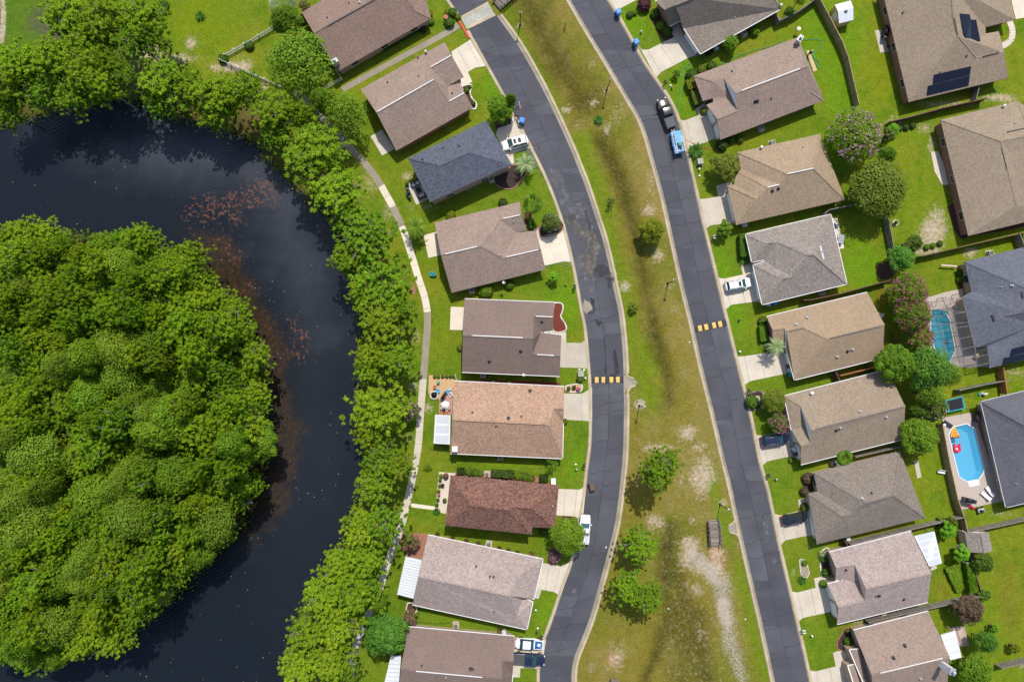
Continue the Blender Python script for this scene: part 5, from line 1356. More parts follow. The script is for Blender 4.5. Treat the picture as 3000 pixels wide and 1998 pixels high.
def shingle_shed():
 rg = [at('L', *p, z) for p, z in [((1868, 215), 2.9), ((1900, 392), 2.9)]]
 ev = [at('L', *p, 2.1) for p in [(1803, 190), (1925, 160), (2028, 188), (2065, 362), (1995, 392), (1900, 398), (1828, 372)]]
 base = sum(ev, Vector()) / len(ev); base.z = 0
 root = empty('garden_shed', base, 0, 'pale pink walled shed with a taupe shingle roof against the back fence', 'shed', 'garden sheds')
 A_ = [p - base for p in [at('L', 1805, 186, 2.1), at('L', 2025, 188, 2.1), at('L', 2063, 362, 2.1), at('L', 1838, 372, 2.1)]]
 r0 = at('L', 1925, 172, 3.1) - base; r1 = at('L', 1990, 388, 3.1) - base
 r0 = A_[0].lerp(A_[1], .5) + Vector((0, 0, 1.0)); r1 = A_[3].lerp(A_[2], .5) + Vector((0, 0, 1.0))
 g = MB(); b_ = [Vector((p.x * .94, p.y * .94, 0)) for p in A_]
 for i in range(4):
  a_, c2 = b_[i], b_[(i + 1) % 4]; g.face([a_, c2, (c2.x, c2.y, 2.1), (a_.x, a_.y, 2.1)])
 g.face([A_[0] * .95, A_[1] * .95, r0 * .95 + Vector((0, 0, .12))]); g.face([A_[2] * .95, A_[3] * .95, r1 * .95 + Vector((0, 0, .12))])
 g.build('wall', MATS['shed_pale'], root)
 g = MB()
 for f in ([A_[0], r0, r1, A_[3]], [r0, A_[1], A_[2], r1]):
  g.face([p + Vector((0, 0, .05)) for p in f]); g.face([p for p in reversed(f)])
 g.bar(r0 + Vector((0, 0, .07)), r1 + Vector((0, 0, .07)), .25, .05)
 g.build('roof', MATS['roof_ash'], root)
 g = MB(); d = (b_[1] - b_[0]).normalized(); M_ = Matrix((d, Vector((-d.y, d.x, 0)), Vector((0, 0, 1)))).transposed(); g.box(b_[0].lerp(b_[1], .5) + Vector((0, 0, .95)), (1.3, .06, 1.85), M=M_); g.build('door', MATS['white_paint'], root)
shingle_shed()
# ---------------- fences ----------------
def fence(c_, pts, matn, label, h=1.8, group='wooden fences', picket=False, gap=.15):
 w_ = [at(c_, *p) for p in pts]; base = w_[0].copy()
 root = empty('picket_fence' if picket else 'wooden_fence', base, 0, label, 'fence', group)
 bd = MB(); rl = MB(); post = MB(); post_pts = []
 for a_, b_ in zip(w_, w_[1:]):
  d = b_ - a_; L = d.length
  if L < .2: continue
  e = d / L; nrm = Vector((-e.y, e.x, 0)); n = max(1, int(L / (.22 if picket else gap)))
  M_ = Matrix((e, nrm, Vector((0, 0, 1)))).transposed()
  for k in range(n):
   c0 = a_ + d * ((k + .5) / n) - base; bd.ft = random.random()
   hh = h + random.uniform(-.02, .02)
   bd.box(c0 + Vector((0, 0, hh / 2)) + nrm * .03, (L / n * (.45 if picket else .93), .02, hh), M=M_)
  for z_ in ((.3, h - .15) if h < 1.5 else (.3, h / 2, h - .2)):
   rl.bar(a_ - base + Vector((0, 0, z_)) - nrm * .02, b_ - base + Vector((0, 0, z_)) - nrm * .02, .05, .09)
  m = max(1, int(round(L / 2.4)))
  for k in range(m + (1 if b_ is w_[-1] else 0)): post_pts.append(a_ + d * (k / m) - base)
  if not picket: rl.bar(a_ - base + Vector((0, 0, h + .03)), b_ - base + Vector((0, 0, h + .03)), .13, .04)
 bd.build('boards', MATS[matn], root); rl.build('rail', MATS[matn], root)
 for i, p in enumerate(post_pts):
  post = MB(); post.ft = random.random(); post.box(p + Vector((0, 0, (h + .1) / 2)) - Vector((.0, .0, 0)), (.12, .12, h + .1)); post.box(p + Vector((0, 0, h + .12)), (.16, .16, .04))
  post.build('post', MATS[matn], root)
 return root
fence('F', [(405, -60), (430, 30), (530, 215), (640, 430), (692, 565), (745, 800), (790, 990)], 'fence_tan', 'long tan wooden fence curving down behind the taupe two level house')
fence('E', [(1440, 150), (1478, 238), (1660, 150), (1830, 25)], 'fence_grey', 'grey wooden fence joining the top grey brown house to the long tan fence')
fence('F', [(1075, 1152), (1310, 1095), (1550, 1028), (1945, 940)], 'fence_brown', 'dark brown fence below the big house with solar panels')
fence('F', [(1850, 945), (1885, 812)], 'fence_grey', 'short grey gate fence between the solar panel house and the dark brown fence')
fence('G', [(1420, 888), (1462, 852), (1735, 795)], 'fence_grey', 'grey fence between the tan house and the ash grey house')
fence('H', [(1045, 105), (1080, 280), (1110, 440)], 'fence_grey', 'greenish grey fence running down beside the round stone tree ring')
fence('H', [(290, 885), (345, 885), (620, 828), (1070, 705)], 'fence_brown', 'brown fence with an orange end between the ash grey and the sandy tan houses')
fence('H', [(1355, 488), (1900, 362), (2345, 262)], 'fence_brown', 'reddish fence between the sandy garden and the blue grey pool house')
fence('H', [(2245, 285), (2290, 405)], 'fence_grey', 'short grey fence closing the side passage at the right edge')
fence('I', [(1205, 590), (1250, 695)], 'fence_brown', 'short brown gate fence between the sandy tan and khaki houses')
fence('I', [(1250, 628), (1612, 540)], 'fence_orange', 'orange stained fence between the sandy tan and khaki houses')
fence('I', [(1385, 1365), (1830, 1262)], 'fence_grey', 'low lit grey fence between the khaki and the grey hip roof houses')
fence('J', [(1545, 600), (1600, 900), (1685, 1280), (1745, 1450), (1790, 1640), (1850, 1830)], 'fence_tan', 'tall tan fence along the left side of the open blue pool')
fence('L', [(1800, 400), (1850, 560), (1900, 720)], 'fence_brown', 'dark fence overgrown by vines below the pink walled shed', gap=.25)
fence('L', [(715, 280), (1080, 188), (1445, 100), (1750, 32)], 'fence_grey', 'weathered grey fence between the grey hip roof house and the pinkish house')
fence('L', [(660, 245), (712, 330)], 'fence_brown', 'short brown gate at the left end of the weathered grey fence')
fence('J', [(1700, 290), (1950, 235), (2160, 195)], 'fence_grey', 'grey fence above the trampoline')
fence('J', [(2095, 90), (2130, 320)], 'fence_orange', 'orange brown gate fence beside the charcoal roofed house')
fence('L', [(1800, 168), (2080, 110), (2352, 48), (2500, 15)], 'fence_grey', 'grey fence running right from the pink walled shed')
fence('L', [(880, 985), (930, 968), (1470, 850), (1700, 800), (1925, 740)], 'fence_grey', 'grey fence below the pinkish two level house running to the brown tree')
fence('L', [(2080, 1400), (2200, 1372), (2400, 1330)], 'fence_grey', 'grey fence at the bottom right corner')
fence('T', [(985, 525), (1160, 430), (1420, 275)], 'white_paint', 'white picket fence along the top lawn', h=1.1, picket=True, group='white picket fences')
fence('T', [(945, 572), (1120, 645), (1350, 745), (1500, 815)], 'white_paint', 'white picket fence running down through the pines', h=1.1, picket=True, group='white picket fences')
fence('T', [(1905, 815), (2048, 740), (2000, 665)], 'white_paint', 'short white picket fence at the corner of the top brown house', h=1.1, picket=True, group='white picket fences')
fence('C', [(738, 938), (748, 990)], 'white_paint', 'tiny white fence at the corner of the gravel seating area', h=1.1, picket=True, group='white picket fences')
# ---------------- footbridges ----------------
def bridge(c_, a0, a1, width, label, rail_side=(1, -1), planks=30, zt=.35):
 A_ = at(c_, *a0); B_ = at(c_, *a1); d = B_ - A_; L = d.length; rz = math.atan2(d.y, d.x)
 root = empty('footbridge', (A_ + B_) / 2, rz, label, 'footbridge', 'wooden footbridges')
 arch = lambda x: zt + .28 * math.cos(PI * x / L)
 g = MB()
 for k in range(planks):
  x = -L / 2 + (k + .5) * L / planks; g.ft = random.random()
  g.box((x, random.uniform(-.05, .05), arch(x)), (L / planks * .8, width, .06))
 g.build('planks', MATS['old_wood'], root)
 g = MB()
 for s_ in (-1, -.3, .3, 1): g.tube([(x, s_ * width * .42, arch(x) - .15) for x in np.linspace(-L / 2, L / 2, 7)], .09, 4)
 g.build('beams', MATS['old_wood'], root)
 for s_ in rail_side:
  for k in range(6):
   g = MB(); x = -L / 2 + .3 + k * (L - .6) / 5; g.box((x, s_ * width * .5, arch(x) + .4), (.12, .12, 1.15))
   g.build('rail_post', MATS['old_wood'], root)
  for zz in (.5, .95):
   g = MB(); g.tube([(x, s_ * width * .5, arch(x) + zz) for x in np.linspace(-L / 2, L / 2, 7)], .06, 4); g.build('handrail', MATS['fence_grey'], root)
 return root
bridge('R', (1370, 695), (1388, 935), 1.85, 'weathered wooden footbridge over the ditch at the middle of the median', planks=34)
bridge('N', (590, 1640), (632, 1535), 1.5, 'end of a wooden footbridge at the bottom edge of the median', planks=14)
bridge('Q', (170, 62), (330, -75), 2.2, 'arched footbridge with dark rails at the top edge beside the brick threshold', planks=24)
# ---------------- vegetation prototypes ----------------
rg = random.Random(11)
HIDE = Vector((0, 0, 0))
def mesh_fast(name, V, F, T, mat):
 me = bpy.data.meshes.new(name); me.from_pydata(V, [], F)
 if mat: me.materials.append(MATS[mat])
 a = me.attributes.new('tint', 'FLOAT', 'FACE'); a.data.foreach_set('value', T)
 return me
def rdir(zmin=-.2):
 while True:
  v = Vector((rg.uniform(-1, 1), rg.uniform(-1, 1), rg.uniform(-1, 1)))
  if .1 < v.length < 1 and v.normalized().z > zmin: return v.normalized()
def tuft(V, F, T, c, r, n, t0, up=.35, w=.30):
 """a pom of needles"""
 for _ in range(n):
  d = rdir(-.35); d = (d + Vector((0, 0, up))).normalized()
  s = d.cross(Vector((0, 0, 1)) + rdir(-1) * .45).normalized() * (r * w * .85)
  L = r * rg.uniform(.7, 1.15); b = len(V)
  V.append(c + s * .8); V.append(c - s * .8); V.append(c + d * L - s * .35); V.append(c + d * L + s * .35)
  F.append((b, b + 1, b + 2, b + 3)); T.append(min(1, max(0, t0 + rg.uniform(-.18, .25))))
def knob(V, F, T, c, r, t):
 b = len(V); ph = rg.uniform(0, 6.28); n = 6
 V.append(c + Vector((0, 0, r * .75)))
 for z, q in ((.42, .72), (-.12, 1.0)):
  for k in range(n):
   a = ph + 2 * PI * k / n + z; rr = r * q * rg.uniform(.8, 1.2)
   V.append(c + Vector((math.cos(a) * rr, math.sin(a) * rr, z * r)))
 for k in range(n):
  k2 = (k + 1) % n
  F.append((b, b + 1 + k, b + 1 + k2)); T.append(t)
  F.append((b + 1 + k, b + 1 + n + k, b + 1 + n + k2, b + 1 + k2)); T.append(max(0, t - .2))  # lower ring tinted darker: underside shade put into the colour
def leaf(V, F, T, c, nrm, s, t):
 a = nrm.cross(rdir(-1)).normalized(); b_ = nrm.cross(a)
 i = len(V)
 V.append(c - a * s); V.append(c + b_ * s * .6); V.append(c + a * s); V.append(c - b_ * s * .6)
 F.append((i, i + 1, i + 2, i + 3)); T.append(t)
def limbs(mb, pts, r0, r1): mb.tube(pts, [r0 + (r1 - r0) * i / (len(pts) - 1) for i in range(len(pts))], 5)
PROTO = {}
def pine_proto(key, r=4.0, hc=9.0, ntuft=250, nl=16, tr=.41, mat='pine_leaf', oval=1.0, n=14, flat=.9):
 V, F, T = [], [], []; tk = MB()
 top = hc + 1.8
 limbs(tk, [(0, 0, -1.0), (rg.uniform(-.15, .15), rg.uniform(-.15, .15), hc * .5), (rg.uniform(-.3, .3), rg.uniform(-.3, .3), top)], .22, .06)
 per = ntuft // nl; lob = []
 for k in range(nl):
  a = 2 * PI * (k * .382) + rg.uniform(-.3, .3); q = (k + .5) / nl
  R_ = r * (1.0 - .55 * q) * rg.uniform(.78, 1.08); z0 = hc - 2.2 + q * 3.2; rise = .6 + q * .8
  tip = Vector((math.cos(a) * R_, math.sin(a) * R_ * oval, z0 + rise - R_ * .12))
  st = Vector((0, 0, z0 - .6)); mid = st.lerp(tip, .5) + Vector((0, 0, -.25))
  limbs(tk, [st, mid, tip], .07, .02)
  lb = rg.uniform(-.14, .14)
  for j in range(per):
   t = .18 + .82 * rg.random() ** .6
   p = st.lerp(tip, t) + Vector((max(-1.4, min(1.4, rg.gauss(0, 1))), max(-1.4, min(1.4, rg.gauss(0, 1))), 0)) * (r * .2) + Vector((0, 0, rg.uniform(-.25, .55) * flat))
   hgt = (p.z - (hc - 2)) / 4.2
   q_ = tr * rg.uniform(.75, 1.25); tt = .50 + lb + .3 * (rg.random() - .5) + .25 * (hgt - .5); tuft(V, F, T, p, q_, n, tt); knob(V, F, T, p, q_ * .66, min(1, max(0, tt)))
   if j % 4 == 0: tk.bar(st.lerp(tip, t * .8), p, .03, .03)
 PROTO[key] = (mesh_fast('crown', V, F, T, mat), tk.data('trunk', MATS['pale_bark'] if rg.random() < .5 else MATS['bark']), r, hc)
def broad_proto(key, r=4.0, hc=5.0, nlobe=26, per=190, ls=.24, mat='broad_leaf', zr=.62, trunk=True, core=True, feather=0.0, bark='bark'):
 V, F, T = [], [], []; tk = MB()
 if trunk: limbs(tk, [(0, 0, -.8), (.1, .05, hc * .5), (0, 0, hc)], .25, .10)
 for k in range(nlobe):
  q = (k + .5) / nlobe; a = k * 2.39996; rr = math.sqrt(q) * r * .80
  z = hc + r * zr * (1 - q) * .9 - r * .12 + rg.uniform(-.3, .3) * r * .25
  c = Vector((math.cos(a) * rr * rg.uniform(.85, 1.1), math.sin(a) * rr * rg.uniform(.85, 1.1), z)); lr = r * rg.uniform(.20, .32)
  if trunk: limbs(tk, [(0, 0, hc * .55), Vector((c.x * .5, c.y * .5, hc * .8)), c], .07, .02)
  lb = rg.uniform(-.16, .16)
  for j in range(per):
   d = rdir(-.45); rad = lr * (1 - .5 * rg.random() ** 2.2) * (1 + feather * rg.random())
   p = c + Vector((d.x * rad, d.y * rad, d.z * rad * .85))
   nn = (d + rdir(-1) * .5 + Vector((0, 0, .8))).normalized()
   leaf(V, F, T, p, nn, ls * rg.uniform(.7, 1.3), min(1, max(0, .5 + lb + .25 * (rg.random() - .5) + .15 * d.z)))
 PROTO[key] = (mesh_fast('crown', V, F, T, mat), tk.data('trunk', MATS[bark]) if trunk else None, r, hc)
def bloom_proto(key, src_r, hc, zr, n=150, s=.16, k=6):
 V, F, T = [], [], []
 for _ in range(n):
  a = rg.uniform(0, 2 * PI); q = rg.random(); rr = math.sqrt(q) * src_r * .97
  c = Vector((math.cos(a) * rr, math.sin(a) * rr, hc + src_r * zr * (1 - q * .95) + rg.uniform(-.1, .35)))
  for _ in range(k):
   leaf(V, F, T, c + rdir(-1) * s * 1.1, rdir(-.1), s * rg.uniform(.6, 1.2), rg.random())
 PROTO[key] = (mesh_fast('blossoms', V, F, T, 'pink_bloom'), None, src_r, hc)
def bush_proto(key, box=False, n=650, ls=.10):
 V, F, T = [], [], []
 core = MB()
 if box: core.box((0, 0, .42), (.86, .86, .80))
 else: core.ball((0, 0, .42), (.43, .43, .42), 12, 7)
 V = [Vector(v) for v in core.v]; F = [tuple(f) for f in core.f]; T = [.1] * len(F)
 for _ in range(n):
  if box:
   f = rg.choice([0, 0, 0, 1, 2, 3, 4]); u, v = rg.uniform(-.5, .5), rg.uniform(-.5, .5)
   if f == 0: p, d = Vector((u, v, .84)), Vector((0, 0, 1))
   else:
    d = Vector([(1, 0, 0), (-1, 0, 0), (0, 1, 0), (0, -1, 0)][f - 1]); p = d * .46 + Vector((v * abs(d.y), v * abs(d.x), .45 + u * .8))
   p += rdir(-1) * .04
  else:
   d = rdir(-.5); p = Vector((0, 0, .42)) + Vector((d.x * .5, d.y * .5, d.z * .46)) * rg.uniform(.88, 1.08)
  leaf(V, F, T, p, (d + rdir(-1) * .7).normalized(), ls * rg.uniform(.6, 1.3), min(1, max(0, .5 + .8 * (rg.random() - .5))))
 PROTO[key] = (mesh_fast('foliage', V, F, T, 'hedge_leaf'), None, .5, .5)
def palm_proto(key, r=1.8, h=3.0, nf=22, droop=.9, fan=False, trunk=True, lw=.5, mat='palm_leaf'):
 V, F, T = [], [], []; tk = MB()
 if trunk: limbs(tk, [(0, 0, -.2), (.05, 0, h * .5), (0, 0, h)], .20, .14)
 for k in range(nf):
  a = k * 2.39996 + rg.uniform(-.15, .15); el = (.15 + .95 * (1 - k / nf)); L = r * rg.uniform(.85, 1.1) * (1.25 if not fan else 1.0)
  d = Vector((math.cos(a), math.sin(a), 0)); pts = []
  for j in range(8):
   t = j / 7; pts.append(Vector((0, 0, h)) + d * (L * t * math.cos(el * .6)) + Vector((0, 0, L * (math.sin(el) * t * .9 - droop * t * t * .75))))
  t0 = rg.uniform(.25, .75)
  side = Vector((-d.y, d.x, 0))
  if fan:
   # leaf stalk and a fan of segments
   b = pts[3]; i = len(V); V += [pts[0] - side * .03, pts[0] + side * .03, b + side * .03, b - side * .03]; F.append((i, i + 1, i + 2, i + 3)); T.append(.3)
   for s_ in range(9):
    g_ = (s_ - 4) / 4 * 1.1; dd = (d * math.cos(g_) + side * math.sin(g_)); LL = L * .55 * (1 - .18 * abs(g_)); i = len(V)
    w_ = side * math.cos(g_) * .12 - d * math.sin(g_) * .12; tip = b + dd * LL + Vector((0, 0, -.30 * LL * (1.2 - el)))
    V += [b, b + dd * LL * .6 + w_ + Vector((0, 0, .05)), tip, b + dd * LL * .6 - w_ + Vector((0, 0, .05))]; F.append((i, i + 1, i + 2, i + 3)); T.append(min(1, max(0, t0 + rg.uniform(-.2, .25))))
  else:
   for j in range(7):
    p, q = pts[j], pts[j + 1]
    for s_ in (-1, 1):
     for m_ in range(3):
      c = p.lerp(q, m_ / 3); ww = lw * math.sin(PI * min(1, .12 + (j + m_ / 3) / 7.6)) * rg.uniform(.85, 1.1); i = len(V)
      e = (q - p).normalized(); tip = c + side * s_ * ww + e * ww * .5 - Vector((0, 0, ww * .28))
      V += [c, c + e * .09, tip]; F.append((i, i + 1, i + 2)); T.append(min(1, max(0, t0 + rg.uniform(-.2, .25))))
   i = len(V)
   for p in pts: V += [p - side * .025, p + side * .025]
   for j in range(7): F.append((i + 2 * j, i + 2 * j + 1, i + 2 * j + 3, i + 2 * j + 2)); T.append(.8)
 PROTO[key] = (mesh_fast('fronds', V, F, T, mat), tk.data('trunk', MATS['bark']) if trunk else None, r, h)
for k in range(6): pine_proto('pine%d' % k, oval=rg.uniform(.8, 1.05), ntuft=430, nl=rg.choice([20, 24, 28]))
for k in range(3): pine_proto('deep%d' % k, mat='pine_deep', tr=.38, ntuft=440, n=10, nl=24)
for k in range(2): pine_proto('sparse%d' % k, ntuft=230, nl=14, tr=.36, mat='pine_deep')
for k in range(3): broad_proto('pale%d' % k, 4.0, 8.5, 24, 260, .15, 'pale_leaf', .5, feather=.5, bark='pale_bark')
for k in range(2): broad_proto('wood%d' % k, 4.0, 8.0, 26, 240, .20, 'broad_leaf', .5, feather=.3)
broad_proto('oak', 4.2, 4.2, 40, 230, .17, 'olive_leaf', .6, feather=.35)
broad_proto('broad0', 3.2, 3.4, 26, 210, .17, 'broad_leaf', .6)
broad_proto('broad1', 3.2, 3.4, 30, 210, .15, 'broad_leaf', .6, feather=.2)
broad_proto('loose', 3.2, 3.8, 22, 130, .14, 'broad_leaf', .6, feather=.5)
broad_proto('dense', 2.5, 2.6, 26, 180, .14, 'broad_leaf', .7)
broad_proto('small', 1.0, 1.3, 12, 110, .10, 'broad_leaf', .7)
broad_proto('wispy', 1.0, 1.3, 7, 36, .09, 'broad_leaf', .6, feather=.5)
bloom_proto('bloomL', 4.0, 3.6, .62, 210, .13, 5)
bloom_proto('bloomS', 1.6, 2.0, .7, 75, .09, 5)
bloom_proto('bloomW', 1.6, 2.0, .7, 26, .07, 3)
broad_proto('myrtleL', 4.0, 3.4, 34, 200, .15, 'broad_leaf', .62)
broad_proto('myrtleS', 1.6, 1.9, 16, 130, .10, 'broad_leaf', .7)
bush_proto('bush'); bush_proto('hedge', True, 900, .09)
palm_proto('palm', 2.0, 3.2, 20, .95, lw=.55); palm_proto('palepalm', 2.0, 2.2, 20, .8, fan=False, lw=.45, mat='pale_palm')
palm_proto('fanpalm', 2.0, 4.0, 20, 1.0, True); palm_proto('cycad', 1.2, .35, 30, .55, trunk=False, lw=.22, mat='cycad_leaf')
palm_proto('bigpalm', 2.6, 2.8, 26, .8, True, mat='pale_palm')
def inst(me, name, parent, mat=None, z=0.0):
 o = bpy.data.objects.new(name, me); C.objects.link(o); o.parent = parent
 if mat:
  o.material_slots[0].link = 'OBJECT'; o.material_slots[0].material = MATS[mat]
 return o
def tree_px(X_, Y_, r_px, proto, hc, label, name='tree', cat='tree', group=None, mat=None, bloom=None, bloom_mat=None, rot=None, sq=None):
 me, tk, r0, h0 = PROTO[proto]
 p = U(X_, Y_, hc); r_m = r_px / (2000.0 / (HCAM - hc)); s = r_m / r0
 root = empty(name, (p.x, p.y, 0), rg.uniform(0, 6.28) if rot is None else rot, label, cat, group)
 sz = hc / h0
 if proto.startswith('cycad'): sz = s
 root.scale = (s, s, sz) if sq is None else (s * sq[0], s * sq[1], sz)
 inst(me, 'fronds' if 'palm' in proto or proto == 'cycad' else 'crown', root, mat)
 if tk: inst(tk, 'trunk', root)
 if bloom:
  b = inst(PROTO[bloom][0], 'blossoms', root, bloom_mat); bs = r0 / PROTO[bloom][2]
  b.scale = (bs, bs, h0 / PROTO[bloom][3])
 return root
def tree(c_, x, y, r, proto, hc, label, **kw): return tree_px(*px(c_, x, y), r / K, proto, hc, label, **kw)
PG = 'pines on the near bank of the pond'
# big pines of the bank, north to south
bank = [(200, 45, 92, 0, 'pine'), (300, 62, 86, 1, 'pine'), (415, 60, 80, 2, 'pine'), (250, 140, 66, 3, 'pine'), (395, 118, 62, 0, 'sparse'), (440, 110, 52, 1, 'sparse'),
  (60, 185, 76, 4, 'pine'), (160, 175, 78, 5, 'pine'), (255, 205, 78, 0, 'pine'), (325, 190, 50, 1, 'pine'), (20, 250, 66, 2, 'pine'), (115, 265, 66, 0, 'deep'), (215, 280, 60, 1, 'deep'), (300, 250, 56, 3, 'pine'),
  (15, 320, 56, 1, 'deep'), (370, 225, 44, 0, 'sparse')]
nwl = ['pine in the top left grove touching the top edge beside the grey scrub', 'pine in the middle of the top left grove at the top edge', 'pine of the top left grove next to the large lawn', 'pine of the top left grove below the top edge pines', 'thin pine of the top left grove over the pale sand', 'sparse pine at the lawn side of the top left grove',
 'pine by the left edge in the lower row of the top left grove', 'second pine from the left edge in the lower row of the top left grove', 'pine in the lower row of the top left grove with the broadest crown', 'small pine at the right end of the lower row of the top left grove', 'pine hanging over the water at the left edge', 'dark pine at the north shore of the pond near the left edge', 'dark pine at the north shore of the pond overhanging black water', 'bright pine at the north shore right of the dark pines',
 'low dark pine at the left edge above the water', 'thin pine beside the sand gap between the groves']
for (x, y, r, k, kind), lb in zip(bank, nwl):
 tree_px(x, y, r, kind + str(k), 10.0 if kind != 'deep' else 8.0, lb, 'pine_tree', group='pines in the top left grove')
bank = [(478, 235, 84, 3, 'pine', 9, 'broad pine first of the row along the north east shore, beside the sand gap'), (470, 300, 56, 0, 'deep', 7, 'dark pine leaning over the water below the first shore pine'), (560, 262, 60, 4, 'pine', 8, 'pine between the first shore pine and the sandy track'),
  (628, 280, 78, 5, 'pine', 9, 'pine on the shore below the white picket fence corner'), (640, 335, 50, 1, 'deep', 7, 'dark pine over the water below the picket fence'), (722, 262, 60, 2, 'deep', 9, 'dark pine crossed by the white picket fence'),
  (800, 325, 76, 0, 'pine', 9, 'pine on the shore below the large broad leaved tree'), (812, 398, 52, 1, 'deep', 7, 'dark pine reaching over the water below the large broad leaved tree'), (880, 335, 44, 5, 'pine', 8, 'small pine squeezed beside the large broad leaved tree'),
  (918, 450, 104, 1, 'pine', 9.5, 'largest round bright pine where the pond turns south'), (985, 560, 84, 2, 'pine', 9, 'pine below the largest round pine'), (1005, 618, 56, 0, 'sparse', 8, 'thin pine at the bank opposite the dark blue grey house'),
  (1072, 690, 98, 2, 'deep', 9, 'wide pine on the bank beside the date palm and the path'), (1010, 760, 52, 3, 'pine', 8, 'pine reaching over the water beside the wide pine'), (1112, 838, 98, 1, 'deep', 9, 'wide pine beside the brick edging strip along the path'),
  (1060, 850, 50, 4, 'pine', 8, 'pine over the water behind the brick edging strip'), (1120, 945, 82, 4, 'pine', 9, 'pine beside the curve of the path opposite the pale tiled patio'), (1165, 905, 48, 0, 'deep', 8, 'dark pine at the path edge opposite the pale tiled patio'),
  (1095, 1040, 62, 5, 'pine', 8.5, 'pine over the water left of the orange gravel seating area'), (1160, 1050, 66, 0, 'pine', 8.5, 'pine beside the path left of the orange gravel seating area'), (1085, 1080, 52, 3, 'pine', 8, 'yellowish pine jutting over the water left of the seating area'),
  (1110, 1200, 92, 1, 'pine', 9.5, 'big bright pine beside the pale pink blossoming tree'), (1085, 1260, 64, 5, 'pine', 8, 'pine over the water below the big bright pine'), (1120, 1345, 66, 2, 'deep', 8, 'pine opposite the lawn of the orange tan house'), (1165, 1360, 52, 2, 'pine', 8, 'pine shading the path opposite the lawn of the orange tan house'),
  (1100, 1420, 66, 0, 'pine', 8, 'pine opposite the white stepping strip to the path'), (1060, 1545, 68, 3, 'pine', 8.5, 'pine over the water beside the bare twigs'), (1125, 1535, 72, 2, 'sparse', 9, 'thin grey green pine beside the pink blossoming tree by the path'),
  (1000, 1650, 62, 4, 'pine', 9, 'pine over the pond opposite the ribbed patio cover'), (1065, 1640, 62, 5, 'pine', 9, 'pine beside the path opposite the ribbed patio cover'), (950, 1740, 76, 0, 'pine', 9.5, 'pine furthest out over the pond at the lower bank'), (1040, 1730, 78, 1, 'pine', 9.5, 'pine on the lower bank above the round green tree'),
  (905, 1850, 66, 2, 'pine', 9, 'pine at the lower bank with an orange tip over the pond'), (985, 1830, 76, 3, 'pine', 9.5, 'pine at the lower bank touching the round green tree'), (880, 1950, 70, 4, 'pine', 9, 'pine at the bottom edge over the pond'), (970, 1930, 70, 5, 'pine', 9, 'pine at the bottom edge beside the shaded path'), (1010, 1985, 46, 1, 'deep', 8, 'dark pine at the bottom edge over the shaded path')]
bank = [(x, y, r, k % (2 if kd == 'sparse' else 9), kd, h, l) for x, y, r, k, kd, h, l in bank]
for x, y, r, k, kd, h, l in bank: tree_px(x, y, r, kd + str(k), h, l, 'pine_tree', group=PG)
# the wooded island
isl = [(-80, 700), (130, 685), (250, 700), (400, 690), (470, 730), (530, 725), (590, 780), (640, 850), (700, 920), (745, 1020), (760, 1150), (765, 1260), (745, 1370),
 (715, 1460), (680, 1530), (600, 1620), (520, 1720), (400, 1820), (330, 1900), (220, 1905), (60, 1930), (-80, 1915)]
pl = np.array(isl, float); cand = []
tries = 0
while tries < 9000 and len(cand) < 270:
 tries += 1
 x, y = rg.uniform(-70, 790), rg.uniform(660, 1950)
 d_, in_ = pdist(np.array([x]), np.array([y]), pl)
 if not in_[0]: continue
 if (abs(x - 330) < 40 and abs(y - 810) < 22) or (abs(x - 380) < 26 and abs(y - 845) < 22) or (abs(x - 100) < 26 and abs(y - 955) < 22) or (abs(x - 625) < 26 and abs(y - 1325) < 30) or (abs(x - 350) < 26 and abs(y - 1725) < 22): continue
 if any((x - a) ** 2 + (y - b) ** 2 < 48 ** 2 for a, b, _ in cand): continue
 cand.append((x, y, d_[0]))
for x, y, d_ in cand:
 edge = d_ < 45
 vert = 'northern' if y < 950 else ('middle' if y < 1400 else 'southern')
 if edge: zone = 'at the %s water edge of the island' % ('north' if y < 800 else 'upper east' if y < 1150 else 'lower east' if y < 1500 else 'south east' if y < 1800 else 'south')
 else: zone = 'inside the %s %s part of the island wood' % (vert, 'left' if x < 250 else 'centre' if x < 500 else 'right')
 q = rg.random(); pal = (y > 1000 and x < 480)
 if q < (.24 if pal else .06): kd, lb, nm = 'pale%d' % rg.randrange(3), 'pale feathery crowned tree', 'tree'
 elif q < (.40 if pal else .17): kd, lb, nm = 'wood%d' % rg.randrange(2), 'green broad leaved tree', 'tree'
 elif q < (.60 if pal else .34): kd, lb, nm = 'deep%d' % rg.randrange(3), 'deep green pine', 'pine_tree'
 else: kd, lb, nm = 'pine%d' % rg.randrange(6), 'bright yellow green pine', 'pine_tree'
 g_ = '%ss %s' % (lb, zone)
 tree_px(x, y, rg.uniform(42, 70) if not edge else rg.uniform(42, 56), kd, rg.uniform(7.5, 15) if not edge else rg.uniform(6.5, 9.5), '%s %s' % (lb, zone), nm, group=g_, sq=(rg.uniform(.8, 1.15), rg.uniform(.85, 1.25)))
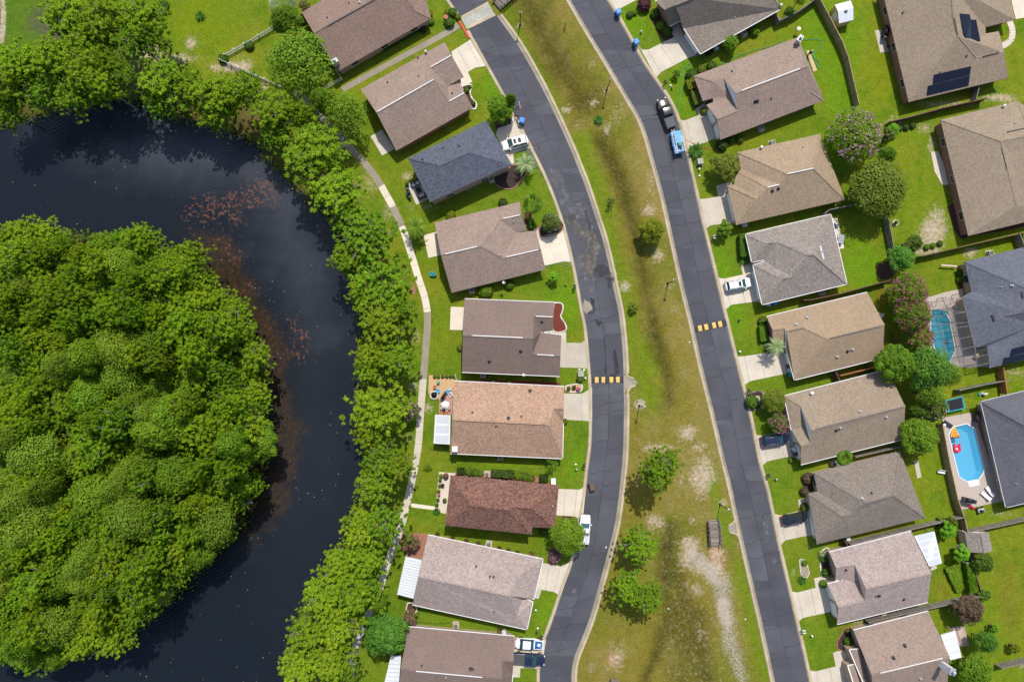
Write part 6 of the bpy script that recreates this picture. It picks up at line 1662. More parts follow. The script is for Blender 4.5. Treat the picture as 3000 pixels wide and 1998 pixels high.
# dark undergrowth under the wood
V, F, T = [], [], []
for _ in range(9000):
 while True:
  i = rg.randrange(len(ISLEW)); x, y = rg.uniform(-112, -42), rg.uniform(-60, 25)
  d_, in_ = True, True
  break
 V0 = (x, y); pass
 # point in polygon
 c = False; n = len(ISLEW)
 for k in range(n):
  x0, y0 = ISLEW[k]; x1, y1 = ISLEW[(k + 1) % n]
  if ((y0 > y) != (y1 > y)) and x < (x1 - x0) * (y - y0) / (y1 - y0) + x0: c = not c
 if not c: continue
 s_ = rg.uniform(.3, .6); z_ = rg.uniform(.1, 1.8)
 leaf(V, F, T, Vector((x, y, z_)), (rdir(-.2) + Vector((0, 0, .5))).normalized(), s_, rg.random() * .6)
me = mesh_fast('undergrowth', V, F, T, 'dark_hedge'); o = bpy.data.objects.new('undergrowth', me); C.objects.link(o); tag(o, 'dark undergrowth between the trunks of the island wood', 'undergrowth', kind='stuff')
# shore scrub hiding the bank
V, F, T = [], [], []
for poly in (PONDW[:30], ISLEW):
 for k in range(len(poly) - 1):
  (x0, y0), (x1, y1) = poly[k], poly[k + 1]
  L = math.hypot(x1 - x0, y1 - y0)
  for _ in range(int(L * 16)):
   t = rg.random(); x = x0 + (x1 - x0) * t + rg.gauss(0, .55); y = y0 + (y1 - y0) * t + rg.gauss(0, .55)
   if x < -120 or y < -75: continue
   leaf(V, F, T, Vector((x, y, rg.uniform(-.85, -.1))), (rdir(-.2) + Vector((0, 0, .6))).normalized(), rg.uniform(.15, .35), rg.random())
me = mesh_fast('shore_grass', V, F, T, 'olive_leaf'); o = bpy.data.objects.new('shore_grass', me); C.objects.link(o); tag(o, 'olive grass and reeds fringing the pond', 'reeds', kind='stuff')
# trees of the gardens, streets and median
def garden_trees():
 tree_px(876, 180, 104, 'loose', 6.5, 'large loose broad leaved tree between the top brown house and the pond', bloom=None)
 tree_px(838, 62, 50, 'broad1', 5, 'bright green tree left of the top brown house')
 tree_px(950, 300, 44, 'broad1', 5.5, 'lower leafy tree touching the large loose tree near the pavement end')
 tree_px(1013, 335, 70, 'loose', 6, 'feathery tree above the start of the pond path')
 tree('Q', 205, 1000, 135, 'broad0', 4.0, 'round green tree between the taupe gabled house and the street')
 tree('Q', 300, 930, 62, 'broad1', 4.2, 'leafy branchy tree leaning over the street beside the basketball hoop')
 tree('B', 1925, 1108, 98, 'dense', 2.2, 'rounded magnolia with white flowers in a brick edged bed', mat='magnolia_leaf', bloom='bloomW', bloom_mat='white_bloom')
 tree('D', 1765, 850, 178, 'broad1', 4.2, 'big dense green tree overhanging the white pickup')
 tree('C', 1635, 42, 60, 'small', 1.5, 'small bright green sapling on the lawn below the wide driveway', mat='bright_leaf')
 tree('D', 1620, 190, 72, 'wispy', 1.8, 'thin young tree at the corner of the orange tan house')
 tree('O', 970, 702, 128, 'dense', 2.8, 'round golden green tree alone on the median', mat='gold_leaf')
 tree('O', 590, 445, 48, 'wispy', 1.4, 'scraggly little tree on the upper median', mat='dark_hedge')
 tree('O', 800, 1410, 55, 'small', 1.1, 'small tree with orange flowers on the median beside the west street', mat='olive_leaf')
 tree('Q', 805, 225, 22, 'wispy', .9, 'tiny sapling in a mulch ring near the top of the median', mat='bright_leaf')
 tree('R', 890, 225, 225, 'deep0', 9, 'tall open pine with a separate shadow on the median', name='pine_tree', mat='pine_deep', sq=(1, .86))
 tree('R', 700, 930, 178, 'pine2', 6.0, 'middle rounded pine on the median above the double pine', name='pine_tree', mat='pine_deep')
 tree('N', 750, 700, 165, 'pine4', 6.0, 'left half of the double pine on the lower median', name='pine_tree', mat='pine_deep')
 tree('N', 925, 790, 170, 'pine0', 6.0, 'right half of the double pine on the lower median', name='pine_tree', mat='pine_deep')
 tree('M', 400, 1120, 215, 'broad0', 5.5, 'round fresh green tree over the patio cover at the bottom edge', mat='bluish_leaf')
 tree('M', 330, 820, 95, 'broad1', 5, 'dark broad leaved tree above the round fresh green tree')
 # east
 tree('E', 1605, 115, 52, 'dense', 1.6, 'small round tree inside the grey fence corner at the top', mat='hedge_leaf')
 tree('E', 1065, 400, 82, 'dense', 1.9, 'dark green round tree against the lower wall of the top grey brown house', mat='broad_leaf')
 tree('E', 570, 675, 42, 'small', 1.2, 'little tree on the lawn beside the coiled green hose')
 tree('E', 1700, 0, 60, 'loose', 2.5, 'tree at the top edge beside the long tan fence')
 tree('G', 540, 440, 145, 'dense', 3.0, 'dark olive magnolia beside the stepped hip house', mat='olive_leaf')
 tree('G', 540, 1000, 82, 'small', 2.2, 'small leafy tree between the two driveways of the east street')
 tree('G', 1960, 640, 275, 'oak', 4.8, 'very large olive green spreading tree behind the stepped hip house')
 tree('G', 2030, 330, 90, 'broad1', 3.5, 'bright tree between the big crape myrtle and the spreading tree', mat='broad_leaf')
 tree('F', 1100, 1240, 70, 'small', 2.0, 'small olive tree right of the big crape myrtle', mat='magnolia_leaf')
 tree('F', 1150, 1190, 66, 'dense', 1.2, 'low spreading shrub tree along the dark brown fence', mat='bright_leaf')
 tree('H', 1340, 350, 82, 'dense', 1.8, 'round green shrub tree near the three little bushes', mat='hedge_leaf')
 tree('H', 1260, 380, 50, 'small', 1.8, 'dark red tinged shrub tree beside the round shrub tree', mat='magnolia_leaf')
 tree('H', 1215, 490, 135, 'broad0', 3.2, 'blue green tree above the pink crape myrtle', mat='bluish_leaf')
 tree('I', 1800, 520, 195, 'broad0', 5.0, 'bright green tree right of the khaki house', mat='broad_leaf')
 tree('I', 2100, 560, 220, 'broad1', 5.5, 'blue green tree beside the screened pool', mat='bluish_leaf')
 tree('I', 2290, 620, 120, 'loose', 5.0, 'light feathery tree at the corner of the screened pool', mat='pale_leaf')
 tree('I', 2120, 790, 130, 'loose', 5.0, 'airy tree with bare grey branches below the blue green tree', mat='pale_leaf')
 tree('I', 2140, 925, 140, 'dense', 3.2, 'magnolia dotted with white flowers beside the trampoline', mat='magnolia_leaf', bloom='bloomW', bloom_mat='white_bloom')
 tree('I', 1990, 960, 70, 'broad0', 3.5, 'dark tree left of the white flowered magnolia', mat='hedge_leaf')
 tree('I', 2010, 1180, 195, 'broad0', 4.0, 'glossy green tree between the grey hip roof house and the tall tan fence', mat='broad_leaf')
 tree('I', 680, 860, 122, 'broad1', 2.6, 'feathery dark green tree at the upper front corner of the khaki house', mat='olive_leaf')
 tree('K', 1960, 790, 88, 'small', 2.2, 'bright bush tree beside the white patio cover', mat='bright_leaf')
 tree('K', 2005, 715, 52, 'small', 2.0, 'olive rounded shrub tree at the fence corner near the shed', mat='olive_leaf')
 tree('K', 2090, 1000, 85, 'small', 2.4, 'tree between the two white garden arches', mat='bright_leaf')
 tree('L', 1835, 895, 142, 'dense', 3.2, 'brown leaved tree at the end of the grey fence', mat='brown_leaf')
 tree('L', 1975, 470, 100, 'broad0', 2.8, 'dark green tree below the pink walled shed', mat='hedge_leaf')
 tree('L', 2000, 1190, 105, 'broad1', 3.5, 'bluish green tree beside the wooden deck', mat='bluish_leaf')
 tree('L', 1900, 1460, 165, 'broad1', 3.5, 'wide green tree at the bottom edge beside the white chimney', mat='broad_leaf')
 tree('L', 2080, 1070, 48, 'small', 1.5, 'small yellow green bush on the brownish back lawn', mat='bright_leaf')
 tree('L', 2275, 1250, 55, 'small', 1.5, 'small yellow green bush near the right edge above the corner fence', mat='gold_leaf')
 tree('L', 1990, 770, 62, 'small', 1.6, 'low green bush at the right end of the long grey fence', mat='hedge_leaf')
 tree('L', 1080, 0, 1, 'small', .5, 'x') if False else None
 tree('D', 480, 205, 42, 'wispy', 1.0, 'thin shaded sapling on the lawn by the path')
 # blossoming
 kw = dict(name='crape_myrtle', group='pink blossoming crape myrtles')
 tree('F', 790, 1250, 265, 'myrtleL', 4.5, 'largest crape myrtle with pale pink blossom over the tan house roof', bloom='bloomL', bloom_mat='pale_bloom', **kw)
 tree('H', 1280, 800, 190, 'myrtleL', 4.0, 'upper of two bright pink crape myrtles beside the screened pool', bloom='bloomL', bloom_mat='pink_bloom', **kw)
 tree('H', 1320, 1000, 185, 'myrtleL', 4.0, 'lower of two bright pink crape myrtles beside the screened pool', bloom='bloomL', bloom_mat='pink_bloom', **kw)
 tree('H', 1400, 1230, 130, 'myrtleS', 3.0, 'dull pinkish crape myrtle below the two bright ones', bloom='bloomS', bloom_mat='pink_bloom', mat='olive_leaf', **kw)
 tree('I', 722, 1065, 108, 'myrtleS', 2.4, 'pink crape myrtle shading the navy car', bloom='bloomS', bloom_mat='pink_bloom', mat='magnolia_leaf', **kw)
 tree('M', 635, 280, 92, 'myrtleS', 2.2, 'pink crape myrtle on the brick patio by the ribbed patio cover', bloom='bloomS', bloom_mat='pink_bloom', mat='magnolia_leaf', **kw)
 tree('M', 636, 965, 78, 'myrtleS', 2.0, 'pink crape myrtle in the round edged bed above the bottom house', bloom='bloomS', bloom_mat='pink_bloom', mat='magnolia_leaf', **kw)
 tree('V', 1900, 960, 95, 'myrtleS', 2.8, 'pale pink blossoming tree beside the path and the big bright pine', bloom='bloomS', bloom_mat='pale_bloom', mat='hedge_leaf', **kw)
 tree('D', 1645, 1030, 62, 'myrtleS', 1.4, 'dusky dark blossoming shrub in a ring beside the big dense tree', bloom='bloomS', bloom_mat='pale_bloom', mat='brown_leaf', **kw)
 tree('A', 290, 60, 60, 'myrtleS', 2.0, 'red flowered shrub left of the top brown house', bloom='bloomS', bloom_mat='pink_bloom', **kw)
 # palms
 kp = dict(cat='palm tree', group='palm trees')
 tree('T', 1500, 30, 150, 'bigpalm', 3.2, 'large pale fan palm at the top edge', name='palm_tree', **kp)
 tree('B', 1690, 570, 100, 'palepalm', 2.4, 'silvery palm at the front bed of the dark blue grey house', name='palm_tree', **kp)
 tree('B', 1755, 930, 108, 'fanpalm', 5.0, 'tall fan palm at the front corner of the taupe house with the magnolia bed', name='palm_tree', **kp)
 tree('B', 680, 1150, 112, 'palm', 3.2, 'date palm beside the pond path', name='palm_tree', mat='palm_leaf', **kp)
 tree('I', 700, 365, 92, 'palm', 3.4, 'spindly palm over the driveway of the sandy tan house', name='palm_tree', mat='pale_palm', **kp)
 tree('J', 705, 905, 85, 'fanpalm', 2.6, 'yellowish palm between the khaki and grey hip roof houses', name='palm_tree', mat='broad_leaf', **kp)
 tree('L', 508, 388, 36, 'palepalm', .9, 'silver agave at the front corner of the pinkish two level house', name='agave', cat='agave')
 kc = dict(name='cycad', cat='cycad', group='sago cycads')
 tree('Q', 1112, 1092, 44, 'cycad', .8, 'sago cycad alone on the upper median', **kc)
 tree('E', 752, 1385, 74, 'cycad', .8, 'sago cycad beside the trailer and the cracked driveway', **kc)
 tree('S', 1828, 137, 46, 'cycad', .7, 'sago cycad on the big lawn at the top', **kc)
 tree('G', 735, 1280, 58, 'cycad', .8, 'sago cycad below the box hedge of the ash grey house', **kc)
 tree('K', 635, 1257, 38, 'cycad', .6, 'sago cycad at the end of the pebble bed on the pinkish house lawn', **kc)
 tree('D', 560, 625, 34, 'cycad', .6, 'small cycad at the corner of the potted patio', **kc)
garden_trees()
def bush(c_, x, y, r, label, h=1.0, mat='hedge_leaf', box=None, rz=0.0, name='bush', cat='bush', group='garden bushes'):
 """box: (length, width) in crop units"""
 hc = h * .5; p = at(c_, x, y, hc); s = (2 * r / K) / 16.8
 root = bpy.data.objects.new(name, PROTO['hedge' if box else 'bush'][0]); C.objects.link(root)
 root.location = (p.x, p.y, 0)
 root.material_slots[0].link = 'OBJECT'; root.material_slots[0].material = MATS[mat]
 if box: root.scale = (box[0] / K / 16.8, box[1] / K / 16.8, h / .84); root.rotation_euler = (0, 0, rz)
 else: root.scale = (s, s, h / .9); root.rotation_euler = (0, 0, rg.uniform(0, 6))
 return tag(root, label, cat, group)
E_ = 'E'
for a in [('E', 140, 137, 30, 'left small round bush near the top blue bin'), ('E', 186, 120, 24, 'smaller bush right beside the left round bush near the top bins'), ('E', 430, 235, 42, 'upper round bush in the flower bed of the top grey brown house'), ('E', 487, 285, 46, 'lower round bush in the flower bed of the top grey brown house'),
  ('E', 375, 125, 42, 'bush below the brick window of the top grey brown house'), ('E', 1288, 285, 46, 'oval bush beside the air conditioner of the top grey brown house'), ('E', 892, 610, 46, 'right bush of the row above the taupe two level house'), ('E', 802, 642, 42, 'middle bush of the row above the taupe two level house'),
  ('E', 712, 690, 54, 'largest bush at the corner of the taupe two level house'), ('E', 820, 1025, 30, 'small bush in the entrance corner of the taupe two level house'), ('E', 988, 1328, 56, 'dark bush first of three below the taupe two level house'), ('E', 1075, 1292, 30, 'middle of three bushes below the taupe two level house'), ('E', 1155, 1278, 36, 'last of three bushes below the taupe two level house'),
  ('E', 870, 480, 32, 'dim bush in the shade below the top grey brown house'), ('F', 1270, 1172, 28, 'middle of three bushes along the dark brown fence'), ('F', 1330, 1158, 28, 'right of three bushes along the dark brown fence'), ('F', 1215, 1180, 24, 'left of three bushes along the dark brown fence'),
  ('H', 1460, 392, 27, 'left of three round bushes on the sandy lawn'), ('H', 1515, 376, 26, 'middle of three round bushes on the sandy lawn'), ('H', 1580, 355, 26, 'right of three round bushes on the sandy lawn'), ('I', 577, 128, 40, 'round bush above the box hedge of the sandy tan house'),
  ('I', 630, 325, 36, 'upper bush below the box hedge of the sandy tan house'), ('I', 635, 385, 34, 'lower bush beside the driveway of the sandy tan house'), ('I', 480, 870, 58, 'flowering bush beside the street utility box'), ('H', 1775, 625, 36, 'upper bush against the blue grey pool house wall'), ('H', 1765, 690, 32, 'lower bush against the blue grey pool house wall'),
  ('K', 650, 590, 36, 'bush in the entrance of the grey hip roof house'), ('L', 508, 665, 34, 'bush beside the driveway of the pinkish two level house'), ('L', 335, 475, 24, 'small bush in the pebble bed on the pinkish house lawn'), ('L', 535, 560, 38, 'bush below the window of the pinkish two level house'), ('L', 510, 440, 30, 'flowering bush under the agave'),
  ('L', 735, 1190, 36, 'bush in the shaded bed of the taupe bottom house'), ('L', 730, 1100, 22, 'small bush at the top of the curved bed of the bottom house'), ('J', 215, 932, 26, 'square bush beside the bins of the khaki house'), ('J', 335, 1360, 34, 'dark bush at the garage of the grey hip roof house'),
  ('B', 1008, 1045, 44, 'bright low bush above the taupe house roof'), ('C', 1012, 160, 66, 'large round bush below the taupe house'), ('C', 1228, 106, 44, 'smaller round bush below the taupe house'), ('C', 775, 690, 26, 'bush on the pond side of the cocoa brown house'),
  ('C', 545, 952, 16, 'first of six clipped bushes behind the gravel seating area'), ('C', 579, 952, 16, 'second of six clipped bushes behind the gravel seating area'), ('C', 618, 950, 16, 'third of six clipped bushes behind the gravel seating area'), ('C', 655, 950, 16, 'fourth of six clipped bushes behind the gravel seating area'), ('C', 690, 950, 16, 'fifth of six clipped bushes behind the gravel seating area'), ('C', 720, 950, 15, 'last of six clipped bushes behind the gravel seating area'),
  ('C', 1080, 993, 22, 'leafy plant in the narrow red bed, left one'), ('C', 1230, 1002, 20, 'leafy plant in the narrow red bed, right one'), ('C', 1878, 975, 32, 'round bush beside the utility box of the cocoa brown house'), ('C', 1738, 1365, 26, 'bush at the front corner of the orange tan house'),
  ('B', 1740, 1100, 30, 'bush at the foot of the tall fan palm'), ('B', 1740, 1145, 24, 'pale bush at the end of the strip bed by the tall fan palm'), ('B', 1485, 925, 40, 'dark bush in the shade above the taupe house'), ('A', 1775, 830, 26, 'bush at the top of the stone edged bed of the taupe gabled house'), ('A', 1810, 800, 16, 'small bush in the stone edged bed of the taupe gabled house'), ('A', 1840, 950, 20, 'bush at the bottom of the stone edged bed of the taupe gabled house'),
  ('A', 1650, 115, 38, 'bush in the flower bed beside the brick threshold'), ('A', 1620, 210, 44, 'ground cover bush at the foot of the brick threshold bed'), ('A', 1600, 115, 26, 'yellowish bush in the flower bed beside the brick threshold'), ('A', 1700, 160, 26, 'yellow bush at the kerb by the brick threshold'),
  ('D', 858, 258, 34, 'second bush from the left in the hedge row of the red brown house'), ('D', 920, 265, 32, 'third bush in the hedge row of the red brown house'), ('D', 965, 272, 28, 'fourth bush in the hedge row of the red brown house'), ('D', 1310, 290, 38, 'loose bush right of the long clipped hedge'), ('D', 1375, 305, 38, 'middle loose bush right of the long clipped hedge'), ('D', 1430, 318, 34, 'last loose bush right of the long clipped hedge'),
  ('D', 1545, 805, 38, 'bush in the entrance recess of the red brown house'), ('S', 2050, 540, 42, 'bush at the corner of the white picket fences'), ('S', 2290, 420, 40, 'bush growing through the white picket fence'), ('A', 1435, 130, 32, 'yellow green bush at the right end of the top brown house'), ('A', 1450, 200, 30, 'green bush below the right end of the top brown house'), ('A', 1380, 270, 32, 'dark bush along the lower wall of the top brown house'),
  ('A', 270, 175, 42, 'bush at the left corner of the top brown house'), ('S', 1505, 45, 40, 'low bush at the edge of the top left grove')]:
 m_ = rg.choice(['hedge_leaf', 'hedge_leaf', 'broad_leaf', 'olive_leaf'])
 if 'right wall' in a[4]: m_ = 'hedge_leaf'
 if 'yellow' in a[4] or 'bright' in a[4]: m_ = 'gold_leaf'
 if 'dark' in a[4] or 'dim' in a[4]: m_ = 'dark_hedge'
 if 'hedge row' in a[4]: m_ = 'hedge_leaf'
 bush(*a, h=max(.5, a[3] / 40), mat=m_)
bush('E', 275, 42, 60, 'purple leaved round shrub on the top lawn beside the driveway', h=1.7, mat='purple_leaf', name='purple_shrub')
for a in [('J', 365, 1100, 48, 'rusty bush at the upper front corner of the grey hip roof house'), ('J', 335, 1220, 36, 'rusty bush at the entrance of the grey hip roof house')]: bush(*a, h=1.2, mat='brown_leaf')
for i, (x, y) in enumerate([(570, 832), (710, 862), (835, 892), (945, 915), (1140, 960), (1220, 980), (1303, 998)]):
 bush('D', x, y, 18, 'rust red bush number %s from the left along the pale pinkish house' % ['one', 'two', 'three', 'four', 'five', 'six', 'seven'][i], h=.7, mat='rust_hedge', group='rust red bushes along the pale pinkish house')
kb = dict(name='hedge', cat='hedge', group='clipped hedges')
bush('E', 705, 782, 40, 'clipped box hedge block with yellow flecks beside the taupe two level house', h=1.3, mat='gold_leaf', box=(95, 90), rz=R(20), **kb)
bush('E', 756, 900, 40, 'longer clipped hedge below the flecked hedge block of the two level house', h=1.2, mat='olive_leaf', box=(95, 130), rz=R(17), **kb)
bush('G', 708, 1160, 40, 'tall box hedge beside the ash grey house', h=1.5, mat='hedge_leaf', box=(75, 200), rz=R(3), **kb)
bush('I', 575, 240, 40, 'box hedge in front of the window of the sandy tan house', h=1.2, mat='broad_leaf', box=(66, 140), rz=R(5), **kb)
bush('D', 1170, 272, 40, 'long clipped brown topped hedge beside the red brown house', h=1.4, mat='dark_hedge', box=(195, 62), rz=R(-3), **kb)
bush('D', 785, 245, 40, 'square clipped brown topped hedge at the left of the red brown house', h=1.4, mat='dark_hedge', box=(66, 52), **kb)
bush('D', 1548, 310, 40, 'square clipped hedge near the white box at the red brown house', h=1.5, mat='dark_hedge', box=(70, 60), **kb)
bush('L', 1840, 590, 40, 'tall vine covered hedge along the dark fence below the shed', h=1.9, mat='broad_leaf', box=(70, 260), rz=R(8), **kb)
bush('K', 2050, 1220, 40, 'low bright creeper bank beside the brownish lawn', h=.7, mat='broad_leaf', box=(140, 230), rz=R(25), **kb)
bush('K', 1930, 720, 40, 'leafy creeper mound at the corner fence near the patio cover', h=1.0, mat='broad_leaf', box=(120, 80), **kb)
bush('A', 1200, 350, 40, 'dark ivy strip along the lower wall of the top brown house', h=.5, mat='dark_hedge', box=(420, 36), rz=R(30), **kb)
bush('C', 1640, 1500, 1, 'x', h=.01) if False else None
# ---------------- vehicles ----------------
def car(c_, x, y, ang, kind, paint, label, L=4.7, W=1.85, glass='teal_glass', sunroof=0, hood=None, bed=None, cat='car', name='car', bars=False):
 H_ = dict(suv=1.68, sedan=1.42, coupe=1.28, pickup=1.82)[kind]
 p = at(c_, x, y, H_ * .7); root = empty(name, (p.x, p.y, 0.02), R(ang), label, cat, 'parked vehicles')
 hl = L / 2; w = W / 2
 # stations: x, half width, top z (belt)
 if kind == 'suv': st = [(-hl, .68, .93), (-hl + .16, .88, 1.01), (-hl + .7, 1, 1.04), (hl - 1.35, 1, 1.04), (hl - .55, .97, .98), (hl - .15, .80, .86), (hl, .52, .66)]; cab = (-hl + .2, hl - 1.0, -hl + .45, hl - 1.85)
 elif kind == 'sedan': st = [(-hl, .60, .80), (-hl + .18, .85, .92), (-hl + .7, 1, .96), (hl - 1.3, 1, .93), (hl - .5, .95, .84), (hl - .12, .82, .72), (hl, .62, .58)]; cab = (-hl + .5, hl - 1.15, -hl + 1.15, hl - 2.0)
 elif kind == 'coupe': st = [(-hl, .60, .78), (-hl + .2, .86, .88), (-hl + .7, 1, .90), (hl - 1.5, 1, .86), (hl - .5, .95, .76), (hl - .16, .78, .64), (hl, .46, .50)]; cab = (-hl + .6, hl - 1.5, -hl + 1.25, hl - 2.15)
 else: st = [(-hl, .92, 1.05), (-hl + .06, .97, 1.08), (-hl + .5, 1, 1.10), (hl - 1.6, 1, 1.12), (hl - .5, .95, 1.06), (hl - .14, .82, .98), (hl, .60, .80)]; cab = (-.35 - (.3 if L > 5.4 else .15), hl - 1.35, -.25 - (.3 if L > 5.4 else .15), hl - 2.1)
 g = MB(); rings = []
 for sx, sw, sz in st:
  ww = w * sw; rings.append([(sx, -ww * .94, .28), (sx, -ww, .55), (sx, -ww * .99, sz - .14), (sx, -ww * .86, sz), (sx, 0, sz + .045), (sx, ww * .86, sz), (sx, ww * .99, sz - .14), (sx, ww, .55), (sx, ww * .94, .28)])
 n = 9; vs = [v for r_ in rings for v in r_]; fs = []
 for i in range(len(rings) - 1):
  for k in range(n - 1): fs.append((i * n + k, (i + 1) * n + k, (i + 1) * n + k + 1, i * n + k + 1))
  fs.append((i * n + n - 1, (i + 1) * n + n - 1, (i + 1) * n, i * n))
 fs.append(tuple(range(n))); fs.append(tuple(reversed(range((len(rings) - 1) * n, len(rings) * n))))
 if kind == 'pickup':
  pass
 g.mesh(vs, fs, True)
 # cabin roof and pillars
 xr, xf, rr, rf_ = cab; bz = st[3][2] + .0
 lo = [(xr, -w * .93, bz - .03), (xf, -w * .90, bz - .05), (xf, w * .90, bz - .05), (xr, w * .93, bz - .03)]
 hi = [(rr, -w * .74, H_ - .03), (rf_, -w * .72, H_ - .02), (rf_, w * .72, H_ - .02), (rr, w * .74, H_ - .03)]
 cr = [(rr + .12, -w * .55, H_), (rf_ - .1, -w * .53, H_ + .01), (rf_ - .1, w * .53, H_ + .01), (rr + .12, w * .55, H_)]
 g.mesh(hi + cr, [(4, 5, 6, 7), (0, 1, 5, 4), (1, 2, 6, 5), (2, 3, 7, 6), (3, 0, 4, 7)], True)
 body = g.build('body', MATS[paint], root)
 m = body.modifiers.new('b', 'BEVEL'); m.width = .03; m.segments = 2; m.limit_method = 'ANGLE'; m.angle_limit = R(35)
 L3_ = lambda a, b, t: tuple(a[k] + (b[k] - a[k]) * t for k in range(3))
 def gl(i, j, name_, t0=.06):
  q = [lo[i], lo[j], hi[j], hi[i]]; g = MB(); g.face(q); g.build(name_, MATS[glass], root)
  for a_, b_ in ((lo[i], hi[i]),):
   g = MB(); g.bar(a_, b_, .09, .07); g.build('pillar', MATS[paint if kind != 'coupe' else 'black'], root)
 gl(1, 2, 'windshield'); gl(3, 0, 'rear_window'); gl(0, 1, 'side_window'); gl(2, 3, 'side_window')
 if kind in ('suv', 'sedan', 'pickup'):
  for s_ in (-1, 1):
   g = MB(); g.bar(L3_(lo[0], lo[1], .5)[:1] + (s_ * w * .92, bz), L3_(hi[0], hi[1], .48)[:1] + (s_ * w * .74, H_ - .04), .1, .05); g.build('pillar', MATS[paint], root)
 # wheels
 for sx in (-hl + .95, hl - .9):
  for s_ in (-1, 1):
   g = MB(); q = [(sx, s_ * (w - .24), .34), (sx, s_ * (w + .0), .34)]; g.tube(q, .34, 16); wh = g.build('wheel', MATS['rubber'], root)
   g = MB(); g.tube([(sx, s_ * (w - .01), .34), (sx, s_ * (w + .012), .34)], .2, 12); g.build('rim', MATS['steel'], wh)
 for s_ in (-1, 1):
  g = MB(); g.box((hl - .14, s_ * w * .66, st[-2][2] - .12), (.22, .36, .14), R(s_ * -18)); g.build('headlight', MATS['headlamp'], root)
  g = MB(); g.box((-hl + .04, s_ * w * .72, st[0][2] - .12), (.14, .28, .20)); g.build('taillight', MATS['tail_red'], root)
  g = MB(); g.box((xf - .25, s_ * (w + .1), bz + .05), (.14, .24, .16)); g.build('mirror', MATS[paint], root)
 g = MB(); g.box((hl - .02, 0, .42), (.16, W * .74, .2)); g.box((-hl + .0, 0, .42), (.14, W * .8, .2)); g.build('bumper', MATS['dark_metal' if kind == 'pickup' else paint], root)
 g = MB(); g.box((hl - .1, 0, st[-2][2] - .16), (.18, W * .42, .16)); g.build('grille', MATS['black'], root)
 for k in range(sunroof):
  xx = rf_ - .45 - k * .85
  g = MB(); g.box((xx, 0, H_ + .012), (.55 - .1 * (k == 0), W * .44, .02)); g.build('sunroof', MATS['glass'], root)
 if bars:
  for s_ in (-1, 1):
   g = MB(); g.tube([(rr + .1, s_ * w * .64, H_ + .05), (rf_ - .2, s_ * w * .62, H_ + .05)], .03, 5); g.build('roof_rail', MATS['steel'], root)
 if hood:
  g = MB(); hz = lambda x_: bz + .05 + (x_ - (hl - 1.5)) / 1.4 * -.11
  g.face([(hl - 1.42, -w * .74, hz(hl - 1.42) - .03), (hl - .2, -w * .62, hz(hl - .2) - .065), (hl - .14, 0, hz(hl - .14) - .02), (hl - .2, w * .62, hz(hl - .2) - .065), (hl - 1.42, w * .74, hz(hl - 1.42) - .03), (hl - 1.42, 0, hz(hl - 1.42) + .02)])
  g.v = [(a, b, c + .035) for a, b, c in g.v]
  g.build('hood_panel', MATS[hood], root)
  g = MB()
  for k in range(5):
   t = 2 * PI * k / 5 + .3; c0 = Vector((hl - .75 + .17 * math.cos(t), .02 + .17 * math.sin(t), hz(hl - .75) + .055)); g.ball(c0, (.14, .14, .012), 8, 4)
  for k in range(4): g.box((hl - .42, -.30 + k * .17, hz(hl - .4) + .03), (.10, .07, .012))
  g.build('hood_emblem', MATS['white_paint'], root)
 if kind == 'pickup':
  bx0, bx1 = -hl + .1, cab[0] - .02
  if bed == 'tonneau':
   g = MB(); g.box(((bx0 + bx1) / 2, 0, 1.155), (bx1 - bx0, W * .86, .06)); g.build('bed_cover', MATS['tonneau'], root, .02)
  else:
   g = MB(); g.box(((bx0 + bx1) / 2, 0, 1.125), (bx1 - bx0 - .1, W * .76, .03)); g.build('bed_floor', MATS['bin_grey'], root)
   g = MB(); g.box((bx1 - .25, 0, 1.2), (.4, W * .8, .2)); g.build('tool_box', MATS['steel'], root)
 return root
car('Q', 340, 1308, -164.5, 'suv', 'car_white', 'white car with two dark roof panels on the driveway of the dark blue grey house', 4.65, 1.85, sunroof=2)
car('Q', 1738, 1035, 109, 'pickup', 'car_black', 'black pickup with a grey bed cover parked on the east street before the blue trailer', 5.6, 1.95, bed='tonneau', cat='pickup truck', name='pickup_truck', glass='glass')
car('O', 1772, 1200, 11, 'suv', 'car_white', 'white estate car on the driveway of the ash grey house', 4.6, 1.82, sunroof=1, bars=True, glass='teal_glass')
car('I', 698, 1218, 8, 'suv', 'car_navy', 'navy blue car partly under the pink crape myrtle', 4.75, 1.85, bars=True)
car('J', 250, 1472, 11, 'sedan', 'car_black', 'black sedan with red tail lights on the driveway of the grey hip roof house', 4.5, 1.82, glass='glass')
car('D', 1925, 790, 86, 'pickup', 'car_white', 'white pickup at the kerb half under the big dense tree', 5.0, 1.85, cat='pickup truck', name='pickup_truck')
car('M', 1727, 1222, -4, 'coupe', 'car_white', 'white coupe with a blue hood bearing a white flower emblem', 4.75, 1.88, hood='car_blue')
car('M', 1722, 1366, -4, 'pickup', 'car_navy', 'dark pickup with a charcoal bed cover next to the white coupe at the bottom edge', 5.5, 1.95, bed='tonneau', cat='pickup truck', name='pickup_truck')
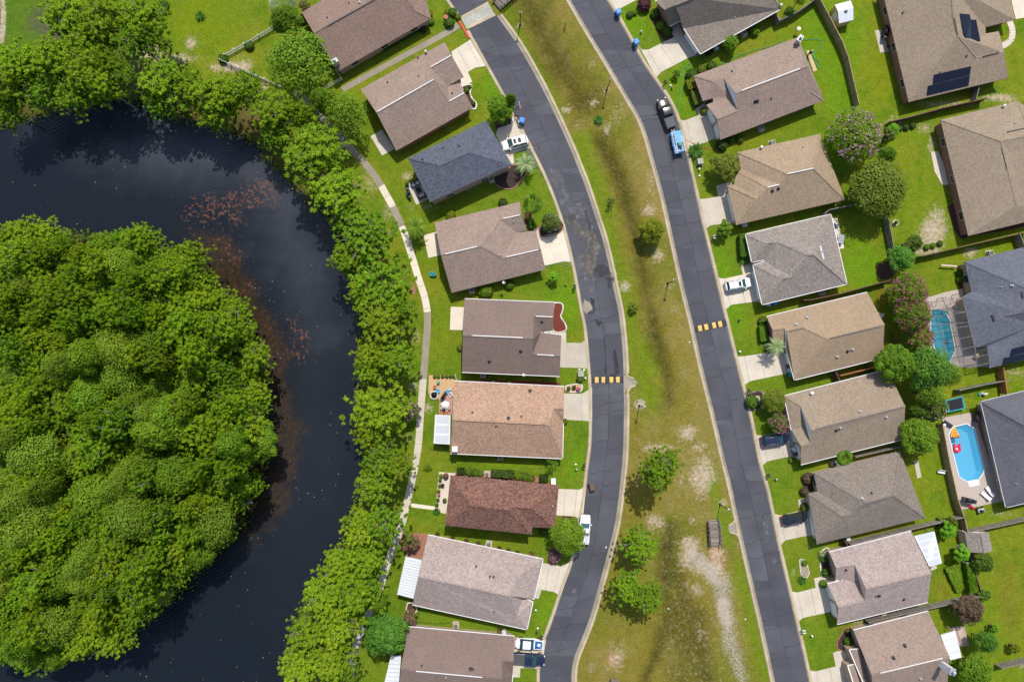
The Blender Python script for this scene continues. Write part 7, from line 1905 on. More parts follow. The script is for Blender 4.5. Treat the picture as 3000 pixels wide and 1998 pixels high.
# blue work trailer with ladders
p = at('Q', 1832, 1308, 1.0); root = empty('work_trailer', (p.x, p.y, .02), R(99.5), 'light blue work trailer with white ladders and a hose reel behind the black pickup', 'trailer')
g = MB(); g.box((0, 0, .62), (4.0, 1.6, .24)); g.build('chassis', MATS['trailer_blue'], root)
g = MB(); g.box((.75, -.25, 1.15), (2.2, 1.15, .85)); g.build('tank', MATS['trailer_blue'], root, .06)
g = MB(); g.box((-1.3, 0, 1.0), (1.3, 1.5, .55)); g.build('tool_bin', MATS['trailer_blue'], root, .04)
g = MB(); g.tube([(-.65, -.25, 1.62), (-.65, -.25, 1.75)], .38, 16); rl = g.build('hose_reel', MATS['ac_beige'], root)
g = MB(); g.lathe([(.2, 0), (.36, .02), (.36, .06), (.2, .09)], (-.65, -.25, 1.75), 16); g.build('hose_coil', MATS['hose_green'], rl)
for yy, x0, x1, zz in ((.62, -2.2, 2.15, 1.72), (-.78, -1.9, .9, 1.60)):
 ld = MB(); ld.bar((x0, yy - .2, zz), (x1, yy - .2, zz), .06, .08); ld.bar((x0, yy + .2, zz), (x1, yy + .2, zz), .06, .08)
 k = x0 + .15
 while k < x1: ld.bar((k, yy - .2, zz), (k, yy + .2, zz), .05, .05); k += .3
 ld.build('ladder', MATS['white_metal'], root)
for sx in (-1.7, 1.6):
 g = MB(); g.bar((sx, -1.0, 1.5), (sx, .9, 1.5), .06, .06); g.bar((sx, -1.0, .7), (sx, -1.0, 1.5), .05, .05); g.bar((sx, .9, .7), (sx, .9, 1.6), .05, .05); g.build('rack', MATS['white_metal'], root)
for sx in (-.5, .35):
 for s_ in (-1, 1):
  g = MB(); g.tube([(sx, s_ * .78, .33), (sx, s_ * 1.0, .33)], .32, 14); g.build('wheel', MATS['rubber'], root)
g = MB(); g.bar((2.0, 0, .5), (2.9, 0, .5), .12, .12); g.build('drawbar', MATS['dark_metal'], root)
for s_ in (-1, 1):
 g = MB(); g.box((-2.02, s_ * .65, .68), (.05, .2, .12)); g.build('taillight', MATS['tail_red'], root)
g = MB(); g.box((-1.2, .1, 1.31), (.4, .35, .08)); g.tube([(-1.4, -.3, 1.3), (-1.4, -.3, 1.6)], .12, 10); g.build('pump', MATS['dark_metal'], root)
# ---------------- street lamps ----------------
def lamp(base, label):
 root = empty('street_lamp', base, rg.uniform(0, 3), label, 'street lamp', 'post top lamps on the median')
 g = MB(); g.lathe([(.20, 0), (.20, .12), (.13, .2), (.11, .8), (.075, .9), (.065, 2.6), (.06, 4.3), (.09, 4.35), (.16, 4.45), (.17, 4.5)], (0, 0, 0), 10); g.build('post', MATS['black'], root)
 g = MB(); g.bar((-.32, 0, 4.0), (.32, 0, 4.0), .04, .04); g.build('ladder_bar', MATS['black'], root)
 g = MB(); g.ball((0, 0, 4.74), (.24, .24, .27), 14, 8); g.build('globe', MATS['lamp_globe'], root)
 g = MB(); g.lathe([(.14, 4.98), (.08, 5.03), (.02, 5.12)], (0, 0, 0), 8); g.build('finial', MATS['black'], root)
 mb = MB(); mb.ft = .5; pts = [Vector((base.x + .75 * math.cos(t) * rg.uniform(.85, 1.1), base.y + .75 * math.sin(t) * rg.uniform(.85, 1.1), base.z + .01)) for t in np.linspace(0, 2 * PI, 15)[:-1]]
lamp(at('Q', 387, 240), 'top lamp of the median near the brick threshold')
lamp(at('Q', 1183, 832), 'lamp on the median above the sago cycad')
lamp(at('O', 1116, 1195), 'lamp on the median below the round golden green tree')
lamp(at('P', 698, 1062), 'lamp in the pebble ring below the drain opening')
lamp(at('R', 1440, 555), 'lamp near the wooden footbridge in mid median')
# ---------------- small street and yard things ----------------
def bin_(c_, x, y, matn, label, rz=0, lidm=None, tip=False, group='wheeled rubbish bins', sc=1.0):
 p = at(c_, x, y, .6); root = empty('wheeled_bin', (p.x, p.y, .02), rz, label, 'rubbish bin', group)
 root.scale = (sc, sc, sc)
 g = MB(); lo = [(-.25, -.26), (.25, -.26), (.25, .26), (-.25, .26)]; hi = [(-.31, -.33), (.31, -.33), (.31, .33), (-.31, .33)]
 vs = [(a, b, .06) for a, b in lo] + [(a, b, 1.0) for a, b in hi]; g.mesh(vs, [(3, 2, 1, 0), (0, 1, 5, 4), (1, 2, 6, 5), (2, 3, 7, 6), (3, 0, 4, 7), (4, 5, 6, 7)]); g.build('body', MATS[matn], root)
 g = MB(); g.box((0, 0, 1.03), (.68, .72, .07)); g.box((.0, -.0, 1.08), (.5, .5, .05)); g.build('lid', MATS[lidm or matn], root, .02)
 g = MB(); g.bar((-.36, -.28, .95), (-.36, .28, .95), .04, .04); g.build('handle', MATS[matn], root)
 for s_ in (-1, 1):
  g = MB(); g.tube([(-.27, s_ * .24, .13), (-.27, s_ * .33, .13)], .13, 10); g.build('wheel', MATS['rubber'], root)
 if tip: root.rotation_euler = (R(82), 0, rz); root.location.z = .38
 return root
bin_('Q', 1287, 122, 'bin_blue', 'blue bin nearest the top edge on the east street kerb', R(25), sc=1.25)
bin_('Q', 1450, 398, 'bin_blue', 'blue bin at the kerb by the driveway of the top grey brown house', R(25), sc=1.25)
bin_('Q', 405, 1118, 'bin_blue', 'blue bin at the kerb above the white car with two roof panels', R(-20), sc=1.25)
bin_('D', 1975, 365, 'bin_brown', 'brown bin tipped over at the kerb of the west street', R(20), tip=True, sc=1.2)
bin_('I', 822, 540, 'bin_brown', 'brown bin beside the garage of the sandy tan house', R(10))
bin_('I', 826, 580, 'bin_grey', 'pale grey bin beside the garage of the sandy tan house', R(10))
bin_('I', 835, 620, 'teal', 'teal bin at the corner of the sandy tan house', R(10))
bin_('I', 868, 1302, 'bin_grey', 'pale bin beside the garage of the khaki house', R(10), sc=1.2)
bin_('I', 880, 1345, 'bin_brown', 'brown bin beside the garage of the khaki house', R(10))
bin_('M', 1457, 1102, 'bin_brown', 'brown bin between the pale pinkish house and the bottom house', R(0), sc=1.1)
bin_('M', 1495, 1104, 'bin_grey', 'pale grey bin between the pale pinkish house and the bottom house', R(0), sc=1.1)
bin_('M', 1752, 400, 'bin_brown', 'brown bin above the right end of the pale pinkish house', R(-12), sc=1.15)
bin_('E', 933, 450, 'bin_grey', 'pale bin in the shade under the wall of the top grey brown house', R(30))
bin_('G', 720, 972, 'bin_grey', 'pale bluish bin below the stepped hip house', R(10), sc=1.1)
bin_('H', 0, 915, 'bin_grey', 'grey bin below the ash grey house', R(10))
bin_('H', 62, 902, 'bin_blue', 'dark blue bin below the ash grey house', R(10))
bin_('L', 728, 245, 'bin_grey', 'pale bin behind the short brown gate of the weathered grey fence', R(10))
def ac(c_, x, y, label, rz=0, matn='ac_beige', s=1.0):
 p = at(c_, x, y, .5); root = empty('air_conditioner', (p.x, p.y, 0), rz, label, 'air conditioner', 'air conditioning units beside the houses')
 root.scale = (s, s, s)
 g = MB(); g.box((0, 0, .05), (1.05, 1.05, .1)); g.build('concrete_pad', MATS['concrete'], root)
 g = MB(); g.box((0, 0, .47), (.8, .8, .74)); g.build('casing', MATS[matn], root, .05)
 g = MB(); g.lathe([(.33, 0), (.33, .02), (.30, .03)], (0, 0, .84), 18); g.build('fan_well', MATS['black'], root)
 g = MB()
 for k in range(3): t = 2 * PI * k / 3; g.box((.15 * math.cos(t), .15 * math.sin(t), .875), (.24, .10, .02), t)
 g.lathe([(.07, 0), (.07, .04)], (0, 0, .865), 8); g.build('fan', MATS['steel'], root)
 g = MB()
 for r_ in (.12, .22, .32):
  pts = [(r_ * math.cos(t), r_ * math.sin(t), .905) for t in np.linspace(0, 2 * PI, 17)]; g.tube(pts, .010, 4, False)
 g.build('fan_grille', MATS[matn], root)
for a in [('C', 987, 935, 'air conditioner below the cocoa brown house', 0), ('C', 885, 160, 'air conditioner below the taupe house with the magnolia bed', R(12)), ('D', 1147, 128, 'air conditioner below the orange tan house', 0), ('D', 1024, 280, 'air conditioner in the hedge row of the red brown house', 0),
  ('M', 1355, 302, 'air conditioner above the pale pinkish house between the rust bushes', R(-12)), ('M', 1052, 1047, 'air conditioner on the grass above the bottom brown house', 0), ('E', 1353, 1180, 'air conditioner below the taupe two level house', R(20)), ('E', 1193, 308, 'air conditioner below the top grey brown house', R(30)),
  ('E', 1455, 1312, 'air conditioner above the stepped hip house', R(15)), ('I', 1235, 1435, 'air conditioner between the khaki and grey hip roof houses', R(15)), ('H', 500, 805, 'air conditioner below the ash grey house', R(15)), ('H', 2043, 442, 'air conditioner above the blue grey pool house', R(15)),
  ('L', 1065, 963, 'beige air conditioner beside the grey fence above the bottom taupe house', R(10)), ('B', 1378, 708, 'air conditioner in the shade below the dark blue grey house', R(25))]: ac(*a)
def utility(c_, x, y, w, d, h, label, rz=0, matn='util_green', cat='utility box'):
 p = at(c_, x, y, h); root = empty('utility_box', (p.x, p.y, 0), rz, label, cat, 'street utility boxes')
 g = MB(); g.box((0, 0, .04), (w * 1.15, d * 1.15, .08)); g.build('base', MATS['concrete'], root)
 g = MB(); g.box((0, 0, .08 + h / 2), (w, d, h)); g.build('cabinet', MATS[matn], root, .04)
 g = MB(); g.box((0, 0, .1 + h), (w * 1.06, d * 1.06, .05)); g.build('lid', MATS[matn], root, .02)
utility('C', 1888, 925, .95, .95, .8, 'green utility box beside the driveway of the cocoa brown house')
utility('G', 320, 385, .95, .95, .8, 'green utility box beside the sago cycad by the east street', R(8))
utility('I', 530, 845, .85, .95, .7, 'pale green utility box beside the flowering bush', R(5))
utility('D', 1634, 350, .75, 1.0, .7, 'white utility box at the upper right corner of the red brown house', matn='white_paint')
utility('A', 1588, 160, .7, .7, 1.1, 'stone box in the flower bed beside the brick threshold', R(-30), 'terracotta')
for c_, x, y, lb in [('C', 1872, 885, 'small white pedestal left behind the green utility box'), ('C', 1915, 890, 'small white pedestal right behind the green utility box'), ('C', 1928, 965, 'white pedestal at the kerb beside the green utility box'), ('G', 312, 430, 'dark pedestal below the green utility box near the sago cycad'), ('G', 308, 458, 'white pedestal below the green utility box near the sago cycad'), ('G', 314, 518, 'tiny pale cover on the grass by the east street'),
     ('I', 525, 888, 'left teal pedestal by the pale green utility box'), ('I', 545, 884, 'right teal pedestal by the pale green utility box'), ('K', 390, 325, 'white round capped pedestal on the lawn of the grey hip roof house'), ('L', 402, 1140, 'white capped pedestal on the lawn of the bottom taupe house'), ('E', 530, 808, 'tan post on the lawn beside the parked black pickup'), ('E', 518, 785, 'small white marker on the lawn beside the parked black pickup'),
     ('I', 362, 122, 'dark capped pedestal on the lawn above the speed bump of the east street'), ('I', 366, 408, 'white capped pedestal at the kerb by the palm shaded driveway'), ('M', 1785, 903, 'white capped pedestal on the front lawn of the pale pinkish house'), ('M', 1805, 1075, 'pale cover on the lawn above the white coupe'), ('M', 1795, 1110, 'dark pedestal on the lawn above the white coupe'),
     ('C', 1750, 105, 'brown post on the lawn of the wide driveway house'), ('D', 1847, 235, 'grey pedestal on the lawn beside the west street'), ('D', 1840, 190, 'small white cover on the lawn beside the west street'), ('Q', 1500, 295, 'small grey cap on the top lawn by the blue bins')]:
 p = at(c_, x, y, .3); root = empty('service_pedestal', (p.x, p.y, 0), 0, lb, 'utility post', 'small service pedestals')
 m_ = 'teal' if 'teal' in lb else 'dark_metal' if 'dark' in lb else 'terracotta' if ('brown' in lb or 'tan' in lb) else 'galv' if 'grey' in lb else 'white_paint'
 hh = .12 if 'cover' in lb or 'marker' in lb else .5
 g = MB(); g.lathe([(.13, 0), (.13, hh), (.10, hh + .02)], (0, 0, 0), 10); g.build('stem', MATS[m_], root)
 g = MB(); g.lathe([(.18, hh), (.18, hh + .06), (.08, hh + .12)], (0, 0, 0), 10); g.build('cap', MATS[m_], root)
def mailbox(c_, x, y, label, rz, n=2, matn='black'):
 p = at(c_, x, y, 1.0); root = empty('mailbox', (p.x, p.y, 0), rz, label, 'mailbox', 'kerbside mailboxes')
 g = MB(); g.box((0, 0, .5), (.11, .11, 1.0)); g.box((0, 0, .95), (.12, .75, .1)); g.build('post', MATS[matn], root)
 for k in range(n):
  yy = (k - (n - 1) / 2) * .42
  g = MB(); pr = [(-.1, 0), (-.1, .14), (-.07, .21), (0, .24), (.07, .21), (.1, .14), (.1, 0)]
  A_ = [(-.27, yy + a, 1.0 + b) for a, b in pr]; B_ = [(.27, yy + a, 1.0 + b) for a, b in pr]
  g.mesh(A_ + B_, [tuple(range(6, -1, -1)), tuple(range(7, 14))] + [(i, (i + 1) % 7, 7 + (i + 1) % 7, 7 + i) for i in range(7)]); bx = g.build('box', MATS[matn], root)
  g = MB(); g.box((.1, yy + .12, 1.2), (.04, .02, .18)); g.build('flag', MATS['red_paint'], bx)
for a in [('Q', 1722, 760, 'black twin mailbox at the kerb ahead of the parked black pickup', R(30)), ('C', 1828, 128, 'mailbox at the kerb of the wide driveway house', R(0)), ('D', 1918, 198, 'mailbox at the kerb below the orange tan house', R(0)), ('G', 448, 1082, 'pale twin mailbox under the small leafy tree', R(10)),
  ('K', 322, 292, 'black twin mailbox at the kerb of the grey hip roof house', R(10)), ('I', 455, 768, 'black mailbox leaning over the kerb near the utility box', R(30)), ('L', 330, 1103, 'grey mailbox at the kerb of the bottom taupe house', R(12)), ('M', 1838, 1160, 'black mailbox at the kerb beside the white coupe', R(0))]:
 mailbox(*a, matn='galv' if ('pale' in a[3] or 'grey mailbox' in a[3]) else 'black')
# basketball hoop leaning over the west street
p = at('Q', 350, 1045); root = empty('basketball_hoop', p, R(10), 'basketball hoop standing at the kerb of the west street with its own shadow', 'basketball hoop')
g = MB(); g.box((0, 0, .12), (.8, 1.1, .24)); g.build('base', MATS['black'], root, .04)
g = MB(); g.tube([(0, 0, .2), (0, .05, 2.4), (.5, .1, 3.0)], .06, 8); g.tube([(0, .03, 1.7), (.5, .1, 2.7)], .04, 6); g.build('pole', MATS['black'], root)
g = MB(); g.box((.62, .1, 3.1), (.05, 1.3, .85)); bb = g.build('backboard', MATS['bin_grey'], root)
g = MB(); g.box((.65, .1, 3.0), (.02, .55, .4)); g.build('target_square', MATS['red_paint'], bb)
g = MB(); g.tube([(.9 + .23 * math.cos(t), .1 + .23 * math.sin(t), 2.9) for t in np.linspace(0, 2 * PI, 17)], .02, 5, False); g.build('rim', MATS['red_paint'], root)
# planters by the round tree
def pot(c_, x, y, label, r=.25, matn='terracotta', plant='hedge_leaf', h=.4):
 p = at(c_, x, y, .3); root = empty('plant_pot', (p.x, p.y, .05), 0, label, 'plant pot', 'plant pots')
 g = MB(); g.lathe([(r * .6, 0), (r, h), (r * 1.08, h), (r * 1.08, h + .04), (r * .9, h + .04)], (0, 0, 0), 12); g.build('pot', MATS[matn], root)
 if plant:
  o = inst(PROTO['bush'][0], 'foliage', root, plant); o.scale = (r * 2.2, r * 2.2, r * 2); o.location = (0, 0, h * .7)
for a in [('Q', 222, 1140, 'pale pot with a plant in the bed of the round street tree', .38, 'stone'), ('Q', 258, 1138, 'terracotta pot in the bed of the round street tree', .3, 'terracotta'), ('B', 605, 755, 'black potted plant at the top corner of the wicker patio', .3, 'black'), ('D', 637, 515, 'potted palm on the strip patio of the red brown house', .3, 'black', 'broad_leaf'),
  ('H', 1170, 165, 'plant in the round stone tree ring', .3, 'stone', 'broad_leaf'), ('C', 1775, 1058, 'flower pot at the left of the stone edged bed at the kerb', .28, 'dark_metal'), ('C', 1825, 1048, 'flower pot in the middle of the stone edged bed at the kerb', .3, 'dark_metal', 'brown_leaf'), ('C', 1865, 1065, 'red flower pot in the stone edged bed at the kerb', .3, 'terracotta', 'pink_bloom'),
  ('D', 596, 330, 'flowers at the top of the row of potted blooms', .25, 'black', 'olive_leaf'), ('D', 592, 380, 'orange flowers in the row of potted blooms', .25, 'black', 'gold_leaf'), ('D', 582, 430, 'yellow flowers in the row of potted blooms', .25, 'black', 'gold_leaf'), ('D', 584, 465, 'pink flowers in the row of potted blooms', .22, 'black', 'pink_bloom'), ('D', 575, 510, 'mixed flowers low in the row of potted blooms', .25, 'black', 'olive_leaf'), ('D', 566, 555, 'green pot last in the row of potted blooms', .25, 'black', 'broad_leaf'),
  ('D', 604, 290, 'silvery pot first in the row of potted blooms', .3, 'stone', 'pale_leaf')]:
 pot(*a)
# the person
def person():
 base = at('E', 1776, 512, .0); root = empty('person', base, R(35), 'person in blue shirt and tan cap on the boards beside the two level house', 'person')
 J = {'pel': (0, 0, .93), 'sp': (.02, 0, 1.15), 'ch': (.04, 0, 1.38), 'nk': (.05, 0, 1.50), 'hd': (.07, 0, 1.60), 'tp': (.07, 0, 1.70),
  'ls': (.04, .19, 1.42), 'le': (.12, .26, 1.16), 'lw': (.30, .22, 1.05), 'rs': (.04, -.19, 1.42), 're': (.06, -.27, 1.15), 'rw': (.22, -.24, .98),
  'lh': (0, .10, .90), 'lk': (.10, .12, .50), 'la': (.06, .13, .09), 'lt': (.22, .14, .04), 'rh': (0, -.10, .90), 'rk': (-.02, -.12, .50), 'ra': (-.14, -.13, .10), 'rt': (.02, -.14, .04)}
 Rd = dict(pel=.14, sp=.13, ch=.16, nk=.06, hd=.095, tp=.08, ls=.07, le=.045, lw=.032, rs=.07, re=.045, rw=.032, lh=.095, lk=.06, la=.042, lt=.035, rh=.095, rk=.06, ra=.042, rt=.035)
 ed = [('pel', 'sp'), ('sp', 'ch'), ('ch', 'nk'), ('nk', 'hd'), ('hd', 'tp'), ('ch', 'ls'), ('ls', 'le'), ('le', 'lw'), ('ch', 'rs'), ('rs', 're'), ('re', 'rw'), ('pel', 'lh'), ('lh', 'lk'), ('lk', 'la'), ('la', 'lt'), ('pel', 'rh'), ('rh', 'rk'), ('rk', 'ra'), ('ra', 'rt')]
 names = list(J)
 # hands with five fingers
 V = [J[n] for n in names]; Rr = [Rd[n] for n in names]; E = [(names.index(a), names.index(b)) for a, b in ed]
 for w_, s_ in (('lw', 1), ('rw', -1)):
  wx_, wy_, wz_ = J[w_]; b = len(V); V.append((wx_ + .07, wy_, wz_ - .03)); Rr.append(.030); E.append((names.index(w_), b))
  for k, (L_, yy) in enumerate([(.055, .045), (.075, .028), (.085, .008), (.075, -.012), (.06, -.03)]):
   i = len(V); yo = yy * s_
   V.append((wx_ + .10, wy_ + yo, wz_ - .04)); Rr.append(.009); E.append((b, i))
   V.append((wx_ + .10 + L_ * .6, wy_ + yo * 1.2, wz_ - .06)); Rr.append(.008); E.append((i, i + 1))
   V.append((wx_ + .10 + L_ * .8, wy_ + yo * 1.2, wz_ - .09)); Rr.append(.007); E.append((i + 1, i + 2))
 def skin(name, V, Rr, E, mat, parent):
  me = bpy.data.meshes.new(name); me.from_pydata(V, E, []); me.materials.append(MATS[mat])
  o = bpy.data.objects.new(name, me); C.objects.link(o); o.parent = parent
  m = o.modifiers.new('skin', 'SKIN'); 
  sv = me.skin_vertices[0] if me.skin_vertices else None
  if sv is None:
   bm = bmesh.new(); bm.from_mesh(me); bm.verts.layers.skin.verify(); bm.to_mesh(me); bm.free()
  for i, r_ in enumerate(Rr): me.skin_vertices[0].data[i].radius = (r_, r_)
  me.skin_vertices[0].data[0].use_root = True
  m2 = o.modifiers.new('sub', 'SUBSURF'); m2.levels = 1; m2.render_levels = 2; m.use_smooth_shade = True
  return o
 skin('body', V, Rr, E, 'skin', root)
 def sub(nms, ed_, grow, mat, name):
  ix = {n: i for i, n in enumerate(nms)}; return skin(name, [J[n] for n in nms], [Rd[n] + grow for n in nms], [(ix[a], ix[b]) for a, b in ed_], mat, root)
 sub(['pel', 'sp', 'ch', 'ls', 'le', 'rs', 're'], [('pel', 'sp'), ('sp', 'ch'), ('ch', 'ls'), ('ls', 'le'), ('ch', 'rs'), ('rs', 're')], .022, 'navy_cloth', 'shirt')
 sub(['pel', 'lh', 'lk', 'la', 'rh', 'rk', 'ra'], [('pel', 'lh'), ('lh', 'lk'), ('lk', 'la'), ('pel', 'rh'), ('rh', 'rk'), ('rk', 'ra')], .018, 'dark_cloth', 'trousers')
 for n_ in ('l', 'r'):
  a_ = J[n_ + 'a']; g = MB(); g.ball((a_[0] + .07, a_[1], .055), (.15, .055, .06), 10, 6); g.build('shoe', MATS['rubber'], root)
 g = MB(); g.ball((.07, 0, 1.66), (.105, .10, .10), 12, 7); hr = g.build('hair', MATS['hair'], root)
 g = MB(); g.ball((.075, 0, 1.70), (.12, .115, .085), 14, 7); g.ball((.19, 0, 1.685), (.10, .085, .012), 12, 4); g.build('cap', MATS['cap_tan'], root)
 g = MB(); g.ball((.175, 0, 1.61), (.022, .016, .02), 6, 4); g.build('nose', MATS['skin'], root)
 for s_ in (-1, 1):
  g = MB(); g.ball((.16, s_ * .035, 1.635), (.01, .014, .009), 6, 4); g.build('eye', MATS['black'], root)
  g = MB(); g.ball((.07, s_ * .10, 1.62), (.02, .012, .03), 6, 4); g.build('ear', MATS['skin'], root)
 g = MB(); g.box((.163, 0, 1.575), (.008, .045, .008)); g.build('mouth', MATS['red_paint'], root)
person()
# boards the person stands on
q = [at('E', *p) for p in [(1760, 475), (1786, 463), (1862, 650), (1828, 664)]]; base = sum(q, Vector()) / 4
root = empty('scaffold_boards', base, 0, 'pale plywood boards on the grass under the person', 'boards')
g = MB(); g.prism([p - base for p in q], -.02, .06); g.build('sheet', MATS['ply'], root)
g = MB(); g.bar(q[0] - base + Vector((0, 0, .08)), q[3] - base + Vector((0, 0, .08)), .1, .05); g.build('batten', MATS['fence_tan'], root)
# round dish on a stand next to the chimney
p = at('E', 1706, 318, .0); root = empty('yard_globe', at('E', 1692, 272, 1.2) * 1, 0, 'pale round disc on a pole behind the metal chimney', 'garden ornament'); root.location.z = 0
g = MB(); g.tube([(0, 0, 0), (0, 0, 1.2)], .035, 6); g.build('pole', MATS['galv'], root)
g = MB(); g.ball((0, 0, 1.35), (.42, .42, .18), 16, 6); g.build('disc', MATS['lamp_globe'], root)
# hoses
def hose(c_, pts, matn, label, r=.05, name='garden_hose'):
 w_ = resample([at(c_, *p, .03) for p in pts], .25); g = MB(); g.tube([p + Vector((0, 0, r * .6)) for p in w_], r, 5)
 tag(g.build(name, MATS[matn]), label, 'hose', 'garden hoses')
hose('E', [(1720, 372), (1800, 368), (1890, 372), (1900, 400), (1850, 470), (1825, 530), (1870, 560), (1890, 610), (1870, 628), (1850, 580), (1830, 510), (1840, 500)], 'hose_green', 'green hose coiled on the grass beside the person')
hose('E', [(1540, 385), (1400, 440), (1280, 465), (1180, 500), (1090, 540), (960, 600)], 'hose_green', 'green hose lying straight above the taupe two level house')
hose('E', [(590, 1200), (590, 1010), (610, 850), (650, 680), (700, 640), (705, 600), (670, 595), (665, 640), (640, 620), (620, 660), (600, 720)], 'hose_green', 'green hose from the trailer to the loops on the front lawn')
hose('E', [(635, 1275), (700, 1310), (780, 1350), (880, 1372), (1000, 1380)], 'hose_red', 'red hose from the trailer across the cracked driveway')
hose('B', [(1870, 1508), (1960, 1490), (2050, 1468), (2085, 1475), (2080, 1500), (2020, 1490)], 'hose_green', 'pale hose along the edge of the wide driveway lawn', .04)
hose('M', [(690, 1020), (800, 1022), (900, 1030), (1000, 1020)], 'black', 'dark hose on the grass above the bottom brown house', .04)
# ---------------- patio furniture ----------------
def block(name, c_, x, y, w, d, h, matn, label, rz=0, cat='chair', group=None, cushion=None, back=True):
 p = at(c_, x, y, h * .7); root = empty(name, (p.x, p.y, .06), rz, label, cat, group)
 g = MB(); g.box((0, 0, h * .28), (w, d, h * .4)); g.build('seat', MATS[matn], root, .03)
 if back: g = MB(); g.box((-w / 2 + .06, 0, h * .5), (.14, d, h)); g.build('backrest', MATS[matn], root, .03)
 for s_ in (-1, 1):
  g = MB(); g.box((0, s_ * (d / 2 - .05), h * .36), (w, .12, h * .6)); g.build('armrest', MATS[matn], root, .02)
 if cushion: g = MB(); g.box((.05, 0, h * .5), (w * .78, d * .72, .14)); g.build('cushion', MATS[cushion], root, .04)
 return root
pf = 'wicker patio furniture behind the dark blue grey house'
block('patio_chair', 'B', 660, 755, .8, .8, .8, 'wicker', 'left of two wicker chairs with white cushions', R(-60), group=pf, cushion='cushion_white')
block('patio_chair', 'B', 695, 735, .8, .8, .8, 'wicker', 'right of two wicker chairs with white cushions', R(-60), group=pf, cushion='cushion_white')
block('patio_sofa', 'B', 740, 858, .8, 1.5, .8, 'wicker', 'wicker sofa with a pale blue cushion', R(115), 'sofa', pf, 'bin_grey')
def table(c_, x, y, w, d, h, matn, label, rz=0, round_=False, cat='table', group=None):
 p = at(c_, x, y, h); root = empty('patio_table', (p.x, p.y, .06), rz, label, cat, group)
 g = MB()
 if round_: g.lathe([(w / 2, h - .05), (w / 2, h)], (0, 0, 0), 18)
 else: g.box((0, 0, h - .03), (w, d, .07))
 g.build('table_top', MATS[matn], root)
 if round_: g = MB(); g.lathe([(.25, 0), (.06, .05), (.06, h - .05)], (0, 0, 0), 10); g.build('pedestal', MATS[matn], root)
 else:
  for a in (-1, 1):
   for b in (-1, 1): g = MB(); g.box((a * (w / 2 - .06), b * (d / 2 - .06), (h - .06) / 2), (.07, .07, h - .06)); g.build('leg', MATS[matn], root)
 return root
table('B', 708, 805, .9, .9, .45, 'cushion_dark', 'dark square low table between the wicker chairs and sofa', R(25), group=pf)
def grill(c_, x, y, label, rz=0, matn='black', s=1.0):
 p = at(c_, x, y, .8); root = empty('barbecue_grill', (p.x, p.y, .05), rz, label, 'barbecue', 'barbecue grills'); root.scale = (s, s, s)
 g = MB(); g.box((0, 0, .4), (.9, .5, .8)); g.build('cart', MATS[matn], root, .02)
 g = MB(); g.tube([(-.42, 0, .88), (.42, 0, .88)], .26, 14); g.build('lid', MATS[matn], root)
 g = MB(); g.box((-.65, 0, .8), (.4, .45, .05)); g.box((.65, 0, .8), (.4, .45, .05)); g.build('side_shelf', MATS['dark_metal'], root)
 g = MB(); g.bar((-.3, -.3, .95), (.3, -.3, .95), .03, .03); g.build('handle', MATS['steel'], root)
grill('B', 615, 830, 'covered black barbecue at the outer side of the wicker patio', R(-65), s=1.1)
grill('J', 1835, 1300, 'black covered grill table at the end of the pool deck', R(-15), s=1.5)
grill('F', 1075, 300, 'large black barbecue behind the solar panel house', R(80), s=1.4)
grill('C', 625, 1130, 'dark covered grill at the edge of the orange gravel seating area', R(60), s=1.0)
def kettle(c_, x, y, label, r=.3, matn='black'):
 p = at(c_, x, y, .6); root = empty('kettle_grill', (p.x, p.y, .05), 0, label, 'barbecue', 'barbecue grills')
 g = MB(); g.ball((0, 0, .72), (r, r, r * .85), 14, 8); g.build('bowl', MATS[matn], root)
 for k in range(3): t = 2 * PI * k / 3; g = MB(); g.bar((.28 * math.cos(t), .28 * math.sin(t), 0), (.12 * math.cos(t), .12 * math.sin(t), .55), .03, .03); g.build('leg', MATS['dark_metal'], root)
 g = MB(); g.bar((-.05, 0, .98 * r / .3 * 1.0), (.05, 0, .98 * r / .3), .02, .03); g.build('handle', MATS['steel'], root)
kettle('D', 619, 378, 'black kettle grill on the strip patio of the red brown house')
kettle('D', 648, 292, 'brown round fire bowl at the top of the strip patio', .5, 'bin_brown')
kettle('F', 1098, 432, 'small black kettle grill behind the solar panel house', .3)
# gravel seating area
p = at('C', 540, 1120); root = empty('fire_pit', p, 0, 'round stone fire pit with a black bowl on the orange gravel', 'fire pit')
g = MB()
for k in range(14): t = 2 * PI * k / 14; g.ft = rg.random(); g.box((.68 * math.cos(t), .68 * math.sin(t), .18), (.26, .22, .28), t)
g.build('stone_ring', MATS['stone'], root)
g = MB(); g.lathe([(.15, .1), (.45, .3), (.48, .34)], (0, 0, 0), 16); g.build('bowl', MATS['black'], root)
block('patio_chair', 'C', 574, 1083, .6, .6, .7, 'sky_blue', 'sky blue chair left on the orange gravel', R(0), group='coloured chairs on the orange gravel')
block('patio_chair', 'C', 664, 1090, .6, .6, .7, 'sky_blue', 'sky blue square chair right on the orange gravel', R(180), group='coloured chairs on the orange gravel')
block('patio_chair', 'C', 545, 1050, .55, .55, .7, 'terracotta', 'brown chair at the left of the orange gravel', R(0), group='coloured chairs on the orange gravel')
block('patio_chair', 'C', 685, 1062, .5, .5, .6, 'bin_grey', 'small grey chair near the house on the orange gravel', R(180), group='coloured chairs on the orange gravel')
table('C', 577, 1008, .5, .5, .5, 'teal', 'tiny round teal table by the six clipped bushes', round_=True)
block('sun_lounger', 'C', 690, 1120, .9, .7, .5, 'cushion_white', 'lounger with a pink towel at the house corner', R(-60), 'sun lounger', cushion='pink_paver')
table('C', 642, 1215, 1.5, 1.5, .75, 'cushion_white', 'round white dining table on the pink paved patio', round_=True)
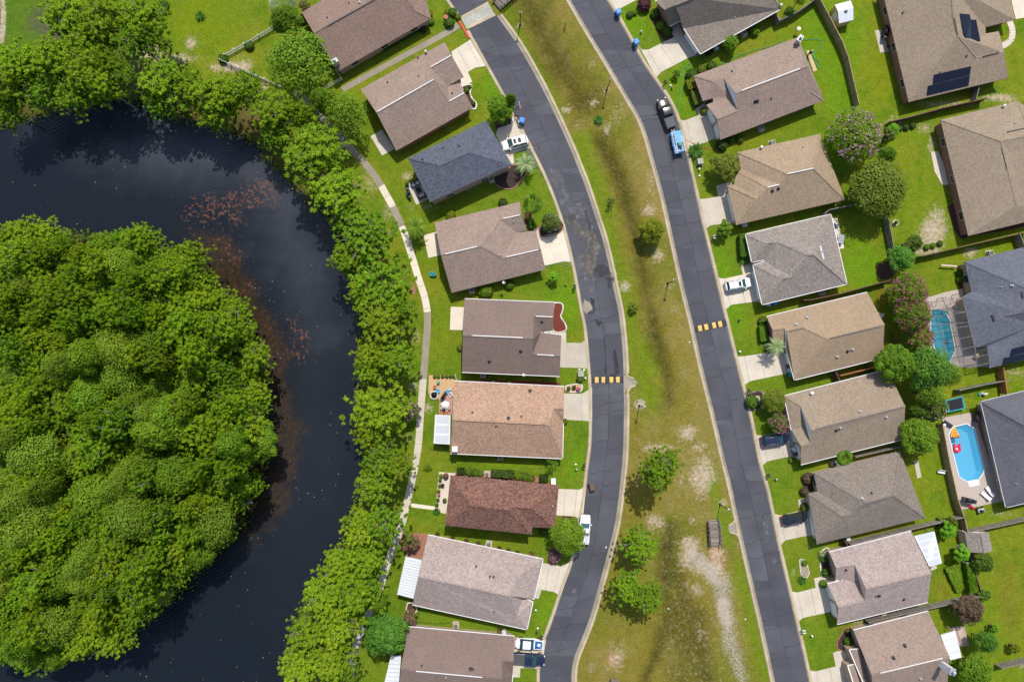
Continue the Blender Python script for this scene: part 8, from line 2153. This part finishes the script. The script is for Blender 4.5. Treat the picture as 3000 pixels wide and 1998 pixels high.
for i, (x, y, w_) in enumerate([(612, 1200, 'upper left'), (612, 1240, 'lower left'), (672, 1195, 'upper right'), (675, 1240, 'lower right'), (655, 1255, 'bottom')]):
 block('patio_chair', 'C', x, y, .5, .5, .75, 'shed_pale', '%s cream chair at the round white dining table' % w_, R([0, 20, 180, 160, 90][i]), group='cream chairs at the round white dining table')
p = at('C', 640, 1240); root = empty('parasol', p, 0, 'folded dark parasol through the round white dining table', 'parasol')
g = MB(); g.tube([(0, 0, 0), (0, 0, 2.2)], .04, 6); g.build('pole', MATS['dark_metal'], root); g = MB(); g.lathe([(.12, 1.0), (.16, 1.3), (.05, 2.3)], (0, 0, 0), 8); g.build('canopy', MATS['cushion_dark'], root)
table('C', 628, 1285, 1.6, .6, .5, 'terracotta', 'brown wooden bench table below the round white dining table')
# green chairs on the lawn
for x, y, w_ in [(512, 8, 'left'), (535, 12, 'right')]:
 block('garden_chair', 'C', x, y, .65, .65, .8, 'teal', '%s dark teal garden chair on the lawn beside the path' % w_, R(200), group='teal garden chairs on the lawn')
# back garden things
table('G', 1612, 1100, 1.6, 1.0, .75, 'steel', 'grey patio table behind the ash grey house', R(78), round_=False)
grill('G', 1572, 965, 'small silver grill with a yellow knob behind the ash grey house', R(0), 'steel', .8)
# arches
for x, y, w_ in [(1760, 318, 'upper'), (1790, 460, 'lower')]:
 p = at('L', x, y); root = empty('garden_arch', p, R(-10), '%s white garden arch among the leafy bushes near the pink walled shed' % w_, 'garden arch', 'white garden arches')
 for s_ in (-1, 1): g = MB(); g.box((s_ * .55, 0, .9), (.08, .5, 1.8)); g.build('side_frame', MATS['white_paint'], root)
 g = MB()
 for k in range(6): g.box((-.55 + k * .22, 0, 1.85), (.05, .6, .05))
 for s_ in (-1, 1): g.box((0, s_ * .26, 1.82), (1.3, .05, .06))
 g.build('top_slats', MATS['white_paint'], root)
p = at('L', 1768, 215); root = empty('white_board', p, R(5), 'white sheet leaning on the fence above the garden arches', 'board'); g = MB(); g.box((0, 0, .7), (.08, 2.2, 1.4), M=Matrix.Rotation(R(-28), 3, 'Y')); g.build('sheet', MATS['white_paint'], root); g = MB(); g.box((.35, 0, .3), (.05, 2.0, .6)); g.build('support', MATS['fence_grey'], root)
for c_, x, y, w_ in [('J', 1595, 1040, 'white bench on the lawn against the tall tan fence'), ('I', 1655, 75, 'pale covered furniture behind the sandy tan house')]:
 p = at(c_, x, y, .4); root = empty('bench', (p.x, p.y, 0), R(80), w_, 'bench'); g = MB(); g.box((0, 0, .42), (.6, 1.3, .08)); g.build('seat', MATS['white_paint'], root, .02); g = MB(); g.box((.3, 0, .65), (.06, 1.3, .45)); g.build('backrest', MATS['white_paint'], root)
 for s_ in (-1, 1): g = MB(); g.box((0, s_ * .5, .2), (.5, .08, .4)); g.build('leg', MATS['white_paint'], root)
p = at('H', 1655, 562, .5); root = empty('seesaw_plank', (p.x, p.y, 0), R(-4), 'pinkish long plank raised over the lawn of the pool house', 'plank'); g = MB(); g.box((0, 0, .75), (2.8, .25, .08)); g.build('board', MATS['shed_pale'], root)
for s_ in (-1, 1): g = MB(); g.box((s_ * 1.0, 0, .36), (.08, .2, .7)); g.build('leg', MATS['steel'], root)
# ---------------- trampoline ----------------
q = [at('J', *p, .9) for p in [(1625, 385), (1790, 345), (1815, 460), (1660, 495)]]; base = sum(q, Vector()) / 4; base.z = 0
root = empty('trampoline', base, 0, 'rectangular trampoline with a teal edge pad beside the white flowered magnolia', 'trampoline')
q = [p - base for p in q]; inn = [p.lerp(Vector((0, 0, .9)), .17) for p in q]
g = MB()
for i in range(4): g.face([q[i] + Vector((0, 0, .03)), q[(i + 1) % 4] + Vector((0, 0, .03)), inn[(i + 1) % 4] + Vector((0, 0, .03)), inn[i] + Vector((0, 0, .03))])
g.build('edge_pad', MATS['teal'], root)
g = MB(); g.face(inn); g.build('mat', MATS['black'], root)
for i in range(4):
 g = MB(); g.tube([(q[i].x, q[i].y, 0), (q[i].x, q[i].y, .9)], .04, 6); g.build('leg', MATS['galv'], root)
for i in (1, 2):
 g = MB(); g.tube([(q[i].x, q[i].y, .9), (q[i].x, q[i].y, 2.6)], .035, 6); g.build('net_pole', MATS['dark_metal'], root)
# ---------------- open pool ----------------
deck = [(1600, 545), (1850, 498), (1900, 520), (1960, 720), (2160, 1310), (1775, 1390), (1730, 1230), (1650, 820)]
mb = MB(); outline = [(1700, 628), (1825, 600), (1898, 645), (1985, 1010), (1980, 1045), (1935, 1110), (1828, 1130), (1755, 1088), (1700, 870), (1660, 700)]
def deck_with_hole(c_, deck, pool, z, name, matn):
 bm = bmesh.new(); D = [bm.verts.new(at(c_, *p, z)) for p in deck]; Pp = [bm.verts.new(at(c_, *p, z)) for p in pool]
 ed = [bm.edges.new((D[i], D[(i + 1) % len(D)])) for i in range(len(D))] + [bm.edges.new((Pp[i], Pp[(i + 1) % len(Pp)])) for i in range(len(Pp))]
 bmesh.ops.triangle_fill(bm, use_beauty=True, use_dissolve=False, edges=ed)
 for f in bm.faces:
  if f.normal.z < 0: f.normal_flip()
 me = bpy.data.meshes.new(name); bm.to_mesh(me); bm.free(); me.materials.append(MATS[matn]); o = bpy.data.objects.new(name, me); C.objects.link(o); return tag(o, kind='structure')
deck_with_hole('J', deck, outline, .09, 'pool_terrace', 'pool_deck')
def pool(c_, outline, label, depth, wmat, step=None):
 w_ = [at(c_, *p, .09) for p in outline]; base = sum(w_, Vector()) / len(w_); base.z = 0
 root = empty('swimming_pool', base, 0, label, 'swimming pool', 'swimming pools'); w_ = [p - base for p in w_]
 g = MB(); n = len(w_)
 for i in range(n):
  a_, b_ = w_[i], w_[(i + 1) % n]; g.face([(a_.x, a_.y, .09), (b_.x, b_.y, .09), (b_.x * .97, b_.y * .97, -depth), (a_.x * .97, a_.y * .97, -depth)])
 g.face([(p.x * .97, p.y * .97, -depth) for p in w_]); g.build('basin', MATS['pool_liner'], root)
 g = MB()
 for i in range(n): a_, b_ = w_[i], w_[(i + 1) % n]; g.bar(a_ + Vector((0, 0, .02)), b_ + Vector((0, 0, .02)), .13, .06)
 g.build('coping', MATS['white_paint'], root)
 g = MB(); g.face([(p.x, p.y, -.02) for p in w_]); g.build('water', wmat, root)
 return root, base
def pool_water(c_):
 m = bpy.data.materials.new('pool_water'); m.use_nodes = True; nt = m.node_tree; b = nt.nodes['Principled BSDF']
 b.inputs['Base Color'].default_value = (*c_, 1); b.inputs['Roughness'].default_value = .06; b.inputs['Alpha'].default_value = .55; b.inputs['IOR'].default_value = 1.33
 geo = nt.nodes.new('ShaderNodeNewGeometry'); n = nt.nodes.new('ShaderNodeTexNoise'); n.inputs['Scale'].default_value = 2.2; nt.links.new(geo.outputs['Position'], n.inputs['Vector'])
 bp = nt.nodes.new('ShaderNodeBump'); bp.inputs['Distance'].default_value = .06; bp.inputs['Strength'].default_value = .5; nt.links.new(n.outputs[0], bp.inputs['Height']); nt.links.new(bp.outputs[0], b.inputs['Normal'])
 return m
PWM = pool_water((.08, .42, .66)); PWT = pool_water((.02, .36, .43))
# the ground sheet is lowered under the pools further down
POOLS = []
root, base = pool('J', outline, 'open blue elongated swimming pool with cut corners', 1.4, PWM); POOLS.append(('J', outline))
q = [at('J', *p, .0) - base for p in [(1828, 1130), (1935, 1108), (1940, 1160), (1850, 1180)]]
g = MB(); g.prism(q, -.3, .12); g.build('white_steps', MATS['white_paint'], root)
# floats, loungers, ladder
p = at('J', 1710, 680, .05); root = empty('pizza_float', (p.x, p.y, 0.0), R(5), 'inflatable pizza slice float with red spots at the pool corner', 'pool float', 'pool floats')
g = MB(); tri = [(-.85, -.75), (.85, -.75), (.25, .95), (-.1, .95)]; g.prism(tri, 0, .18); g.build('slice', MATS['pizza_yellow'], root, .06)
g = MB(); g.tube([(-.85, -.78, .12), (.85, -.78, .12)], .15, 8); g.build('crust', MATS['fence_orange'], root)
for x, y in ((-.4, -.45), (.1, -.4), (.5, -.5), (-.15, -.0), (.3, .0), (.1, .45)):
 g = MB(); g.lathe([(.15, .18), (.15, .205), (.05, .21)], (x, y, 0), 12); g.build('red_spot', MATS['pizza_red'], root)
p = at('J', 1733, 830, .05); root = empty('crab_float', (p.x, p.y, 0.02), 0, 'round red ring float with two claws on the pool', 'pool float', 'pool floats')
g = MB(); g.tube([(.48 * math.cos(t), .48 * math.sin(t), .12) for t in np.linspace(0, 2 * PI, 25)], .23, 10, False); g.build('ring', MATS['float_red'], root)
for s_ in (-1, 1):
 g = MB(); g.ball((s_ * .5, .75, .18), (.16, .24, .12), 10, 6); g.ball((s_ * .38, .88, .2), (.08, .12, .08), 8, 5); g.build('claw', MATS['float_red'], root)
g = MB(); g.lathe([(.26, .05), (.26, .1)], (0, 0, 0), 16); g.build('seat_mesh', MATS['white_paint'], root)
p = at('J', 1694, 745, .1); root = empty('pool_ladder', (p.x, p.y, .1), R(8), 'navy pool ladder lying at the pool edge between the two floats', 'pool ladder')
g = MB(); g.bar((-.3, -.55, 0), (-.3, .55, 0), .08, .08); g.bar((.3, -.55, 0), (.3, .55, 0), .08, .08); g.build('rails', MATS['car_navy'], root)
g = MB()
for k in range(4): g.bar((-.3, -.45 + k * .3, 0), (.3, -.45 + k * .3, 0), .09, .05)
g.build('steps', MATS['car_navy'], root)
def lounger(c_, x, y, rz, matn, label):
 p = at(c_, x, y, .4); root = empty('sun_lounger', (p.x, p.y, .09), rz, label, 'sun lounger', 'sun loungers beside the open pool')
 g = MB(); g.box((.3, 0, .33), (1.3, .62, .10)); g.build('seat', MATS[matn], root, .03)
 g = MB(); g.box((-.62, 0, .48), (.75, .62, .10), M=Matrix.Rotation(R(28), 3, 'Y')); g.build('backrest', MATS[matn], root, .03)
 for a in (-.6, .8):
  for b in (-.27, .27): g = MB(); g.box((a, b, .14), (.05, .05, .28)); g.build('leg', MATS['galv'], root)
lounger('J', 1650, 600, R(-32), 'cushion_dark', 'dark navy lounger at the upper corner of the open pool')
lounger('J', 2000, 1262, R(138), 'cushion_white', 'left white lounger on the pool terrace')
lounger('J', 2037, 1220, R(125), 'cushion_white', 'right white lounger on the pool terrace')
table('J', 1620, 612, .55, .55, .5, 'white_paint', 'small round white table beside the dark navy lounger', round_=True)
p = at('J', 1870, 1365, .3); root = empty('toy_kayak', (p.x, p.y, .1), R(-24), 'red kayak shaped float on the grass below the pool terrace', 'pool float', 'pool floats'); g = MB(); g.ball((0, 0, .15), (.75, .24, .17), 14, 8); g.build('hull', MATS['float_red'], root); g = MB(); g.ball((0, 0, .28), (.25, .14, .06), 10, 5); g.build('cockpit', MATS['black'], root)
p = at('J', 1955, 1395, .4); root = empty('garden_tractor', (p.x, p.y, 0), R(15), 'grey and black ride on mower below the pool terrace', 'lawn mower'); g = MB(); g.box((0, 0, .45), (1.1, .6, .4)); g.build('body', MATS['bin_grey'], root, .05); g = MB(); g.box((-.2, 0, .8), (.4, .45, .35)); g.build('seat', MATS['black'], root, .05)
for a in (-.45, .45):
 for b in (-.4, .4): g = MB(); g.tube([(a, b - .08, .26), (a, b + .08, .26)], .26 if a < 0 else .2, 12); g.build('wheel', MATS['rubber'], root)
g = MB(); g.lathe([(.16, 0), (.16, .02)], (.25, 0, .8), 10); g.build('steering_wheel', MATS['black'], root)
grill('J', 1915, 545, 'square dark covered box grill against the brick wall of the charcoal roofed house', R(80), 'wicker', 1.3)
p = at('J', 1992, 330, .4); root = empty('garden_statue', (p.x, p.y, 0), 0, 'pile of white garden ornaments beside the orange brown gate', 'garden ornament')
g = MB(); g.ball((0, 0, .35), (.35, .3, .4), 8, 6); g.ball((.4, .1, .25), (.3, .22, .28), 8, 6); g.ball((-.35, .2, .2), (.2, .25, .22), 8, 6); g.build('stones', MATS['stone'], root); g = MB(); g.ball((-.75, .0, .2), (.3, .22, .2), 8, 6); g.build('blue_float', MATS['sky_blue'], root)
# covered rear porch of the charcoal roofed house is shaded by its own eave: screen and patio slab
slab('J', [(1900, 520), (1950, 510), (2160, 1300), (2110, 1320), (1960, 720)], 'brick_paver', name='porch_floor', z=.08)
# ---------------- screened pool ----------------
pool2 = [(1500, 960), (1570, 950), (1640, 1000), (1668, 1060), (1720, 1340), (1660, 1460), (1560, 1420), (1490, 1200)]
deck_with_hole('H', [(1440, 860), (1640, 800), (1790, 770), (1900, 1320), (2010, 1310), (2030, 1490), (1830, 1490), (1700, 1500), (1500, 1400)], pool2, .09, 'pool_terrace', 'pool_deck')
root, base = pool('H', pool2, 'blue pool under the mesh screen enclosure', 1.4, PWT); POOLS.append(('H', pool2))
p = at('H', 1622, 995, .05); root = empty('ring_float', (p.x, p.y, .02), 0, 'teal ring float in the screened pool', 'pool float', 'pool floats'); g = MB(); g.tube([(.36 * math.cos(t), .36 * math.sin(t), .12) for t in np.linspace(0, 2 * PI, 25)], .19, 10, False); g.build('ring', MATS['teal'], root); g = MB(); g.ball((.5, .1, .25), (.12, .1, .14), 8, 5); g.build('head', MATS['teal'], root)
A_ = [at('H', *p, 2.7) for p in [(1490, 880), (1790, 800), (1905, 1320), (2025, 1290), (2050, 1470), (1830, 1500), (1600, 1560)]]
base = sum(A_, Vector()) / len(A_); base.z = 0
root = empty('pool_enclosure', base, 0, 'metal framed mesh screen enclosure over the pool at the right edge', 'pool enclosure')
def P2(x, y, z=2.7): return at('H', x, y, z) - base
fr = MB()
rows = [((1480, 1040), (1822, 985)), ((1480, 1110), (1840, 1080)), ((1480, 1180), (1860, 1108)), ((1500, 1290), (1880, 1205)), ((1620, 1370), (1895, 1300)), ((1740, 1425), (2035, 1375))]
for a_, b_ in [((1450, 960), (1810, 985))] + rows: fr.bar(P2(*a_), P2(*b_), .09, .08)
for a_, b_ in [((1500, 900), (1560, 1060)), ((1560, 1060), (1640, 1330)), ((1640, 930), (1700, 1150)), ((1700, 1150), (1760, 1430)), ((1430, 960), (1520, 1330)), ((1785, 850), (1905, 1340)), ((1690, 860), (1740, 950)), ((1600, 860), (1650, 960)), ((1905, 1340), (1915, 1480)), ((1760, 1430), (1770, 1500)), ((1490, 900), (1790, 850)), ((1825, 1500), (2030, 1455)), ((1640, 930), (1790, 860))]:
 fr.bar(P2(*a_), P2(*b_), .09, .08)
fr.build('roof_frame', MATS['frame_grey'], root)
for x, y in ((1490, 890), (1640, 850), (1780, 815), (1440, 960), (1770, 1500), (1830, 1500), (1920, 1480), (2020, 1455)):
 g = MB(); a_ = P2(x, y); g.bar((a_.x, a_.y, 0), a_, .08, .08); g.build('post', MATS['frame_grey'], root)
g = MB(); g.face([P2(1660, 955, 2.66), P2(1810, 950, 2.66), P2(1900, 1330, 2.66), P2(2020, 1310, 2.66), P2(2040, 1460, 2.66), P2(1820, 1500, 2.66), P2(1740, 1440, 2.66)])
g.build('screen_mesh', MATS['screen'], root)
g = MB(); g.face([P2(*p, 2.67) for p in [(1490, 890), (1640, 850), (1790, 805), (1810, 950), (1660, 955), (1740, 1440), (1640, 1500), (1500, 1330)]]); g.build('screen_mesh', MATS['fine_screen'], root)
p = at('H', 1640, 1262, .1); root = empty('pool_ladder', (p.x, p.y, .15), R(10), 'dark framed floating chair in the screened pool', 'pool float'); g = MB(); g.tube([(.32 * math.cos(t), .5 * math.sin(t), .1) for t in np.linspace(0, 2 * PI, 17)], .06, 6, False); g.build('frame', MATS['car_navy'], root); g = MB(); g.bar((-.3, 0, .1), (.3, 0, .1), .08, .05); g.build('crossbar', MATS['car_navy'], root)
table('H', 1925, 1390, .9, .9, .7, 'ply', 'round pale table inside the lower end of the screen enclosure', round_=True)
# lower the ground under both pools
gm_ = ground.data; co = np.empty(len(gm_.vertices) * 3); gm_.vertices.foreach_get('co', co); co = co.reshape(-1, 3)
for c_, o_ in POOLS:
 poly = np.array([at(c_, *p, 0)[:2] for p in o_]); d_, in_ = pdist(co[:, 0], co[:, 1], poly)
 co[(in_) | (d_ < .5), 2] = -2.2
gm_.vertices.foreach_set('co', co.ravel()); gm_.update()
# stones of the pebble ring round the lower lamp, litter and misc on the grass
g = MB()
b0 = at('P', 705, 1050)
for _ in range(160):
 t = rg.uniform(0, 6.28); r_ = math.sqrt(rg.random()) * 1.0; g.ft = rg.random(); g.ball((b0.x + r_ * math.cos(t), b0.y + r_ * math.sin(t), .03), (.07, .06, .04), 5, 3)
tag(g.build('pebbles', MATS['stone']), 'ring of pale pebbles round the lamp below the drain opening', 'pebbles', kind='stuff')
for k, (c_, x, y) in enumerate([('N', 680, 335), ('N', 1125, 892), ('N', 1830, 990), ('P', 1158, 480), ('N', 548, 330)]):
 p = at(c_, x, y); root = empty('litter', (p.x, p.y, p.z), rg.uniform(0, 3), ['bluish scrap of litter beside the middle rounded pine', 'white scrap of litter on the lower median', 'white scrap near the east street on the lower median', 'pinkish scrap on the median near the speed bump', 'white scrap on the west street beside the median'][k], 'litter', 'scraps of litter')
 g = MB(); g.ball((0, 0, .06), (.2, .09, .06), 7, 4); g.ball((.12, .08, .05), (.1, .08, .05), 6, 4); g.build('scrap', MATS['sky_blue' if k == 0 else 'white_paint'], root)
# algae drifts: fallen pine logs etc. on the island edge
for x, y, a, l in [(640, 1290, 30, 'bare fallen trunk in the gap of the island wood near its east edge'), (720, 1480, 20, 'curved bare dead branches at the lower east edge of the island'), (480, 800, -25, 'dead grey trunk seen between the northern island pines'), (620, 990, 5, 'thin grey dead branch in the middle of the island wood')]:
 p = U(x, y, 6); root = empty('dead_tree', (p.x, p.y, 0), R(a), l, 'dead tree', 'dead trees in the island wood')
 g = MB(); g.tube([(-2.0, 0, 5.5), (-.6, .15, 6.5), (.9, .3, 7.3), (2.0, .1, 7.8)], [.16, .13, .09, .03], 6); g.build('trunk', MATS['pale_bark'], root)
 for k in range(7):
  xx = -1.2 + k * .45; g = MB(); g.tube([(xx, .1, 6.2 + k * .2), (xx + .5, rg.choice([-1, 1]) * .8, 6.9 + k * .2)], [.06, .02], 5); g.build('branch', MATS['pale_bark'], root)
 g = MB(); g.tube([(-2.0, 0, 5.5), (-1.9, 0, 0)], [.16, .2], 6); g.build('stem', MATS['pale_bark'], root)
